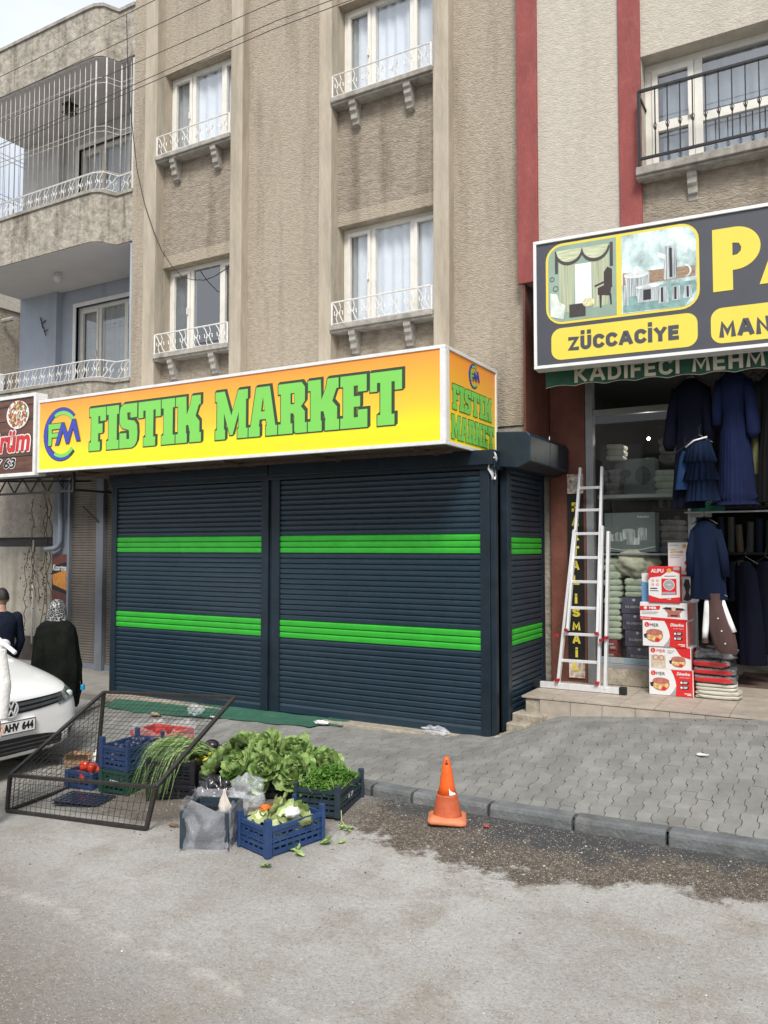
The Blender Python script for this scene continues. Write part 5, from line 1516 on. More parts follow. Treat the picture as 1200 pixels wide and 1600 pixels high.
t = garment('knit_cardigan', 'brown cardigan with long white sleeves hanging below the denim coat', 'cardigan', (-1.07, 8.44, 0),
        [(.98, .075, .05, .05, .10), (1.06, .11, .055, .05, .07), (1.2, .115, .06, .05, .04), (1.34, .09, .055, .03, .01), (1.45, .075, .05, .02, -.01), (1.56, .08, .05, 0, -.02)], M['brown_cloth'], (5, 1),
        [[(-.07, -.01, 1.54, .035), (-.085, -.02, 1.36, .036), (-.10, -.03, 1.20, .032), (-.105, -.03, 1.12, .028)], [(.04, .0, 1.54, .025), (.075, .0, 1.42, .026), (.125, -.01, 1.28, .027), (.16, -.02, 1.19, .025)]], seed=8, smat=M['white_cloth'])
mb = MB(); mb.tube([(-.105, -.03, 1.12), (-.105, -.03, 1.075)], .03, 10); mb.build('cuff', M['brown_cloth'], t)
mb = MB()
for z in (1.08, 1.20, 1.32): mb.ball((.05 - (z - 1.2) * .25, -.062, z), .008, 6, 4)
mb.build('buttons', M['white_cloth'], t)
for k, (x, y) in enumerate(((-.90, 9.5), (-.72, 9.7), (-.50, 9.9))):
    garment('black_coat', 'black long coats on a rail inside the dark entrance', 'coat', (x, y, 0), [(.75 + .1 * k, .15, .1, .08, .04), (1.3, .13, .09, .05, .02), (1.75, .11, .08, .02, 0), (1.86, .04, .04, 0, 0)], M['navy_cloth'], (7, 1), group='black coats on a rail inside the shop', seed=20 + k)
garment('grey_nightdress', 'pale grey nightdress hanging far inside the entrance at the right edge', 'nightdress', (-.55, 10.2, 0), [(1.0, .17, .07, .08, 0), (1.4, .16, .07, .06, 0), (1.62, .14, .06, .02, 0), (1.72, .05, .04, 0, 0)], mk('grey_cotton', (.20, .21, .20), .9, .2, 9), (11, 1), group='clothes inside the shop', seed=31)
ra = thing('clothes_rail', 'thin steel rail under the awning that carries the hanging clothes', 'rail', (-.9, 8.46, 3.8))
mb = MB(); mb.tube([(-1.5, 8.46, 3.86), (1.5, 8.46, 3.86)], .012, 6); mb.tube([(-1.33, 8.46, 3.86), (-1.33, 9.0, 3.86)], .01, 6); mb.build('tube', M['alu_grey'], ra, world=True)
mb = MB(); mb.tube([(-1.36, 8.48, 2.36), (.6, 8.48, 2.36)], .010, 6); mb.tube([(-1.34, 8.48, 2.36), (-1.34, 9.0, 2.36)], .01, 6); mb.build('lower_tube', M['alu_grey'], ra, world=True)
# green shelf label and shelves in the shop
t = thing('shelf_sign', 'small green sign panel with a grey ledge below the tiered skirt', 'sign', (-1.2, 8.6, 2.3))
mb = MB(); mb.box(-1.32, -1.0, 8.62, 8.64, 2.36, 2.50); mb.build('panel', mk('teal_panel', (.01, .13, .09), .5), t, world=True)
mb = MB(); mb.box(-1.33, -1.12, 8.60, 8.63, 2.315, 2.355); mb.build('ledge', M['alu_grey'], t, world=True)
mb = MB(); text(mb, 'AYŞ', -1.2, -1.05, 2.46, 2.495, 8.617, .02); mb.build('lettering', M['s_yellow'], t, world=True)
sh_ = thing('fabric_shelf', 'dim shelves of fabric rolls at the back of the shop', 'shelf', (0, 13.4, .5))
mb = MB()
for z in (1.2, 1.9, 2.6, 3.3): mb.box(-2.6, 2.6, 13.2, 13.8, z, z + .04)
mb.build('board', M['dark_steel'], sh_, world=True)
r2 = random.Random(3)
cols = [mk('roll_%s' % n_, c, .9) for n_, c in (('grey', (.12, .13, .13)), ('teal', (.04, .09, .09)), ('sand', (.2, .17, .12)), ('navy', (.02, .03, .07)))]
mb = MB(); x = -2.5
while x < 2.5:
    for z in (1.24, 1.94, 2.64):
        mb.c = r2.randrange(4); mb.tube([(x, 13.3, z), (x + r2.uniform(-.02, .02), 13.3, z + r2.uniform(.4, .58))], .05, 8)
    x += .13
mb.build('fabric_rolls', cols, sh_, world=True)
t = thing('doormat', 'brown patterned doormat on the shop floor at the right edge', 'doormat', (-.7, 10, .5))
mb = MB(); mb.box(-1.05, .2, 9.5, 10.6, .5, .512); mb.build('mat', mk('brown_mat', (.10, .062, .05), .95, .3, 14), t, world=True)

# goods behind the shop window
def stack(label, x, y, z, w, d, hs, mat, seed, cat='fabric stack', name='folded_fabric', group='folded cloth in the shop window'):
    t = thing(name, label, cat, (x, y, z), 0, group)
    r = random.Random(seed); zz = 0
    for h in hs:
        mb = MB(); mb.sm = True
        ww = w * r.uniform(.9, 1.03); o = r.uniform(-.01, .01)
        rings = []
        for yy in (0, .01, d - .01, d):
            e = .012 if yy in (0, d) else 0
            P = rrect(-ww / 2 + o + e, ww / 2 + o - e, zz + e * .4, zz + h - e * .4, h * .42, 4)
            rings.append([(p[0], yy + .006 * sin(p[0] * 40), p[1] + .004 * sin(p[0] * 25 + seed)) for p in P])
        mb.loft(rings); mb.build('fold', mat, t, fixn=True); zz += h
    return t
stack('tall stack of sage folded cloths at the left side of the shop window', -2.24, 9.10, .98, .19, .3, [.07, .06, .075, .06, .07, .06, .075, .07, .06, .07, .09, .08, .075], M['linen_green'], 1)
stack('short stack of three sage folded cloths on the dark gift boxes', -1.96, 9.12, 1.68 - .22, .31, .3, [.06, .07, .08], M['linen_green'], 2)
t = thing('blanket_bundle', 'crumpled beige green blanket bundle lying on the folded cloths in the window', 'blanket', (-2.0, 9.2, 1.68), group='folded cloth in the shop window')
mb = MB(); mb.sm = True
def bl(u, v):
    a, b = 2 * pi * u, pi * v
    p = Vector((.24 * sin(b) * cos(a), .15 * sin(b) * sin(a), .15 * cos(b)))
    k = 1 + .28 * noise.noise(p * 9) + .16 * noise.noise(p * 22)
    return (p.x * k, p.y * k, .15 + p.z * k)
mb.grid(bl, 48, 28); mb.build('cloth', mk('beige_blanket', (.46, .44, .34), .9, .2, 10), t)
for i, z in enumerate((.74, .92, 1.10, 1.28)):
    t = thing('gift_box', ['lowest dark gift box with silver lettering in the shop window', 'second dark gift box from the bottom in the shop window', 'second dark gift box from the top, violet tinted, in the shop window', 'topmost dark gift box, under the three sage cloths'][i], 'box', (-1.95 + (.03, .015, -.01, -.02)[i], 9.08, z), 0, 'dark gift boxes tied with string')
    mb = MB(); mb.box(-.165, .165, 0, .28, 0, .172); mb.build('carton', mk('violet_grey_card', (.07, .06, .10), .4, .3, 7, col2=(.12, .10, .17)), t, bevel=.003)
    mb = MB(); text(mb, 'RUBENIS', -.12, .07, .06, .085, -.003, .0); mb.prism([(-.03, .13), (-.01, .15), (-.03, .165), (-.05, .15)], -.004, -.002); mb.build('lettering', M['alu'], t)
    mb = MB(); mb.bar((.05, -.004, 0), (.05, -.004, .172), .008, .004); mb.build('string', mk('gold_string', (.2, .17, .08), .7), t)
for i, z in enumerate((.74, .86)):
    t = thing('red_carton', ['lower small red carton in the left corner of the shop window', 'upper small red carton in the left corner of the shop window'][i], 'box', (-2.26, 9.09, z), 0, 'small red cartons in the window')
    mb = MB(); mb.box(-.07, .07, 0, .2, 0, .115); mb.build('carton', mk('dull_red_card', (.24, .03, .035), .5, .3, 12), t, bevel=.003)
    mb = MB(); mb.box(-.05, .03, -.002, 0, .06, .08); mb.box(-.01, .05, -.002, 0, .02, .045); mb.build('print', LB['g'], t)
t = thing('cookware_box', 'large grey box with steel pots pictured, standing on the fabric in the window', 'box', (-2.04, 9.14, 1.96), R(-2), 'boxes in the shop window')
mb = MB(); mb.box(-.29, .27, 0, .2, 0, .44); mb.build('carton', mk('grey_green_card', (.15, .18, .18), .4, .12, 5), t, bevel=.004)
mb = MB()
for (x, z, w_, h_) in ((-.13, .12, .05, .08), (-.02, .14, .07, .10), (.13, .13, .05, .12), (-.2, .12, .04, .06), (.03, .08, .07, .06)):
    mb.prism(rrect(x - w_, x + w_, z, z + h_, .012), -.003, -.001)
    mb.prism(circ(x, z + h_, w_, .02, 14), -.005, -.0035)
mb.build('pot_picture', mk('steel_print', (.42, .44, .45), .4, .7, 4, st=(9, 1, 1)), t)
mb = MB(); mb.tube([(-.29, -.004, .05), (-.1, -.004, .02), (.1, -.004, .025), (.27, -.004, .06)], .004, 4); text(mb, 'FALIN', .08, .2, .38, .40, -.003, .02); mb.build('lettering', M['white'], t)
t = thing('aircon_reflection', 'added pale box imitating air conditioners reflected high in the shop window', 'box', (-2.05, 9.5, 2.62), 0, 'boxes in the shop window')  # added box, imitates air conditioners mirrored in the pane
mb = MB(); mb.box(-.24, .22, 0, .2, 0, .42); mb.build('carton', mk('reflection_pale_grey', (.20, .22, .21), .6, .1, 5), t, bevel=.003)
mb = MB(); mb.prism(circ(-.12, .25, .07, .05), -.003, -.001); mb.prism(circ(.08, .22, .09, .11), -.003, -.001); mb.build('picture', mk('reflection_dim_disc', (.09, .10, .10), .6, .4, 20), t)  # discs painted to look like the reflected fans
mb = MB(); mb.box(-2.38, -1.42, 9.06, 9.6, 2.56, 2.6); mb.box(-2.38, -1.42, 9.06, 9.6, 1.925, 1.945); mb.box(-2.38, -1.42, 9.06, 9.5, .68, .735)
t = thing('display_shelf', 'glass fronted display shelves behind the shop window', 'shelf', (-1.9, 9.3, .7)); mb.build('boards', M['alu_grey'], t, world=True)
mb = MB(); mb.box(-2.39, -1.42, 8.985, 8.995, .735, .80)
t = thing('window_sticker', 'pale advertising strip along the bottom of the shop window', 'sticker', (-1.9, 8.98, .73)); mb.build('strip', mk('pale_strip', (.30, .34, .34), .4), t, world=True)
mb = MB(); text(mb, 'NERO', -2.36, -2.24, .75, .78, 8.983, .02); text(mb, 'YORGAN', -2.10, -1.86, .745, .785, 8.983, .02); mb.build('lettering', LB['b'], t, world=True)

for i, (x, y, z, w_, hs, m_) in enumerate(((-1.66, 9.3, 2.60, .30, [.07, .08, .07, .06], 'linen_green'), (-2.26, 9.35, 3.02, .2, [.06, .07, .06], 'linen'), (-1.62, 9.3, 1.945, .26, [.08, .07, .09, .07, .06], 'linen_dim'), (-2.28, 9.3, 2.60, .2, [.07, .09, .08, .07], 'linen_dim'), (-1.60, 9.3, 1.0, .2, [.08, .09, .08, .07, .09, .08], 'linen_dim'), (-1.62, 9.5, 2.98, .36, [.10, .10, .09], 'linen_dim'))):
    if m_ == 'linen_dim' and m_ not in M: M[m_] = mk('dim_cloth', (.13, .12, .13), .85, .3, 8, .3, 20, col2=(.22, .2, .19))
    stack(['green cloth stack on the upper display shelf beside the doorway', 'small cream cloth pile at the top left inside the window', 'dull cloth stack on the middle shelf beside the doorway', 'dull cloth pile at the left end of the upper shelf', 'dull cloth stack low in the window behind the appliance boxes', 'wide dull bundle at the top right inside the window'][i], x, y, z, w_, .26, hs, M[m_], 40 + i)
# ladder
LD = thing('ladder', 'aluminium extension ladder on a wide foot bar leaning beside the shop window', 'ladder', (-2.43, 8.5, .5))
def rail(a, b, w=.03, d=.062): 
    mb = MB(); mb.bar(a, b, w, d, up=(0, 1, 0)); return mb
# lower (outer) section
A0, A1 = Vector((-2.66, 8.42, .535)), Vector((-2.535, 8.67, 2.20))
B0, B1 = Vector((-2.155, 8.42, .535)), Vector((-2.165, 8.67, 2.18))
C0, C1 = Vector((-2.23, 8.44, .54)), Vector((-2.235, 8.69, 2.12))
D0, D1 = Vector((-2.56, 8.46, 1.12)), Vector((-2.515, 8.86, 2.90))
E0, E1 = Vector((-2.24, 8.46, 1.10)), Vector((-2.275, 8.86, 2.90))
for a, b in ((A0, A1), (C0, C1 + Vector((0, 0, .12)))): rail(a, b).build('rail', M['alu'], LD, world=True, bevel=.003)
rail(B0, B1).build('rail', M['alu'], LD, world=True, bevel=.003)
for a, b in ((D0, D1), (E0, E1)): rail(a, b, .027, .055).build('rail', M['alu'], LD, world=True, bevel=.003)
def rung(a0, a1, b0, b1, z):
    p = a0.lerp(a1, (z - a0.z) / (a1.z - a0.z)); q = b0.lerp(b1, (z - b0.z) / (b1.z - b0.z))
    mb = MB(); mb.bar(p, q, .03, .03); return mb.build('rung', M['alu'], LD, world=True, bevel=.003)
for z in (.80, 1.08, 1.36): rung(A0, A1, C0, C1, z)
for z in (1.64, 1.90, 2.16, 2.42, 2.67): rung(D0, D1, E0, E1, z)
mb = MB(); mb.bar((-2.86, 8.42, .535), (-2.0, 8.42, .535), .05, .065); mb.build('foot_bar', M['alu'], LD, world=True, bevel=.004)
mb = MB(); mb.box(-2.92, -2.85, 8.385, 8.455, .498, .59); mb.box(-2.01, -1.94, 8.385, 8.455, .498, .575)
mb.build('end_cap', M['black'], LD, world=True, bevel=.006)
mb = MB()
for p in ((-2.67, 8.40, 1.07), (-2.15, 8.45, 1.07), (-2.20, 8.45, 1.04), (-2.655, 8.38, .60), (-2.235, 8.39, .60), (-2.57, 8.44, 1.13), (-2.245, 8.44, 1.11), (-2.17, 8.66, 2.10)): mb.box(p[0] - .018, p[0] + .018, p[1] - .03, p[1] + .03, p[2] - .014, p[2] + .014)
mb.build('red_clip', mk('red_plastic', (.35, .01, .02), .4), LD, world=True)

# small lit bulbs inside the shop
for i, (x, y, z, en) in enumerate(((-1.95, 9.75, 3.3, 3), (-.75, 10.8, 3.3, .4))):
    mb = MB(); mb.sm = True; mb.ball((0, 0, 0), .018, 10, 8)
    m_ = bpy.data.materials.new('lit_bulb'); m_.use_nodes = True; b_ = m_.node_tree.nodes['Principled BSDF']; b_.inputs['Emission Color'].default_value = (1, .97, .9, 1); b_.inputs['Emission Strength'].default_value = 12
    o = mb.build('light_bulb', m_); o.location = (x, y, z); tag(o, ['lit bulb above the goods behind the shop window', 'lit bulb further inside the shop, above the doorway'][i], 'light bulb', 'lit bulbs in the shop')
    ld = bpy.data.lights.new('bulb_light', 'POINT'); ld.energy = en; ld.color = (1, .93, .82); ld.shadow_soft_size = .05
    lo = bpy.data.objects.new('bulb_light', ld); link(lo); lo.location = (x, y - .02, z - .07)
# ================================================================ cage, crates, vegetables, cone
CG = thing('mesh_cage', 'rusty black wedge shaped wire mesh cage tipped on the road around the crates', 'cage', (-5.3, 4.8, -.1))
V = Vector
F1, F2, B1_, B2_ = V((-6.06, 4.31, -.175)), V((-4.44, 4.29, -.04)), V((-6.23, 5.37, -.19)), V((-4.61, 5.35, -.05))
T1, T2, U1, U2 = V((-6.03, 4.31, .12)), V((-4.35, 4.29, .27)), V((-6.14, 5.37, .63)), V((-4.52, 5.35, .73))
for a, b in ((F1, F2), (T1, T2), (U1, U2), (F1, T1), (F2, T2), (B1_, U1), (F1, B1_), (T1, U1), (T2, U2)):
    mb = MB(); mb.bar(a, b, .032, .026); mb.build('frame_bar', M['dark_steel'], CG, world=True, bevel=.003)
def meshpanel(a, b, c, d, nu, nv):
    """a-b bottom edge, d-c top edge"""
    mb = MB()
    r = random.Random(nu * 31 + nv)
    for k in range(1, nu):
        u = k / nu + r.uniform(-.08, .08) / nu
        mb.tube([a.lerp(b, u), (a.lerp(b, u) + d.lerp(c, u)) / 2 + V((r.uniform(-.004, .004), r.uniform(-.004, .004), 0)), d.lerp(c, u)], .0018, 4)
    for k in range(1, nv):
        v = k / nv
        P = [a.lerp(d, v).lerp(b.lerp(c, v), t / 6) + V((0, .003 * sin(t * 2 + k), .004 * sin(t * 1.7 + k))) for t in range(7)]
        mb.tube(P, .0018, 4)
    return mb.build('wire_mesh', M['dark_steel'], CG, world=True)
meshpanel(F1, F2, T2, T1, 27, 5)
meshpanel(F1, B1_, U1, T1, 18, 11)
meshpanel(T1, T2, U2, U1, 27, 20)

def crate(label, x, y, rz, w, d, h, mat, z=None, posts=0, group='plastic vegetable crates', rows=3, tilt=0, mark=None):
    z = road_z(x, y) + .002 if z is None else z
    t = thing('plastic_crate', label, 'crate', (x, y, z), R(rz), group)
    if tilt: t.rotation_euler.x = R(tilt)
    mb = MB()
    n = int(w / .045); m = int(d / .045)
    for k in range(n + 1): q = -w / 2 + w * k / n; mb.box(q - .006, q + .006, -d / 2, d / 2, .012, .020)
    for k in range(m + 1): q = -d / 2 + d * k / m; mb.box(-w / 2, w / 2, q - .006, q + .006, .0125, .0195)
    mb.build('base', mat, t)
    for sx, sy, L_ in ((0, -1, w), (0, 1, w), (-1, 0, d), (1, 0, d)):
        mb = MB()
        rz_ = {(0, -1): 0, (0, 1): pi, (-1, 0): -pi / 2, (1, 0): pi / 2}[(sx, sy)]
        off = d / 2 if sx == 0 else w / 2
        mb.T = Matrix.Rotation(rz_, 4, 'Z') @ Matrix.Translation((0, -off, 0))
        hl = L_ / 2 - .012
        mb.box(-hl, hl, 0, .008, 0, .035); mb.box(-hl, hl, -.008, .010, h - .028, h)
        hh = h - .063; g = hh / rows
        for k in range(rows):
            zz = .035 + g * k
            mb.box(-hl, hl, .001, .007, zz + g * .42, zz + g)
            q = -hl + .035
            j = 0
            while q < hl:
                mb.box(q - .006, q + .006, -.002, .0075, zz, zz + g * .42); q += .055; j += 1
        mb.box(-hl, hl, -.006, .002, h * .5 - .005, h * .5 + .005)
        if mark and (sx, sy) == (0, -1):
            mb.box(-.06, .06, -.005, .004, h * .35, h * .75)
        mb.build('side_panel', mat, t)
        if mark and (sx, sy) == (0, -1):
            m2 = MB(); text(m2, mark, -.05, .05, h * .45, h * .62, -d / 2 - .007, .02); m2.build('lettering', M['white'], t)
    for sx in (-1, 1):
        for sy in (-1, 1):
            mb = MB(); c = .02
            mb.box(sx * (w / 2) - c * .9, sx * (w / 2) + c * .9 - sx * .008, sy * (d / 2) - c * .9 - sy * .0, sy * (d / 2) + c * .9 - sy * .008, 0, h + posts)
            mb.build('corner_post', mat, t, bevel=.006)
    return t
M['crate_blue'] = mk('blue_plastic', (.018, .050, .145), .45, .15, 8, wear=.3, wcol=(.10, .12, .17), ws=12)
M['crate_black'] = mk('black_plastic', (.012, .013, .018), .42, .2, 8, wear=.25, wcol=(.05, .05, .055), ws=12)
M['crate_green'] = mk('dark_green_plastic', (.012, .055, .040), .45, .15, 8, wear=.2, wcol=(.05, .09, .08), ws=12)
M['crate_slate'] = mk('slate_plastic', (.022, .036, .050), .45, .15, 8, wear=.2, wcol=(.07, .09, .10), ws=12)
M['crate_pink'] = mk('pink_red_plastic', (.52, .07, .06), .4, .2, 9, wear=.5, wcol=(.62, .30, .27), ws=9)
cb = crate('bright blue crate full of leaf scraps, nearest to the viewer', -3.345, 4.46, 75, .47, .31, .19, M['crate_blue'], posts=.055)
crate('dark crate wrapped in clear plastic, left of the bright blue one', -3.77, 4.25, 22, .31, .30, .25, M['crate_slate'], rows=3)
crate('dark slate crate of parsley beside the kerb', -3.44, 5.19, 101, .50, .34, .19, M['crate_slate'], posts=.04, mark='17')
crate('black crate under the lettuces, behind the bright blue crate', -3.93, 5.32, 18, .44, .36, .19, M['crate_black'])
crate('black crate under the lettuces, next to the spring onions', -4.40, 5.20, 18, .40, .36, .19, M['crate_black'])
oc = crate('lower black crate beneath the spring onions', -4.935, 5.19, 107.5, .5, .40, .165, M['crate_black'], z=-.11, mark='17')
crate('upper black slatted crate holding the spring onions and yellow peppers', -4.935, 5.20, 107.5, .52, .41, .17, M['crate_black'], z=.06, posts=.03, rows=4)
crate('dark green crate carrying the blue one, inside the cage', -5.52, 5.16, 2, .32, .42, .2, M['crate_green'], z=-.125, mark='ÖZKAN')
crate('blue crate with tall corner posts stacked on the dark green crate', -5.52, 5.16, 1, .32, .42, .2, M['crate_blue'], z=.078, posts=.07)
crate('small blue crate holding the tomatoes', -6.0, 5.12, 4, .31, .28, .15, M['crate_blue'], rows=2)
pz = pav_z(-6.1, 5.95) + .004
for k, lab in enumerate(('pinkish red crate standing left on the pavement, wrapped in film', 'pinkish red crate standing right on the pavement, next to its twin')):
    crate(lab, -6.15 + .245 * k, 6.02 + .02 * k, 3, .235, .34, .23, M['crate_pink'], z=pz, group='pinkish crates wrapped in film')

# clear film
def filmmat(name, a=.16, col=(.85, .88, .9), ns=6):
    m = bpy.data.materials.new(name); m.use_nodes = True
    t = m.node_tree; N = t.nodes.new; L = t.links.new
    b = t.nodes['Principled BSDF']; b.inputs['Base Color'].default_value = (*col, 1); b.inputs['Roughness'].default_value = .12
    tr = N('ShaderNodeBsdfTransparent'); ms = N('ShaderNodeMixShader')
    n = N('ShaderNodeTexNoise'); n.inputs['Scale'].default_value = ns; n.inputs['Detail'].default_value = 4; n.inputs['Distortion'].default_value = 1.6
    tx = N('ShaderNodeTexCoord'); L(tx.outputs['Object'], n.inputs['Vector'])
    r = N('ShaderNodeMapRange'); L(n.outputs[0], r.inputs[0]); r.inputs[1].default_value = .42; r.inputs[2].default_value = .72; r.inputs[3].default_value = a; r.inputs[4].default_value = min(1, a + .24)
    L(r.outputs[0], ms.inputs[0]); L(tr.outputs[0], ms.inputs[1]); L(b.outputs[0], ms.inputs[2]); L(ms.outputs[0], t.nodes['Material Output'].inputs[0])
    bp = N('ShaderNodeBump'); bp.inputs['Strength'].default_value = .7; bp.inputs['Distance'].default_value = .02; L(n.outputs[0], bp.inputs['Height']); L(bp.outputs[0], b.inputs['Normal'])
    return m
M['film'] = filmmat('clear_film', .16); M['film2'] = filmmat('pale_film', .15, (.86, .87, .93), 4); M['blackbag'] = mk('black_bag', (.01, .01, .012), .22, .2, 8, coat=.5)
def crumple(mb, c, r, seed, sx=1, sy=1, sz=1, amp=.35, nu=40, nv=24, fr=5, top=0):
    c = Vector(c)
    def f(u, v):
        a, b = 2 * pi * u, pi * v
        p = Vector((sin(b) * cos(a), sin(b) * sin(a), cos(b)))
        k = 1 + amp * noise.noise(p * fr * .5 + Vector((seed, 0, 0))) * 1.2 + amp * .6 * abs(noise.noise(p * fr + Vector((0, seed, 0))))
        return (c.x + p.x * r * sx * k, c.y + p.y * r * sy * k, c.z + p.z * r * sz * k + top * max(0, p.z) ** 6)
    mb.sm = True
    mb.grid(f, nu, nv)
    return mb
def wrap(label, x, y, z, rz, w, d, h, mat, seed, flare=.03):
    t = thing('plastic_bag', label, 'plastic bag', (x, y, z), R(rz), 'clear plastic bags')
    mb = MB(); mb.sm = True
    n = 64; rings = []
    for j in range(15):
        v = j / 14; ring = []
        for k in range(n):
            a = 2 * pi * k / n
            sg = lambda q: (1 if q >= 0 else -1) * abs(q) ** .35
            e = 1 + flare * 2 * max(0, v - .8) * 5 + .10 * noise.noise(Vector((cos(a) * 3, sin(a) * 3, v * 4 + seed))) + .05 * noise.noise(Vector((cos(a) * 8, sin(a) * 8, v * 9 + seed))) + .04
            ring.append((w / 2 * 1.06 * sg(cos(a)) * e, d / 2 * 1.06 * sg(sin(a)) * e, h * v + .09 * max(0, v - .6) * noise.noise(Vector((cos(a) * 4, sin(a) * 4, seed))) * 2))
        rings.append(ring)
    mb.loft(rings, cap=False)
    mb.build('film', mat, t)
    return t
wrap('clear bag pulled over the dark crate left of the bright blue crate', -3.77, 4.25, road_z(-3.77, 4.25), 22, .33, .32, .30, M['film2'], 3, .02)
wrap('clear film around the two pinkish red crates', -6.03, 6.03, pz, 3, .52, .38, .27, M['film'], 8)
t = thing('plastic_bag', 'knotted clear bag lying on the crates beside the black bag', 'plastic bag', (-3.72, 4.55, .22), 0, 'clear plastic bags')
crumple(MB(), (0, 0, .04), .11, 5, 1.1, .9, 1).build('film', M['film'], t)
t = thing('black_bag', 'crumpled shiny black bag behind the wrapped crate', 'plastic bag', (-4.02, 4.55, .0), 0)
crumple(MB(), (0, 0, .16), .12, 9, 1.15, 1, 1.2, .5, fr=7).build('film', M['blackbag'], t)
t = thing('paper_bag_tip', 'pale twisted paper bag end standing up out of the wrapped crate', 'paper bag', (-3.74, 4.33, .2), 0)
mb = MB(); mb.sm = True
mb.loft([[(r_ * (1 + .35 * sin(3 * 6.2832 * k / 24 + z * 30)) * cos(6.2832 * k / 24) + .2 * z * z, r_ * .6 * (1 + .35 * sin(3 * 6.2832 * k / 24 + z * 30)) * sin(6.2832 * k / 24), z) for k in range(24)] for z, r_ in ((-.02, .055), (.03, .045), (.07, .028), (.10, .014), (.12, .010), (.14, .004))])
mb.build('paper', mk('cream_paper', (.58, .52, .46), .8), t)
t = thing('plastic_bag', 'small clear bag scrap lying at the foot of the market shutter', 'plastic bag', (-3.62, 7.38, .13), 0, 'clear plastic bags')
crumple(MB(), (0, 0, .02), .06, 4, 2.2, .7, .7, .6).build('film', M['film2'], t)
t = thing('plastic_bag', 'clear bag crumpled on the green carpet by the shutters', 'plastic bag', (-6.5, 7.0, .12), 0, 'clear plastic bags')
crumple(MB(), (0, 0, .02), .06, 14, 1.4, .9, .8, .6).build('film', M['film2'], t)

# ---- leaves
def leafgeo(mb, M4, L_, Wd, curl, ruff, seed, nu=5, nv=4, rib=True):
    """a cupped ruffled leaf growing along +x of M4, its upper side towards +z"""
    vs = []
    for i in range(nu + 1):
        u = i / nu
        w = Wd * (.22 + .78 * sin(pi * min(1, .12 + u * .80)) ** .7) * (1 if u < .99 else .72)
        for j in range(nv + 1):
            s = j / nv * 2 - 1
            a = curl * u
            x = L_ * (sin(a) / curl if abs(curl) > .05 else u)
            z = L_ * ((1 - cos(a)) / curl if abs(curl) > .05 else 0)
            z += .22 * Wd * s * s + ruff * Wd * noise.noise(Vector((u * 5 + seed, s * 2.4, seed * 1.7))) * (.3 + abs(s))
            vs.append(M4 @ Vector((x, s * w * (1 + .15 * noise.noise(Vector((u * 7, s, seed)))), z)))
    b = len(mb.v)
    mb.v += vs
    for i in range(nu):
        for j in range(nv):
            mb.f.append([b + i * (nv + 1) + j, b + (i + 1) * (nv + 1) + j, b + (i + 1) * (nv + 1) + j + 1, b + i * (nv + 1) + j + 1])
            mb.mi.append(1 if (rib and j in (nv // 2 - 1, nv // 2) and i < nu * .45 and nv < 5) else (2 if noise.noise(Vector((seed * 3.1, 0, 0))) > .12 else 0)); mb.sf.append(True)
M['leaf'] = mk('lettuce_leaf', (.20, .33, .09), .42, .3, 12, .6, 30, trans=.2, dist=.01, col2=(.36, .48, .18))
M['leaf_rib'] = mk('lettuce_rib', (.50, .62, .28), .5, .2, 14, trans=.2)
M['leaf_dark'] = mk('lettuce_leaf_dark', (.12, .23, .055), .5, .3, 12, .5, 40, trans=.25, dist=.008)
LM = [M['leaf'], M['leaf_rib'], M['leaf_dark']]
def lettuce_mesh(seed, r=.17, n=64):
    rr = random.Random(seed); mb = MB()
    for k in range(n):
        q = k / n
        el = R(88 - 95 * q ** .8) + rr.uniform(-.15, .15)
        az_ = k * 2.399 + rr.uniform(-.2, .2)
        L_ = r * (.62 + .45 * q) * rr.uniform(.85, 1.12)
        M4 = Matrix.Rotation(az_, 4, 'Z') @ Matrix.Translation((.010 + .02 * q, 0, .02)) @ Matrix.Rotation(-el, 4, 'Y') @ Matrix.Rotation(rr.uniform(-.35, .35), 4, 'X')
        leafgeo(mb, M4, L_, L_ * rr.uniform(.36, .5), rr.uniform(.2, .9), .55, rr.uniform(0, 99))
    return mb
protos = [lettuce_mesh(40 + k) for k in range(3)]
LET = [(-4.50, 5.10, .17, 1.0, -62, 200, 'bushy lettuce at the left front of the heap, hanging over the crate edge'),
       (-4.24, 5.10, .20, 1.0, -58, 250, 'lettuce at the front of the heap, just right of the hanging left one'),
       (-3.98, 5.14, .21, 1.05, -55, 265, 'lettuce at the middle front of the heap, above the clear knotted bag'),
       (-3.74, 5.22, .20, 1.0, -50, 285, 'lettuce at the right front of the heap, above the blue crate corner'),
       (-3.60, 5.42, .20, 1.0, -35, 320, 'rightmost lettuce of the heap, above the parsley'),
       (-4.36, 5.32, .30, 1.05, -25, 120, 'topmost lettuce on the left summit of the heap'),
       (-4.12, 5.30, .31, 1.1, -45, 250, 'lettuce near the summit showing its face between the top left and the middle ones'),
       (-3.90, 5.40, .29, 1.0, -35, 290, 'upper lettuce on the right slope of the heap'),
       (-3.74, 5.52, .22, .9, -20, 30, 'small lettuce at the far right behind the right slope of the heap'),
       (-4.55, 5.30, .22, .9, -30, 160, 'small lettuce behind the left front one, next to the crate of spring onions')]
lme = []
for p in protos:
    lme.append(None)
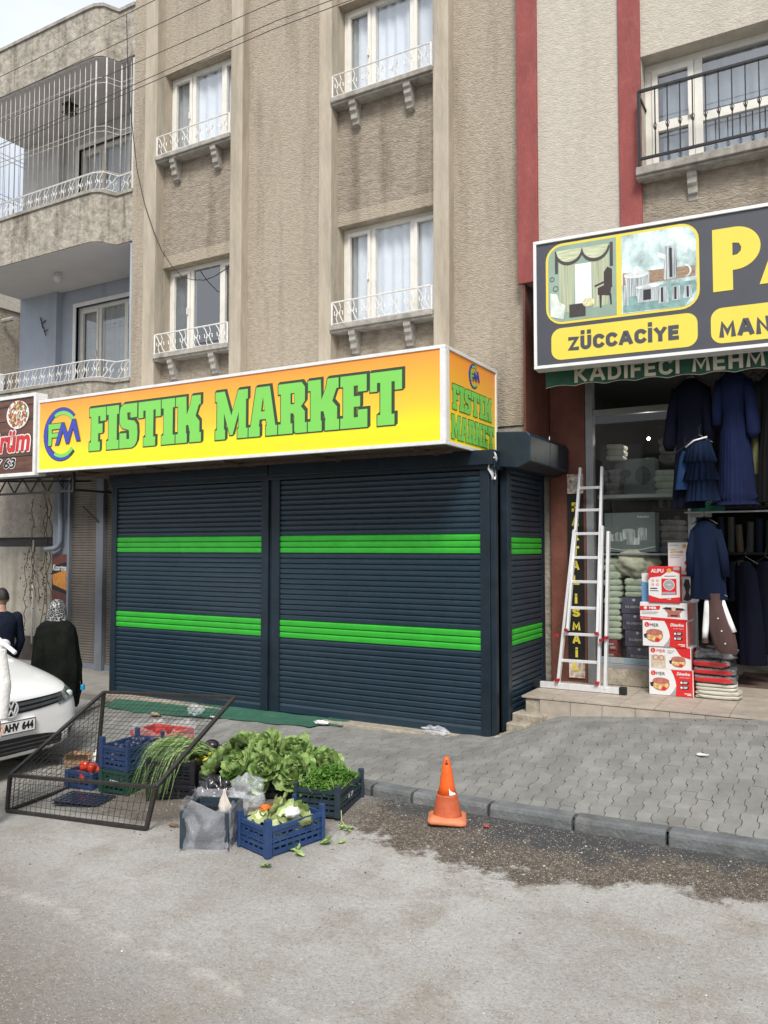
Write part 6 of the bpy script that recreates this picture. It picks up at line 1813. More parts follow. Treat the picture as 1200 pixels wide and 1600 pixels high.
for i, (x, y, z, s_, tilt, yaw, lab) in enumerate(LET):
    k = i % 3
    if lme[k] is None:
        o = protos[k].build('lettuce', LM); lme[k] = o.data
    else:
        o = bpy.data.objects.new('lettuce', lme[k]); link(o)
    s_ *= .86
    x = -4.1 + (x + 4.1) * .92; z += .02
    o.location = (x, y, z); o.scale = (s_, s_, s_)
    yw = R(yaw)
    o.rotation_mode = 'XYZ'
    # tip the head towards the direction "yaw"
    axis = Vector((-sin(yw), cos(yw), 0))
    o.rotation_euler = (Matrix.Rotation(R(-tilt), 4, axis) @ Matrix.Rotation(i * 1.3, 4, 'Z')).to_euler()
    tag(o, lab, 'lettuce', 'lettuces heaped on the black crates')
# loose scraps in the blue crate
t = thing('lettuce_scraps', 'pale wilted outer leaves thrown into the bright blue crate', 'leaf scraps', (-3.345, 4.46, .05), R(75))
rr = random.Random(77); mb = MB()
for k in range(34):
    M4 = Matrix.Translation((rr.uniform(-.18, .18), rr.uniform(-.11, .11), rr.uniform(.03, .17))) @ Matrix.Rotation(rr.uniform(0, 6.3), 4, 'Z') @ Matrix.Rotation(rr.uniform(-.7, .5), 4, 'Y') @ Matrix.Rotation(rr.uniform(-.8, .8), 4, 'X')
    leafgeo(mb, M4, rr.uniform(.09, .17), rr.uniform(.04, .07), rr.uniform(-.6, .9), .5, rr.uniform(0, 99))
mb.build('leaves', [mk('pale_leaf', (.22, .32, .07), .5, .35, 10, .3, 40, trans=.25, col2=(.42, .46, .2)), mk('white_rib', (.55, .58, .36), .5, .2, 14), M['leaf']], t)
mb = MB()
crumple(mb, (-.09, .06, .19), .03, 3, 1.3, 1, .7, .5, 16, 10)
mb.build('orange_peel', mk('orange_peel', (.62, .14, .015), .5), t)
mb = MB(); crumple(mb, (.02, -.09, .17), .045, 6, 1.2, .7, .8, .5, 16, 10); mb.build('paper_scrap', M['white'], t)
# single leaves on the road
for i, (x, y, s_, lab) in enumerate(((-3.11, 4.58, .085, 'yellow green leaf on the road just right of the bright blue crate'), (-3.00, 4.63, .06, 'smaller leaf on the road, farthest right of the scattered ones'),
        (-3.17, 4.38, .09, 'leaf lying before the right corner of the bright blue crate'), (-3.07, 4.34, .075, 'flat leaf just beyond the one before the bright blue crate'),
        (-3.18, 4.10, .065, 'curled leaf nearest to the viewer'), (-4.29, 4.82, .09, 'folded green leaf on the soil left of the black bag'))):
    mb = MB()
    for q in range(2 if i in (0, 2, 4) else 1):
        leafgeo(mb, Matrix.Rotation(i * 1.1 + q * .9, 4, 'Z') @ Matrix.Rotation(-.12, 4, 'Y'), s_, s_ * .36, .35 + .2 * q, .4, i * 7.7 + q)
    o = mb.build('fallen_leaf', LM); o.location = (x, y, road_z(x, y) + .006); tag(o, lab, 'leaf', 'leaves fallen on the road')
# spring onions
t = thing('spring_onions', 'big bunch of long spring onion greens drooping over the black crates', 'spring onions', (-4.93, 5.16, .26))
rr = random.Random(5); mb = MB(); mb.sm = True
for k in range(520):
    # roots rest at the back, tips fall over the near side
    bx, by = rr.uniform(-.10, .22), rr.uniform(-.02, .20)
    dirx, diry = rr.uniform(-.75, .12) - .15, rr.uniform(-1, -.25)
    l_ = math.hypot(dirx, diry); dirx /= l_; diry /= l_
    L_ = rr.uniform(.34, .62); rise = rr.uniform(.06, .17); P = []; drop = rr.uniform(.9, 2.2)
    hx = .012
    for q in range(8):
        s = q / 7
        out = L_ * (s - .32 * s * s)
        z = rise * sin(min(1, s * 1.7) * pi * .5) - drop * (s ** 2.4) * L_ * .42
        P.append(V((bx + dirx * out, by + diry * out, max(z, -.34 + .02 * rr.random()))))
    w = rr.uniform(.0028, .0052)
    sd_ = V((-diry, dirx, rr.uniform(-.5, .5))).normalized()
    b = len(mb.v)
    for q, p in enumerate(P):
        ww = w * (1 - .75 * (q / 7) ** 2)
        mb.v += [p - sd_ * ww, p + V((0, 0, ww * .8)), p + sd_ * ww]
    m_ = rr.choice((0, 0, 1, 1, 2))
    for q in range(7):
        for j in range(2):
            mb.f.append([b + q * 3 + j, b + q * 3 + j + 1, b + (q + 1) * 3 + j + 1, b + (q + 1) * 3 + j]); mb.mi.append(m_); mb.sf.append(True)
mb.build('greens', [mk('onion_green', (.16, .28, .08), .4, .3, 9), mk('onion_pale_green', (.34, .44, .18), .4, .3, 9), mk('onion_dark_green', (.09, .18, .07), .4, .3, 9)], t)
# peppers, radish, aubergine
rr = random.Random(15)
t = thing('yellow_peppers', 'pile of long yellow green peppers in the upper black crate', 'peppers', (-4.80, 5.33, .17))
mb = MB(); mb.sm = True
for k in range(34):
    c = V((rr.uniform(-.16, .14), rr.uniform(-.12, .10), rr.uniform(.0, .085))); a = rr.uniform(0, 6.3); e = rr.uniform(-.3, .3); l_ = rr.uniform(.06, .10)
    d_ = V((cos(a) * cos(e), sin(a) * cos(e), sin(e)))
    mb.tube([c - d_ * l_, c - d_ * l_ * .6, c, c + d_ * l_ * .7 + V((0, 0, .01)), c + d_ * l_ * 1.1], [.008, .014, .013, .008, .002], 7)
mb.build('peppers', mk('yellow_pepper', (.42, .42, .04), .3, .25, 6), t)
for lab, x, y, z, r_, m_, nm, cat in (('round white bulb lying on the upper black crate corner', -4.72, 5.50, .245, .05, mk('white_bulb', (.58, .54, .48), .5, .15, 9), 'white_radish', 'radish'), ('dark round aubergine behind the peppers', -4.90, 5.50, .25, .06, mk('aubergine', (.02, .012, .022), .25), 'aubergine', 'aubergine')):
    mb = MB(); mb.sm = True; mb.ball((0, 0, 0), (r_ * 1.2, r_, r_ * .85), 16, 10); mb.tube([(r_ * 1.0, 0, 0), (r_ * 1.8, 0, .02)], [.018, .005], 6)
    o = mb.build(nm, m_); o.location = (x, y, z); tag(o, lab, cat)
# white garlic bunches etc in the blue crate on the green one
t = thing('plums', 'dark blue produce filling the blue crate on the green crate', 'produce', (-5.52, 5.16, .2))
mb = MB(); mb.sm = True
for k in range(60): mb.ball((rr.uniform(-.13, .13), rr.uniform(-.18, .18), rr.uniform(-.02, .07)), .026, 8, 6)
mb.build('fruit', mk('plum_skin', (.03, .04, .09), .4, .4, 9), t)
# tomatoes
M['tomato'] = mk('tomato', (.62, .045, .015), .22, .12, 5, coat=.3)
TO = [(-6.06, 5.02, .115), (-5.97, 5.01, .11), (-5.90, 5.03, .10), (-6.07, 5.10, .15), (-5.98, 5.11, .16), (-5.90, 5.12, .14), (-6.02, 5.05, .185), (-5.93, 5.06, .175), (-6.06, 5.20, .12), (-5.95, 5.21, .12)]
base = road_z(-6, 5.12)
mbt = MB(); mbt.sm = True
mbt.grid(lambda u, v: ((.043 * (1 + .05 * cos(10 * pi * u)) * sin(pi * v)) * cos(2 * pi * u), (.043 * (1 + .05 * cos(10 * pi * u)) * sin(pi * v)) * sin(2 * pi * u), .035 * cos(pi * v) * (1 - .25 * math.exp(-(v * 7) ** 2))), 20, 12)
to = None
for i, (x, y, z) in enumerate(TO):
    if to is None: o = to = mbt.build('tomato', M['tomato'])
    else: o = to.copy(); link(o)
    o.location = (x, y, base + z); o.rotation_euler = (i * .4, i * .7, i)
    tag(o, 'ripe red tomato in the small blue crate inside the cage', 'tomato', 'ripe tomatoes in the small blue crate')
# seedling tray
t = thing('cell_tray', 'dark blue plastic cell tray lying flat under the cage', 'tray', (-5.85, 5.0, road_z(-5.85, 5.0) + .01), R(12)); 
mb = MB(); n_, m_ = 8, 6; w_, d_ = .44, .26
for i in range(n_ + 1): q = -w_ / 2 + w_ * i / n_; mb.box(q - .005, q + .005, -d_ / 2, d_ / 2, .028, .036)
for i in range(m_ + 1): q = -d_ / 2 + d_ * i / m_; mb.box(-w_ / 2, w_ / 2, q - .005, q + .005, .0285, .0355)
mb.box(-w_ / 2, w_ / 2, -d_ / 2, d_ / 2, 0, .008)
for i in range(n_):
    for j in range(m_): mb.ball((-w_ / 2 + w_ * (i + .5) / n_, -d_ / 2 + d_ * (j + .5) / m_, .018), (.018, .016, .016), 8, 5)
mb.build('tray_body', mk('tray_blue', (.02, .03, .06), .3, .3, 20, coat=.4), t)
t.location = (-5.62, 4.72, road_z(-5.62, 4.72) + .008)
# torn carton
t = thing('torn_carton', 'torn brown cardboard box lying on its side by the car', 'carton', (-6.75, 5.62, road_z(-6.75, 5.62)), R(20))
mb = MB(); mb.box(-.13, .13, -.09, -.084, 0, .12); mb.box(-.13, .13, .084, .09, 0, .12); mb.box(-.13, -.124, -.09, .09, 0, .12); mb.box(-.13, .13, -.09, .09, 0, .006)
mb.add([(-.13, -.09, .12), (.13, -.09, .12), (.16, -.15, .15), (-.10, -.16, .14)], [(0, 1, 2, 3)])
mb.build('carton', LB['c'], t)
mb = MB(); crumple(mb, (.0, 0, .05), .07, 3, 1.3, .9, .8, .4); mb.build('crumpled_paper', mk('brown_paper', (.33, .20, .10), .9), t)
mb = MB(); crumple(mb, (.17, .0, .08), .04, 5, .7, .9, 1.5, .6, 16, 12); mb.build('white_paper', M['white'], t)
# paper rubbish on the carpet and pavement
rr = random.Random(31)
for i, (x, y, w_, c_, lab) in enumerate(((-7.15, 7.02, .09, (.42, .30, .20), 'crumpled brown paper on the green carpet'), (-6.32, 7.1, .05, (.7, .7, .7), 'small white paper scrap beside the clear bag on the carpet'), (-4.95, 7.30, .11, (.7, .7, .68), 'long white paper strip on the green carpet near its right end'),
        (-6.0, 6.6, .04, (.6, .58, .52), 'tiny pale scrap on the paving blocks'), (-1.0, 6.9, .06, (.6, .6, .6), 'white scrap on the paving before the shop step'), (-4.3, 4.42, .05, (.16, .10, .07), 'small brown leaf scrap by the cage corner'), (-2.2, 5.30, .03, (.45, .05, .04), 'tiny red scrap by the kerb'))):
    mb = MB(); crumple(mb, (0, 0, .012), w_ / 2, i * 3.3, 1.5, .7, .35, .6, 18, 10)
    o = mb.build('paper_scrap', mk('scrap_%s' % ('abcdefg'[i] * 2), c_, .9)); z = pav_z(x, y) + (.02 if y > 7 else 0) if y > 5.7 else road_z(x, y)
    o.location = (x, y, z); tag(o, lab, 'litter', 'scraps of paper and leaf on the ground')
# a thin twist of string
mb = MB(); mb.sm = True; mb.tube([(-3.98 + .06 * cos(k * .9) + .004 * k, 4.42 + .05 * sin(k * 1.3), road_z(-4, 4.4) + .006) for k in range(16)], .003, 4)
tag(mb.build('string', M['cream']), 'loop of pale string on the road left of the wrapped crate', 'string')
# parsley
t = thing('parsley', 'bushy green parsley overflowing the slate crate by the kerb', 'parsley', (-3.44, 5.19, .1), R(101))
rr = random.Random(9); mb = MB()
for k in range(2600):
    p = V((rr.uniform(-.25, .25), rr.uniform(-.17, .17), 0)); p.z = .06 + .17 * (1 - (p.x / .34) ** 2) * (1 - (p.y / .26) ** 2) * rr.uniform(.45, 1) + .03 * noise.noise(p * 16)
    if rr.random() < .12: p = p + V((rr.uniform(-.06, .06), rr.uniform(-.1, .1), -.02))
    s_ = rr.uniform(.008, .018); q = Matrix.Rotation(rr.uniform(0, 6.3), 3, 'Z') @ Matrix.Rotation(rr.uniform(-.9, .9), 3, 'X')
    b = len(mb.v)
    mb.v += [p + q @ V(v_) * s_ for v_ in ((-1, 0, 0), (-.3, -.6, .1), (.2, -1, 0), (.4, -.3, .15), (1.1, 0, 0), (.4, .4, .15), (.1, 1, 0), (-.4, .5, .1))]
    mb.f.append([b + i for i in range(8)]); mb.mi.append(rr.choice((0, 0, 1))); mb.sf.append(False)
mb.c = 2
for k in range(160):
    p = V((rr.uniform(-.22, .22), rr.uniform(-.15, .15), .03)); q = p + V((rr.uniform(-.08, .08), rr.uniform(-.08, .08), rr.uniform(.1, .17)))
    mb.tube([p, (p + q) / 2 + V((rr.uniform(-.02, .02), 0, .02)), q], .0022, 3)
mb.build('leaves', [mk('parsley_green', (.11, .25, .03), .5, .3, 12, trans=.3), mk('parsley_dark', (.055, .16, .02), .5, .3, 12, trans=.3), mk('parsley_stem', (.22, .32, .08), .5)], t)
t = thing('parsley_sprig', 'loose parsley sprig hanging down to the road at the crate corner', 'parsley', (-3.12, 4.90, .0))
mb = MB(); mb.c = 1
mb.tube([(-.04, .02, .12), (-.01, -.02, .06), (.04, -.03, .02), (.07, -.02, .01)], .003, 4)
for k in range(60):
    p = V((.03, -.03, .015)) + V((rr.uniform(-.05, .05), rr.uniform(-.03, .03), rr.uniform(0, .03))); s_ = rr.uniform(.007, .013); q = Matrix.Rotation(rr.uniform(0, 6.3), 3, 'Z') @ Matrix.Rotation(rr.uniform(-.6, .6), 3, 'X')
    b = len(mb.v); mb.v += [p + q @ V(v_) * s_ for v_ in ((-1, 0, 0), (0, -.9, .1), (1, 0, 0), (0, .9, .1))]; mb.f.append([b, b + 1, b + 2, b + 3]); mb.mi.append(0); mb.sf.append(False)
mb.build('leaves', [M['leaf'], M['leaf_rib']], t)

# traffic cone
CN = thing('traffic_cone', 'scuffed orange traffic cone standing on the road before the kerb', 'traffic cone', (-2.50, 5.30, road_z(-2.50, 5.3)), R(24))
CN.scale = (.90, .90, .97)
M['cone'] = mk('cone_orange', (.78, .115, .012), .42, .12, 6, .2, 18, wear=.7, wcol=(.40, .07, .02), ws=7)
M['cone_low'] = mk('cone_dirty_orange', (.48, .10, .035), .6, .2, 7, .3, 18, wear=.5, wcol=(.30, .09, .05), ws=8)
M['cone_base'] = mk('cone_faded_base', (.60, .19, .085), .6, .15, 7, .3, 24, wear=.4, wcol=(.45, .20, .12), ws=8)
def ring(r, z, ox=0): return [(ox + r * (1 + .015 * sin(3 * 2 * pi * k / 32 + z * 20)) * cos(2 * pi * k / 32), r * sin(2 * pi * k / 32), z) for k in range(32)]
mb = MB(); mb.sm = True; mb.loft([ring(.079, .19), ring(.060, .26), ring(.044, .36, -.002), ring(.034, .41, -.003), ring(.029, .43, -.003), ring(.022, .455, -.003), ring(.014, .47, -.003)]); mb.build('cone_body', M['cone'], CN)
mb = MB(); mb.sm = True; mb.loft([ring(.118, .035), ring(.112, .06), ring(.083, .19), ring(.081, .20)]); mb.build('sleeve', M['cone_low'], CN)
mb = MB(); P = rrect(-.155, .155, -.155, .155, .05, 5)
rings = []
for sc_, z in ((.98, .0), (1, .012), (.97, .03), (.78, .042), (.72, .045)): rings.append([(p[0] * sc_, p[1] * sc_, z + .010 * noise.noise(Vector((p[0] * 8, p[1] * 8, 0))) + (.012 if (p[0] < -.1 and p[1] < 0) else 0)) for p in P])
mb.sm = True; mb.loft(rings); mb.build('base', M['cone_base'], CN)
mb = MB(); mb.sm = True
n = 10
mb.grid(lambda u, v: ((.0785 - .30 * 0 - (.26 - .19) * 0 - (.20 + .09 * v - .19) * .27 + .0015) * cos(R(-75 + 50 * u * (1 - .4 * v))), (.0785 - (.20 + .09 * v - .19) * .27 + .0015) * sin(R(-75 + 50 * u * (1 - .4 * v))), .205 + .075 * v * (1 - .3 * u)), 8, 6)
mb.build('sticker_remnant', M['white'], CN)
mb = MB(); mb.ball((-.003, -.030, .425), (.012, .006, .012), 10, 6); mb.ball((-.003, -.026, .445), (.007, .006, .005), 8, 5); mb.build('scuff_mark', mk('scuff', (.12, .03, .02), .7), CN)
# ================================================================ car
CAR = thing('parked_car', 'white hatchback with black grille and number plate, nosing in at the left edge', 'car', (-6.99, 4.97, -.27), R(-2))
CAR.scale = (1.04, 1.04, 1.13)
M['car_white'] = mk('car_white', (.78, .78, .78), .28, .02, 3, coat=.8)
M['car_black'] = mk('car_black_trim', (.012, .013, .015), .35, .15, 9)
M['chrome'] = mk('chrome', (.62, .62, .63), .25, .05, 20, metal=0, coat=.6)
M['grille'] = mk('grille_slat', (.06, .065, .07), .3, .2, 9)
M['car_glass'] = mk('car_glass', (.03, .038, .04), .08, .1, 3, coat=.6)
M['lamp_glass'] = mk('lamp_glass', (.05, .055, .06), .08, .5, 14, col2=(.22, .23, .24), coat=1)
from mathutils.bvhtree import BVHTree
ST = [  # x, then half section from the bottom centre round to the top centre
 (.00, [(0, .25), (.42, .25), (.56, .30), (.60, .40), (.60, .52), (.56, .62), (.44, .67), (.24, .69), (0, .695)]),
 (-.05, [(0, .20), (.50, .20), (.70, .26), (.76, .38), (.77, .52), (.73, .66), (.58, .735), (.30, .755), (0, .76)]),
 (-.18, [(0, .18), (.55, .18), (.79, .24), (.85, .38), (.86, .54), (.83, .70), (.66, .79), (.34, .805), (0, .81)]),
 (-.42, [(0, .17), (.60, .17), (.84, .23), (.885, .38), (.89, .56), (.87, .75), (.72, .845), (.36, .855), (0, .86)]),
 (-.80, [(0, .17), (.60, .17), (.85, .23), (.89, .38), (.895, .58), (.88, .81), (.75, .90), (.38, .915), (0, .925)]),
 (-1.15, [(0, .17), (.60, .17), (.85, .23), (.89, .38), (.895, .60), (.885, .86), (.78, .945), (.40, .97), (0, .98)]),
 (-1.25, [(0, .17), (.60, .17), (.85, .23), (.89, .38), (.895, .60), (.885, .88), (.79, .97), (.41, 1.01), (0, 1.03)]),
 (-2.00, [(0, .17), (.60, .17), (.85, .23), (.89, .38), (.895, .62), (.885, .91), (.62, 1.40), (.40, 1.445), (0, 1.46)]),
 (-2.10, [(0, .17), (.60, .17), (.85, .23), (.89, .38), (.895, .62), (.885, .915), (.60, 1.43), (.40, 1.465), (0, 1.48)]),
 (-3.10, [(0, .17), (.60, .17), (.85, .23), (.89, .38), (.895, .62), (.885, .93), (.60, 1.42), (.40, 1.46), (0, 1.475)]),
 (-3.70, [(0, .19), (.60, .19), (.84, .25), (.87, .40), (.875, .64), (.86, .94), (.60, 1.34), (.40, 1.38), (0, 1.40)]),
 (-4.05, [(0, .22), (.58, .22), (.80, .30), (.83, .42), (.83, .66), (.80, .93), (.66, 1.02), (.40, 1.05), (0, 1.06)]),
 (-4.22, [(0, .30), (.50, .30), (.66, .36), (.70, .48), (.70, .64), (.66, .82), (.52, .90), (.30, .92), (0, .93)]),
]
mb = MB()
ringn = 16
rings = []
for x, h in ST:
    r_ = [(x, y, z) for y, z in h] + [(x, -y, z) for y, z in h[-2:0:-1]]
    rings.append(r_)
mb.loft(rings)
me = bpy.data.meshes.new('body'); me.from_pydata([tuple(v) for v in mb.v], [], mb.f)
for p_ in me.polygons:
    p_.use_smooth = True
    cx = p_.center
    if -1.98 < cx.x < -1.26 and cx.z > 1.1: p_.material_index = 1
    if -3.72 < cx.x < -2.05 and .94 < cx.z < 1.40 and abs(cx.y) > .62: p_.material_index = 1
    if -4.04 < cx.x < -3.72 and cx.z > 1.12: p_.material_index = 1
o_ = bpy.data.objects.new('tmp', me); sc.collection.objects.link(o_)
s_ = o_.modifiers.new('s', 'SUBSURF'); s_.levels = 3; s_.render_levels = 3
bpy.context.view_layer.update()
m2 = bpy.data.meshes.new_from_object(o_.evaluated_get(bpy.context.evaluated_depsgraph_get()))
bpy.data.objects.remove(o_)
bt = BVHTree.FromPolygons([v.co.copy() for v in m2.vertices], [tuple(p.vertices) for p in m2.polygons])
m2.name = 'body'; m2.materials.clear(); m2.materials.append(M['car_white']); m2.materials.append(M['car_glass'])
for p_ in m2.polygons: p_.use_smooth = True
bo = bpy.data.objects.new('body', m2); link(bo, CAR)
def front_x(y, z):
    h = bt.ray_cast(Vector((1.5, y, z)), Vector((-1, 0, 0)))
    return h[0].x if h[0] is not None and h[0].x > -1.2 else -.9
mb = MB()
for s in (-1, 1):
    mb.tube([(-1.12, s * .80, .965), (-1.6, s * .715, 1.22), (-2.0, s * .625, 1.42), (-3.1, s * .60, 1.435), (-3.75, s * .63, 1.32), (-4.0, s * .70, 1.03)], .022, 6)
    mb.bar((-2.62, s * .605, 1.42), (-2.6, s * .885, .94), .07, .03)
mb.build('roof_rail', M['car_white'], CAR)
def patch(y0, y1, z0f, z1f, off, mat, name, parent=CAR, ny=24, nz=4):
    mb = MB(); mb.sm = True
    def f(u, v):
        y = y0 + (y1 - y0) * u
        z = z0f(y) + (z1f(y) - z0f(y)) * v
        return (front_x(y, z) + off, y, z)
    mb.grid(f, ny, nz); return mb.build(name, mat, parent)
K = lambda c: (lambda y: c)
gz0 = lambda y: .585 + .045 * (abs(y) / .6) ** 2
gz1 = lambda y: .69 + .02 * (abs(y) / .6) ** 2
gr = patch(-.60, .60, gz0, gz1, .006, M['car_black'], 'grille')
for k in range(2):
    f0 = lambda y, k=k: gz0(y) + (gz1(y) - gz0(y)) * (.22 + .40 * k)
    f1 = lambda y, k=k: f0(y) + .024
    patch(-.58, .58, f0, f1, .018, M['grille'], 'grille_slat', gr, nz=2)
patch(-.58, .58, lambda y: .245 + .02 * abs(y), lambda y: .385 - .05 * (abs(y) / .6) ** 3, .006, M['car_black'], 'lower_intake')
for k in range(3): patch(-.55, .55, K(.27 + .035 * k), K(.28 + .035 * k), .014, M['grille'], 'intake_slat', gr, nz=1)
for s in (-1, 1):
    mb = MB(); mb.sm = True
    def f(u, v, s=s):
        y = s * (.53 + .315 * u); z = .60 + .055 * u + (.085 + .06 * u - .03 * u * u) * v
        return (front_x(y, z) + .008, y, z)
    mb.grid(f, 10, 5); hl = mb.build('headlight', M['lamp_glass'], CAR)
    mb = MB(); mb.sm = True; mb.ball((front_x(.70, .67) + .0, s * .70, .67), (.018, .04, .035), 12, 8); mb.build('lens', M['chrome'], hl)
    mb = MB(); mb.sm = True
    def f2(u, v, s=s):
        y = s * (.66 + .17 * u); z = .30 + .05 * u + .075 * v * (1 - .3 * u)
        return (front_x(y, z) + .008, y, z)
    mb.grid(f2, 8, 3); fl = mb.build('fog_light', M['car_black'], CAR)
    mb = MB(); mb.ball((front_x(.72, .33) + .012, s * .72, .345), (.012, .035, .03), 12, 8); mb.build('lens', M['lamp_glass'], fl)
    for wx in (-.86, -3.45):
        mb = MB(); mb.sm = True
        T_ = [(wx + .31 * cos(2 * pi * k / 28), 0, .31 + .31 * sin(2 * pi * k / 28)) for k in range(28)]
        rings = []
        for yy, r_ in ((.70, .27), (.71, .305), (.875, .31), (.90, .29), (.902, .21), (.88, .20)):
            rings.append([(wx + r_ * cos(2 * pi * k / 28), s * yy, .31 + r_ * sin(2 * pi * k / 28)) for k in range(28)])
        mb.loft(rings); wh = mb.build('wheel', M['car_black'], CAR)
        mb = MB()
        for k in range(5):
            a = 2 * pi * k / 5; mb.bar((wx, s * .885, .31), (wx + .20 * cos(a), s * .885, .31 + .20 * sin(a)), .05, .02, up=(0, 1, 0))
        mb.build('rim', M['alu'], wh)
    mb = MB(); mb.ball((-1.62, s * .98, 1.0), (.05, .085, .06), 12, 8); mb.bar((-1.61, s * .84, .96), (-1.61, s * .95, .98), .03); mb.build('mirror', M['car_white'], CAR)
# badge : ring with two strokes letters
mb = MB(Matrix.Translation((.022, 0, .64)) @ Matrix.Rotation(pi / 2, 4, 'Z'))
mb.prism(circ(0, 0, .070, n=30), -.004, .02); bd = mb.build('badge', M['car_black'], CAR)
mb = MB(Matrix.Translation((.022, 0, .64)) @ Matrix.Rotation(pi / 2, 4, 'Z'))
mb.prism(arc(0, 0, .062, .074, 0, 359.9, 36), -.012, .0)
def stroke(P, y): 
    for a, b in zip(P, P[1:]): mb.bar((a[0], y, a[1]), (b[0], y, b[1]), .011, .010, up=(0, 1, 0))
stroke([(-.026, .060), (0, .006), (.026, .060)], -.008)
stroke([(-.056, .030), (-.027, -.052), (0, -.004), (.027, -.052), (.056, .030)], -.0085)
mb.build('emblem', M['chrome'], bd)
# number plate
T = Matrix.Translation((.020, 0, 0)) @ Matrix.Rotation(pi / 2, 4, 'Z')
mb = MB(T); mb.box(-.26, .26, -.008, .03, .425, .54); np_ = mb.build('number_plate', M['white'], CAR, bevel=.002)
mb = MB(T)
for b in ((-.258, .258, .532, .538), (-.258, .258, .427, .433), (-.258, -.252, .433, .532), (.252, .258, .433, .532)): mb.box(b[0], b[1], -.011, -.008, b[2], b[3])
text(mb, '27', -.205, -.115, .448, .518, -.0105, .05); text(mb, 'AHV', -.07, .085, .448, .518, -.0105, .05); text(mb, '644', .115, .235, .448, .518, -.0105, .05)
mb.build('plate_lettering', M['black'], np_)
mb = MB(T); mb.box(-.251, -.215, -.011, -.008, .434, .531); mb.build('blue_band', M['sblue'], np_)

# ================================================================ people
def fused(name, parts, mat, parent, vox=.012, extra=None, sm=10):
    """tapered limbs and rounded masses melted into one continuous skin"""
    mb = MB()
    for p in parts:
        if p[0] == 'b': mb.ball(p[1], p[2], 20, 14)
        elif p[0] == 'l': mb.loft([[(q[0] + q[2] * cos(2 * pi * k_ / 28), q[1] + q[3] * sin(2 * pi * k_ / 28), q[4]) for k_ in range(28)] for q in p[1]])
        else: mb.tube(p[1], p[2], 14, True, p[3] if len(p) > 3 else 1)
    me = bpy.data.meshes.new(name); me.from_pydata([tuple(v) for v in mb.v], [], mb.f)
    o = bpy.data.objects.new(name, me); sc.collection.objects.link(o)
    r_ = o.modifiers.new('remesh', 'REMESH'); r_.mode = 'VOXEL'; r_.voxel_size = vox
    s_ = o.modifiers.new('smooth', 'SMOOTH'); s_.iterations = sm; s_.factor = .5
    bpy.context.view_layer.update()
    m2 = bpy.data.meshes.new_from_object(o.evaluated_get(bpy.context.evaluated_depsgraph_get()))
    bpy.data.objects.remove(o); bpy.data.meshes.remove(me)
    mb = MB(); mb.sm = True
    mb.add([v.co for v in m2.vertices], [tuple(p.vertices) for p in m2.polygons])
    bpy.data.meshes.remove(m2)
    if extra: extra(mb)
    return mb.build(name, mat, parent)
M['skin'] = mk('skin', (.42, .24, .165), .55, .08, 9)
M['hair'] = mk('dark_hair', (.012, .010, .009), .6, .3, 40, .4, 90)
def headshape(c, h=.235, face=0, ears=True):
    """head with brow, nose, chin and ears looking towards +x rotated by face"""
    def f(mb):
        cx, cy, cz = c
        n, m = 28, 22
        rings = []
        for j in range(m + 1):
            t = pi * j / m
            zz = cos(t); rr_ = sin(t)
            ring = []
            for k in range(n):
                a = 2 * pi * k / n
                wx, wy = .095, .075
                x, y = rr_ * cos(a) * wx, rr_ * sin(a) * wy
                z = zz * h / 2
                if zz < -.1: x *= 1 - .12 * (-zz); y *= 1 - .30 * (-zz); x += .012 * (-zz)
                if cos(a) > .9 and -.45 < zz < .1: x += .022 * (1 - abs(zz + .22) / .34) if abs(zz + .22) < .34 else 0
                if cos(a) < -.3 and zz < -.5: x += .03 * (-zz - .5)
                if abs(sin(a)) > .93 and -.3 < zz < .25 and ears: y += (1 if sin(a) > 0 else -1) * .016; x -= .008
                X = cx + x * cos(face) - y * sin(face); Y = cy + x * sin(face) + y * cos(face)
                ring.append((X, Y, cz + z))
            rings.append(ring)
        mb.loft(rings)
    return f
def facebits(parent, c, face, h=.235):
    T = Matrix.Translation(c) @ Matrix.Rotation(face, 4, 'Z')
    for s in (-1, 1):
        mb = MB(T); mb.sm = True; mb.ball((.086, s * .03, .005), (.008, .014, .008), 8, 6); mb.build('eye', M['black'], parent)
        mb = MB(T); mb.bar((.092, s * .015, .026), (.086, s * .045, .026), .006, .006); mb.build('eyebrow', M['hair'], parent)
    mb = MB(T); mb.sm = True; mb.tube([(.086, -.022, -.062), (.094, 0, -.06), (.086, .022, -.062)], .006, 6); mb.build('mouth', mk('lips', (.30, .12, .10), .5), parent)
def hand(o, d, side, s_=1):
    """finger chains in body coordinates: o wrist, d direction towards the fingertips"""
    o, d = Vector(o), Vector(d).normalized(); sd = d.cross(Vector((0, 0, 1)) if abs(d.z) < .9 else Vector((1, 0, 0))).normalized() * side; up = sd.cross(d)
    def f(mb):
        mb.sm = True
        palm = [o, o + d * .04 * s_, o + d * .085 * s_]
        mb.tube([palm[0], palm[1], palm[2]], [.024 * s_, .036 * s_, .032 * s_], 10, True, .5)
        for i, (q, l_) in enumerate(((-.027, .07), (-.009, .08), (.009, .075), (.027, .058))):
            b = palm[2] + sd * q * s_ - d * .008
            mb.tube([b, b + d * l_ * .45 * s_ + up * .004, b + d * l_ * .75 * s_ + up * .016, b + d * l_ * .9 * s_ + up * .03], [.0095 * s_, .0085 * s_, .0078 * s_, .005], 6)
        b = palm[1] - sd * .03 * s_
        mb.tube([b, b - sd * .022 * s_ + d * .022, b - sd * .025 * s_ + d * .05], [.012 * s_, .010 * s_, .006], 6)
    return f
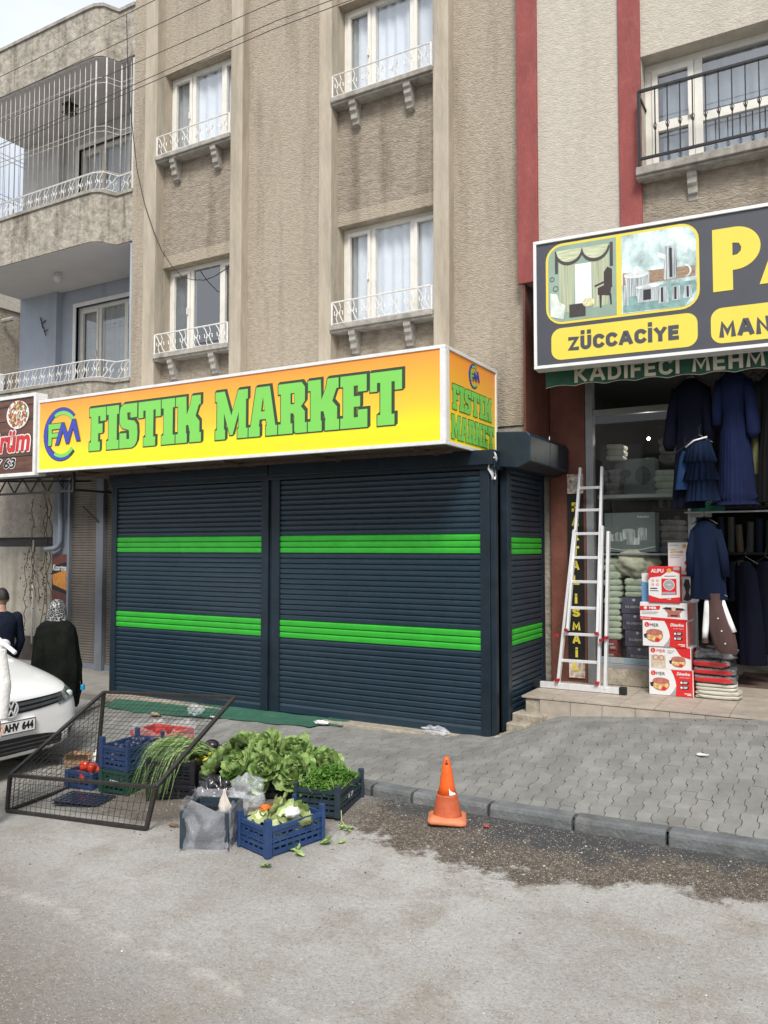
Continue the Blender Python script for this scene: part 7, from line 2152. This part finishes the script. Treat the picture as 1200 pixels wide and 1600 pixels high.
def standing(t, H, face=0, arms=None, topm=None, botm=None, girth=1.0, shoe=True):
    k = H / 1.75
    J = {}
    for s, n_ in ((-1, 'r'), (1, 'l')):
        J['hip' + n_] = Vector((0, s * .09 * k, .92 * k)); J['knee' + n_] = Vector((.02, s * .10 * k, .50 * k)); J['ank' + n_] = Vector((-.01, s * .10 * k, .08 * k)); J['toe' + n_] = Vector((.13 * k, s * .11 * k, .035 * k))
        J['sh' + n_] = Vector((0, s * .175 * k, 1.42 * k)); J['el' + n_], J['wr' + n_] = Vector(arms[n_][0]), Vector(arms[n_][1])
    c = (.02 * cos(face), .02 * sin(face), 1.635 * k)
    g_ = girth
    def masses(a, arms_=True, legs=True, torso=True, wrist=1.0):
        P = []
        if torso:
            P.append(('l', [(0, 0, (.06 if a == 0 else .095) * g_ + a, (.08 if a == 0 else .13) * g_ + a, .86 * k), (-.005, 0, .115 * g_ + a, .158 * g_ + a, .92 * k), (0, 0, .112 * g_ + a, .150 * g_ + a, 1.0 * k), (0, 0, .102 * g_ + a, .138 * g_ + a, 1.12 * k), (0, 0, .112 * g_ + a, .155 * g_ + a, 1.25 * k), (0, 0, .112 * g_ + a, .172 * g_ + a, 1.35 * k), (0, 0, .09 + a, .165 * k + a, 1.42 * k), (0, 0, .065 + a, .10 + a, 1.465 * k), (0, 0, .05 + a, .06 + a, 1.485 * k)]))
        if arms_:
            for n_ in 'rl':
                sh, el, wr = J['sh' + n_], J['el' + n_], J['wr' + n_]
                w2 = el.lerp(wr, wrist)
                P.append(('t', [sh + (Vector((0, 0, .0))), sh.lerp(el, .35), el, el.lerp(wr, .35), w2], [.056 + a, .050 + a, .040 + a, .040 + a, .026 + a]))
                P.append(('b', sh + Vector((0, 0, -.01)), (.050 + a, .052 + a, .055 + a)))
        if legs:
            for n_ in 'rl':
                P.append(('t', [J['hip' + n_], J['hip' + n_].lerp(J['knee' + n_], .4), J['knee' + n_], J['knee' + n_].lerp(J['ank' + n_], .35), J['ank' + n_]], [.088 * g_ + a, .078 * g_ + a, .056 + a, .056 + a, .038 + a * 1.4]))
        return P
    B_ = masses(0)
    for n_ in 'rl': B_.append(('t', [J['ank' + n_], J['toe' + n_]], [.04, .03]))
    B_.append(('t', [(-.005, 0, 1.40 * k), (.0, 0, 1.48 * k), (c[0] - .01, c[1], 1.58 * k)], [.075, .055, .052]))
    hs = headshape(c, .235 * k, face)
    hands = [hand(J['wr' + n_], J['wr' + n_] - J['el' + n_], 1 if n_ == 'l' else -1, k) for n_ in 'rl']
    def ex(mb):
        hs(mb)
        for h_ in hands: h_(mb)
    b = fused('body', B_, M['skin'], t, .014, ex)
    facebits(t, c, face)
    a = topm[1]
    T_ = masses(a, legs=False, wrist=.96)
    T_.append(('t', [(-.005, 0, 1.38 * k), (-.003, 0, 1.47 * k)], [.09, .066]))
    fused(topm[2], T_, topm[0], t, .011, None, 8)
    L_ = masses(botm[1], arms_=False, torso=False) + [('b', (0, 0, .95 * k), (.115 * g_ + botm[1], .150 * g_ + botm[1], .09 * k))]
    fused(botm[2], L_, botm[0], t, .011, None, 8)
    if shoe:
        for s in (-1, 1):
            mb = MB(); mb.sm = True
            mb.tube([(-.07, s * .105 * k, .045), (0, s * .105 * k, .06), (.10, s * .11 * k, .045), (.18, s * .115 * k, .03)], [.035, .048, .046, .03], 12, True, .85); mb.build('shoe', M['shoe'], t)
    return b, c, k
# man in navy sweater, seen from behind on his right
pm = thing('person', 'man with short dark hair in a navy sweater and jeans standing behind the white car', 'person', (-9.22, 6.42, road_z(-9.2, 6.42)), R(180 - 18))
_, c, k = standing(pm, 1.85, R(-8), {'r': ((.03, -.25, 1.18), (.13, -.215, .95)), 'l': ((.06, .25, 1.18), (.26, .18, 1.14))}, topm=(mk('navy_knit', (.010, .014, .028), .9, .25, 14, .4, 30, spec=.15), .014, 'sweater'), botm=(mk('jeans', (.07, .12, .22), .85, .2, 12), .012, 'jeans'), girth=1.05)
mb = MB(); mb.sm = True
def hr_(u, v):
    a = 2 * pi * u; t_ = pi * .56 * v
    lim = 1 if cos(a) < .2 else .62
    t_ = t_ * lim
    x, y, z = sin(t_) * cos(a), sin(t_) * sin(a), cos(t_)
    return (c[0] + .105 * x - .006, c[1] + .085 * y, c[2] + .012 + .125 * z)
mb.grid(hr_, 32, 14); mb.build('hair', M['hair'], pm)
mb = MB(); mb.sm = True
mb.grid(lambda u, v: (c[0] + (.094 + .008 * v) * cos(R(-75 + 150 * u)) * (1 - .12 * v), c[1] + .073 * (1 - .28 * v) * sin(R(-75 + 150 * u)) * 1.05, c[2] - .045 - .075 * v), 14, 5); mb.build('beard', M['hair'], pm)
t = thing('carry_bag', 'blue and white packet held by the man in the navy sweater', 'packet', (-9.60, 6.34, .80), R(10))
mb = MB(); mb.box(-.12, .10, -.05, .05, 0, .12); mb.build('packet_body', mk('packet_blue', (.02, .08, .38), .4), t, bevel=.01)
mb = MB(); mb.box(-.12, .10, -.051, .051, .122, .17); mb.build('packet_top', M['white'], t, bevel=.01)

# woman in a black cloak
gz = road_z(-8.28, 6.5)
pw = thing('person', 'woman in a long black cloak and black and white patterned headscarf, seen from behind', 'person', (-8.28, 6.5, gz), R(115))
_, c, k = standing(pw, 1.64, 0, {'r': ((.02, -.20, 1.0), (.03, -.235, .74)), 'l': ((.06, .20, 1.0), (.18, .16, .82))}, topm=(mk('black_tunic', (.004, .0045, .005), .9, spec=.08), .012, 'tunic'), botm=(mk('blue_trousers', (.014, .025, .12), .85, .15, 12), .035, 'trousers'), girth=1.0)
mb = MB(); mb.sm = True
rows = [(1.46, .075, .075), (1.43, .12, .10), (1.39, .18, .13), (1.33, .232, .155), (1.22, .25, .175), (1.05, .27, .19), (.88, .295, .205), (.72, .30, .20), (.58, .27, .18), (.54, .25, .17)]
rings = []
for i, (z, wy, wx) in enumerate(rows):
    ring = []
    for q in range(60):
        a = 2 * pi * q / 60
        fo = 1 + (.01 + .07 * min(1, i / 6)) * (1 - abs(sin(4.5 * a + .35 * i)) * 1.6) + .06 * noise.noise(Vector((cos(a) * 2, sin(a) * 2, z * 3)))
        zz = z + (.06 * sin(a * 2 + 1) if i > 7 else 0) - (.10 * max(0, sin(-a)) if i > 6 else 0) * 1
        ring.append((wx * fo * cos(a), wy * fo * sin(a), zz))
    rings.append(ring)
mb.loft(rings, cap=False); mb.build('cloak', mk('black_cloak', (.004, .0045, .005), .9, .35, 4, .6, 9, dist=.03, col2=(.009, .011, .008), spec=.08), pw)
m_ = bpy.data.materials.new('patterned_scarf'); m_.use_nodes = True
t_ = m_.node_tree; vo = t_.nodes.new('ShaderNodeTexVoronoi'); vo.feature = 'DISTANCE_TO_EDGE'; vo.inputs['Scale'].default_value = 34
tx_ = t_.nodes.new('ShaderNodeTexCoord'); t_.links.new(tx_.outputs['Object'], vo.inputs['Vector'])
rp_ = t_.nodes.new('ShaderNodeValToRGB'); rp_.color_ramp.interpolation = 'CONSTANT'; rp_.color_ramp.elements[0].color = (.45, .45, .44, 1); rp_.color_ramp.elements[1].color = (.01, .01, .012, 1); rp_.color_ramp.elements[1].position = .05
t_.links.new(vo.outputs['Distance'], rp_.inputs[0]); t_.links.new(rp_.outputs[0], t_.nodes['Principled BSDF'].inputs['Base Color'])
mb = MB(); mb.sm = True
def sc_(u, v):
    a = R(28) + R(304) * u; t2 = pi * v * .80
    z = cos(t2); r_ = sin(t2) if v < .62 else sin(pi * .62 * .80) * (1 - .25 * (v - .62) / .38)
    return (c[0] + (.118 * r_ + (.10 * (v - .62) if v > .62 else 0)) * cos(a) - .002, c[1] + (.100 * r_ + (.16 * (v - .62) if v > .62 else 0)) * sin(a), c[2] + .012 + .135 * z - (.10 * (v - .62) if v > .62 else 0))
mb.grid(sc_, 40, 24); mb.build('headscarf', m_, pw)
o_ = wm(pw) @ Vector((.06, -.275, .60))
t = thing('blue_packet', 'small bright blue packet in the right hand of the cloaked woman', 'packet', tuple(o_), R(30))
mb = MB(); mb.box(-.06, .06, -.03, .03, -.02, .05); mb.build('packet_body', mk('cyan_pack', (.02, .30, .55), .4), t, bevel=.012)

# person at the left edge : white padded sleeves, black vest
pe = thing('person', 'person in a black vest with white padded sleeves cut off by the left edge', 'person', (-5.90, 3.90, road_z(-5.9, 3.9)), R(-78))
_, c, k = standing(pe, 1.72, R(10), {'r': ((.03, -.26, 1.10), (.10, -.24, .84)), 'l': ((.02, .265, 1.12), (.055, .285, .86))}, topm=(mk('white_padded_cloth', (.70, .68, .66), .7, .06, 9), .006, 'padded_jacket'), botm=(M['black'], .018, 'trousers'), girth=1.0)
mb = MB(); mb.sm = True
rings = []
for i in range(9):
    z = (.93 + .50 * i / 8) * k; w_ = .205 if i < 7 else (.17 if i == 7 else .10)
    rings.append([((.150 + .012 * sin(i * pi)) * cos(2 * pi * q / 32) * (1 if i < 7 else .75), w_ * sin(2 * pi * q / 32), z) for q in range(32)])
mb.loft(rings, cap=False); mb.build('vest', mk('black_vest', (.01, .01, .012), .5, .2, 9, .3, 30), pe)
mb = MB(); mb.sm = True
for n_, el, wr, sh_ in (('r', (.03, -.26, 1.10), (.10, -.24, .84), (0, -.175, 1.375)), ('l', (.02, .265, 1.12), (.055, .285, .86), (0, .175, 1.375))):
    P = []; Rr = []
    for q in range(29):
        u = q / 28
        p_ = Vector(sh_).lerp(Vector(el), u * 2) if u < .5 else Vector(el).lerp(Vector(wr), (u - .5) * 2 * .97)
        P.append(p_); Rr.append((.078 - .026 * u) + .011 * abs(sin(q * pi / 2.0 + .6)))
    mb.tube(P, Rr, 14)
mb.build('padded_sleeve', mk('white_padding', (.72, .70, .68), .6, .05, 9, .4, 30), pe)
mb = MB(); mb.sm = True
mb.grid(lambda u, v: (c[0] + .105 * sin(pi * .56 * v) * cos(2 * pi * u) - .006, c[1] + .087 * sin(pi * .56 * v) * sin(2 * pi * u), c[2] + .014 + .127 * cos(pi * .56 * v)), 28, 10); mb.build('hair', M['hair'], pe)
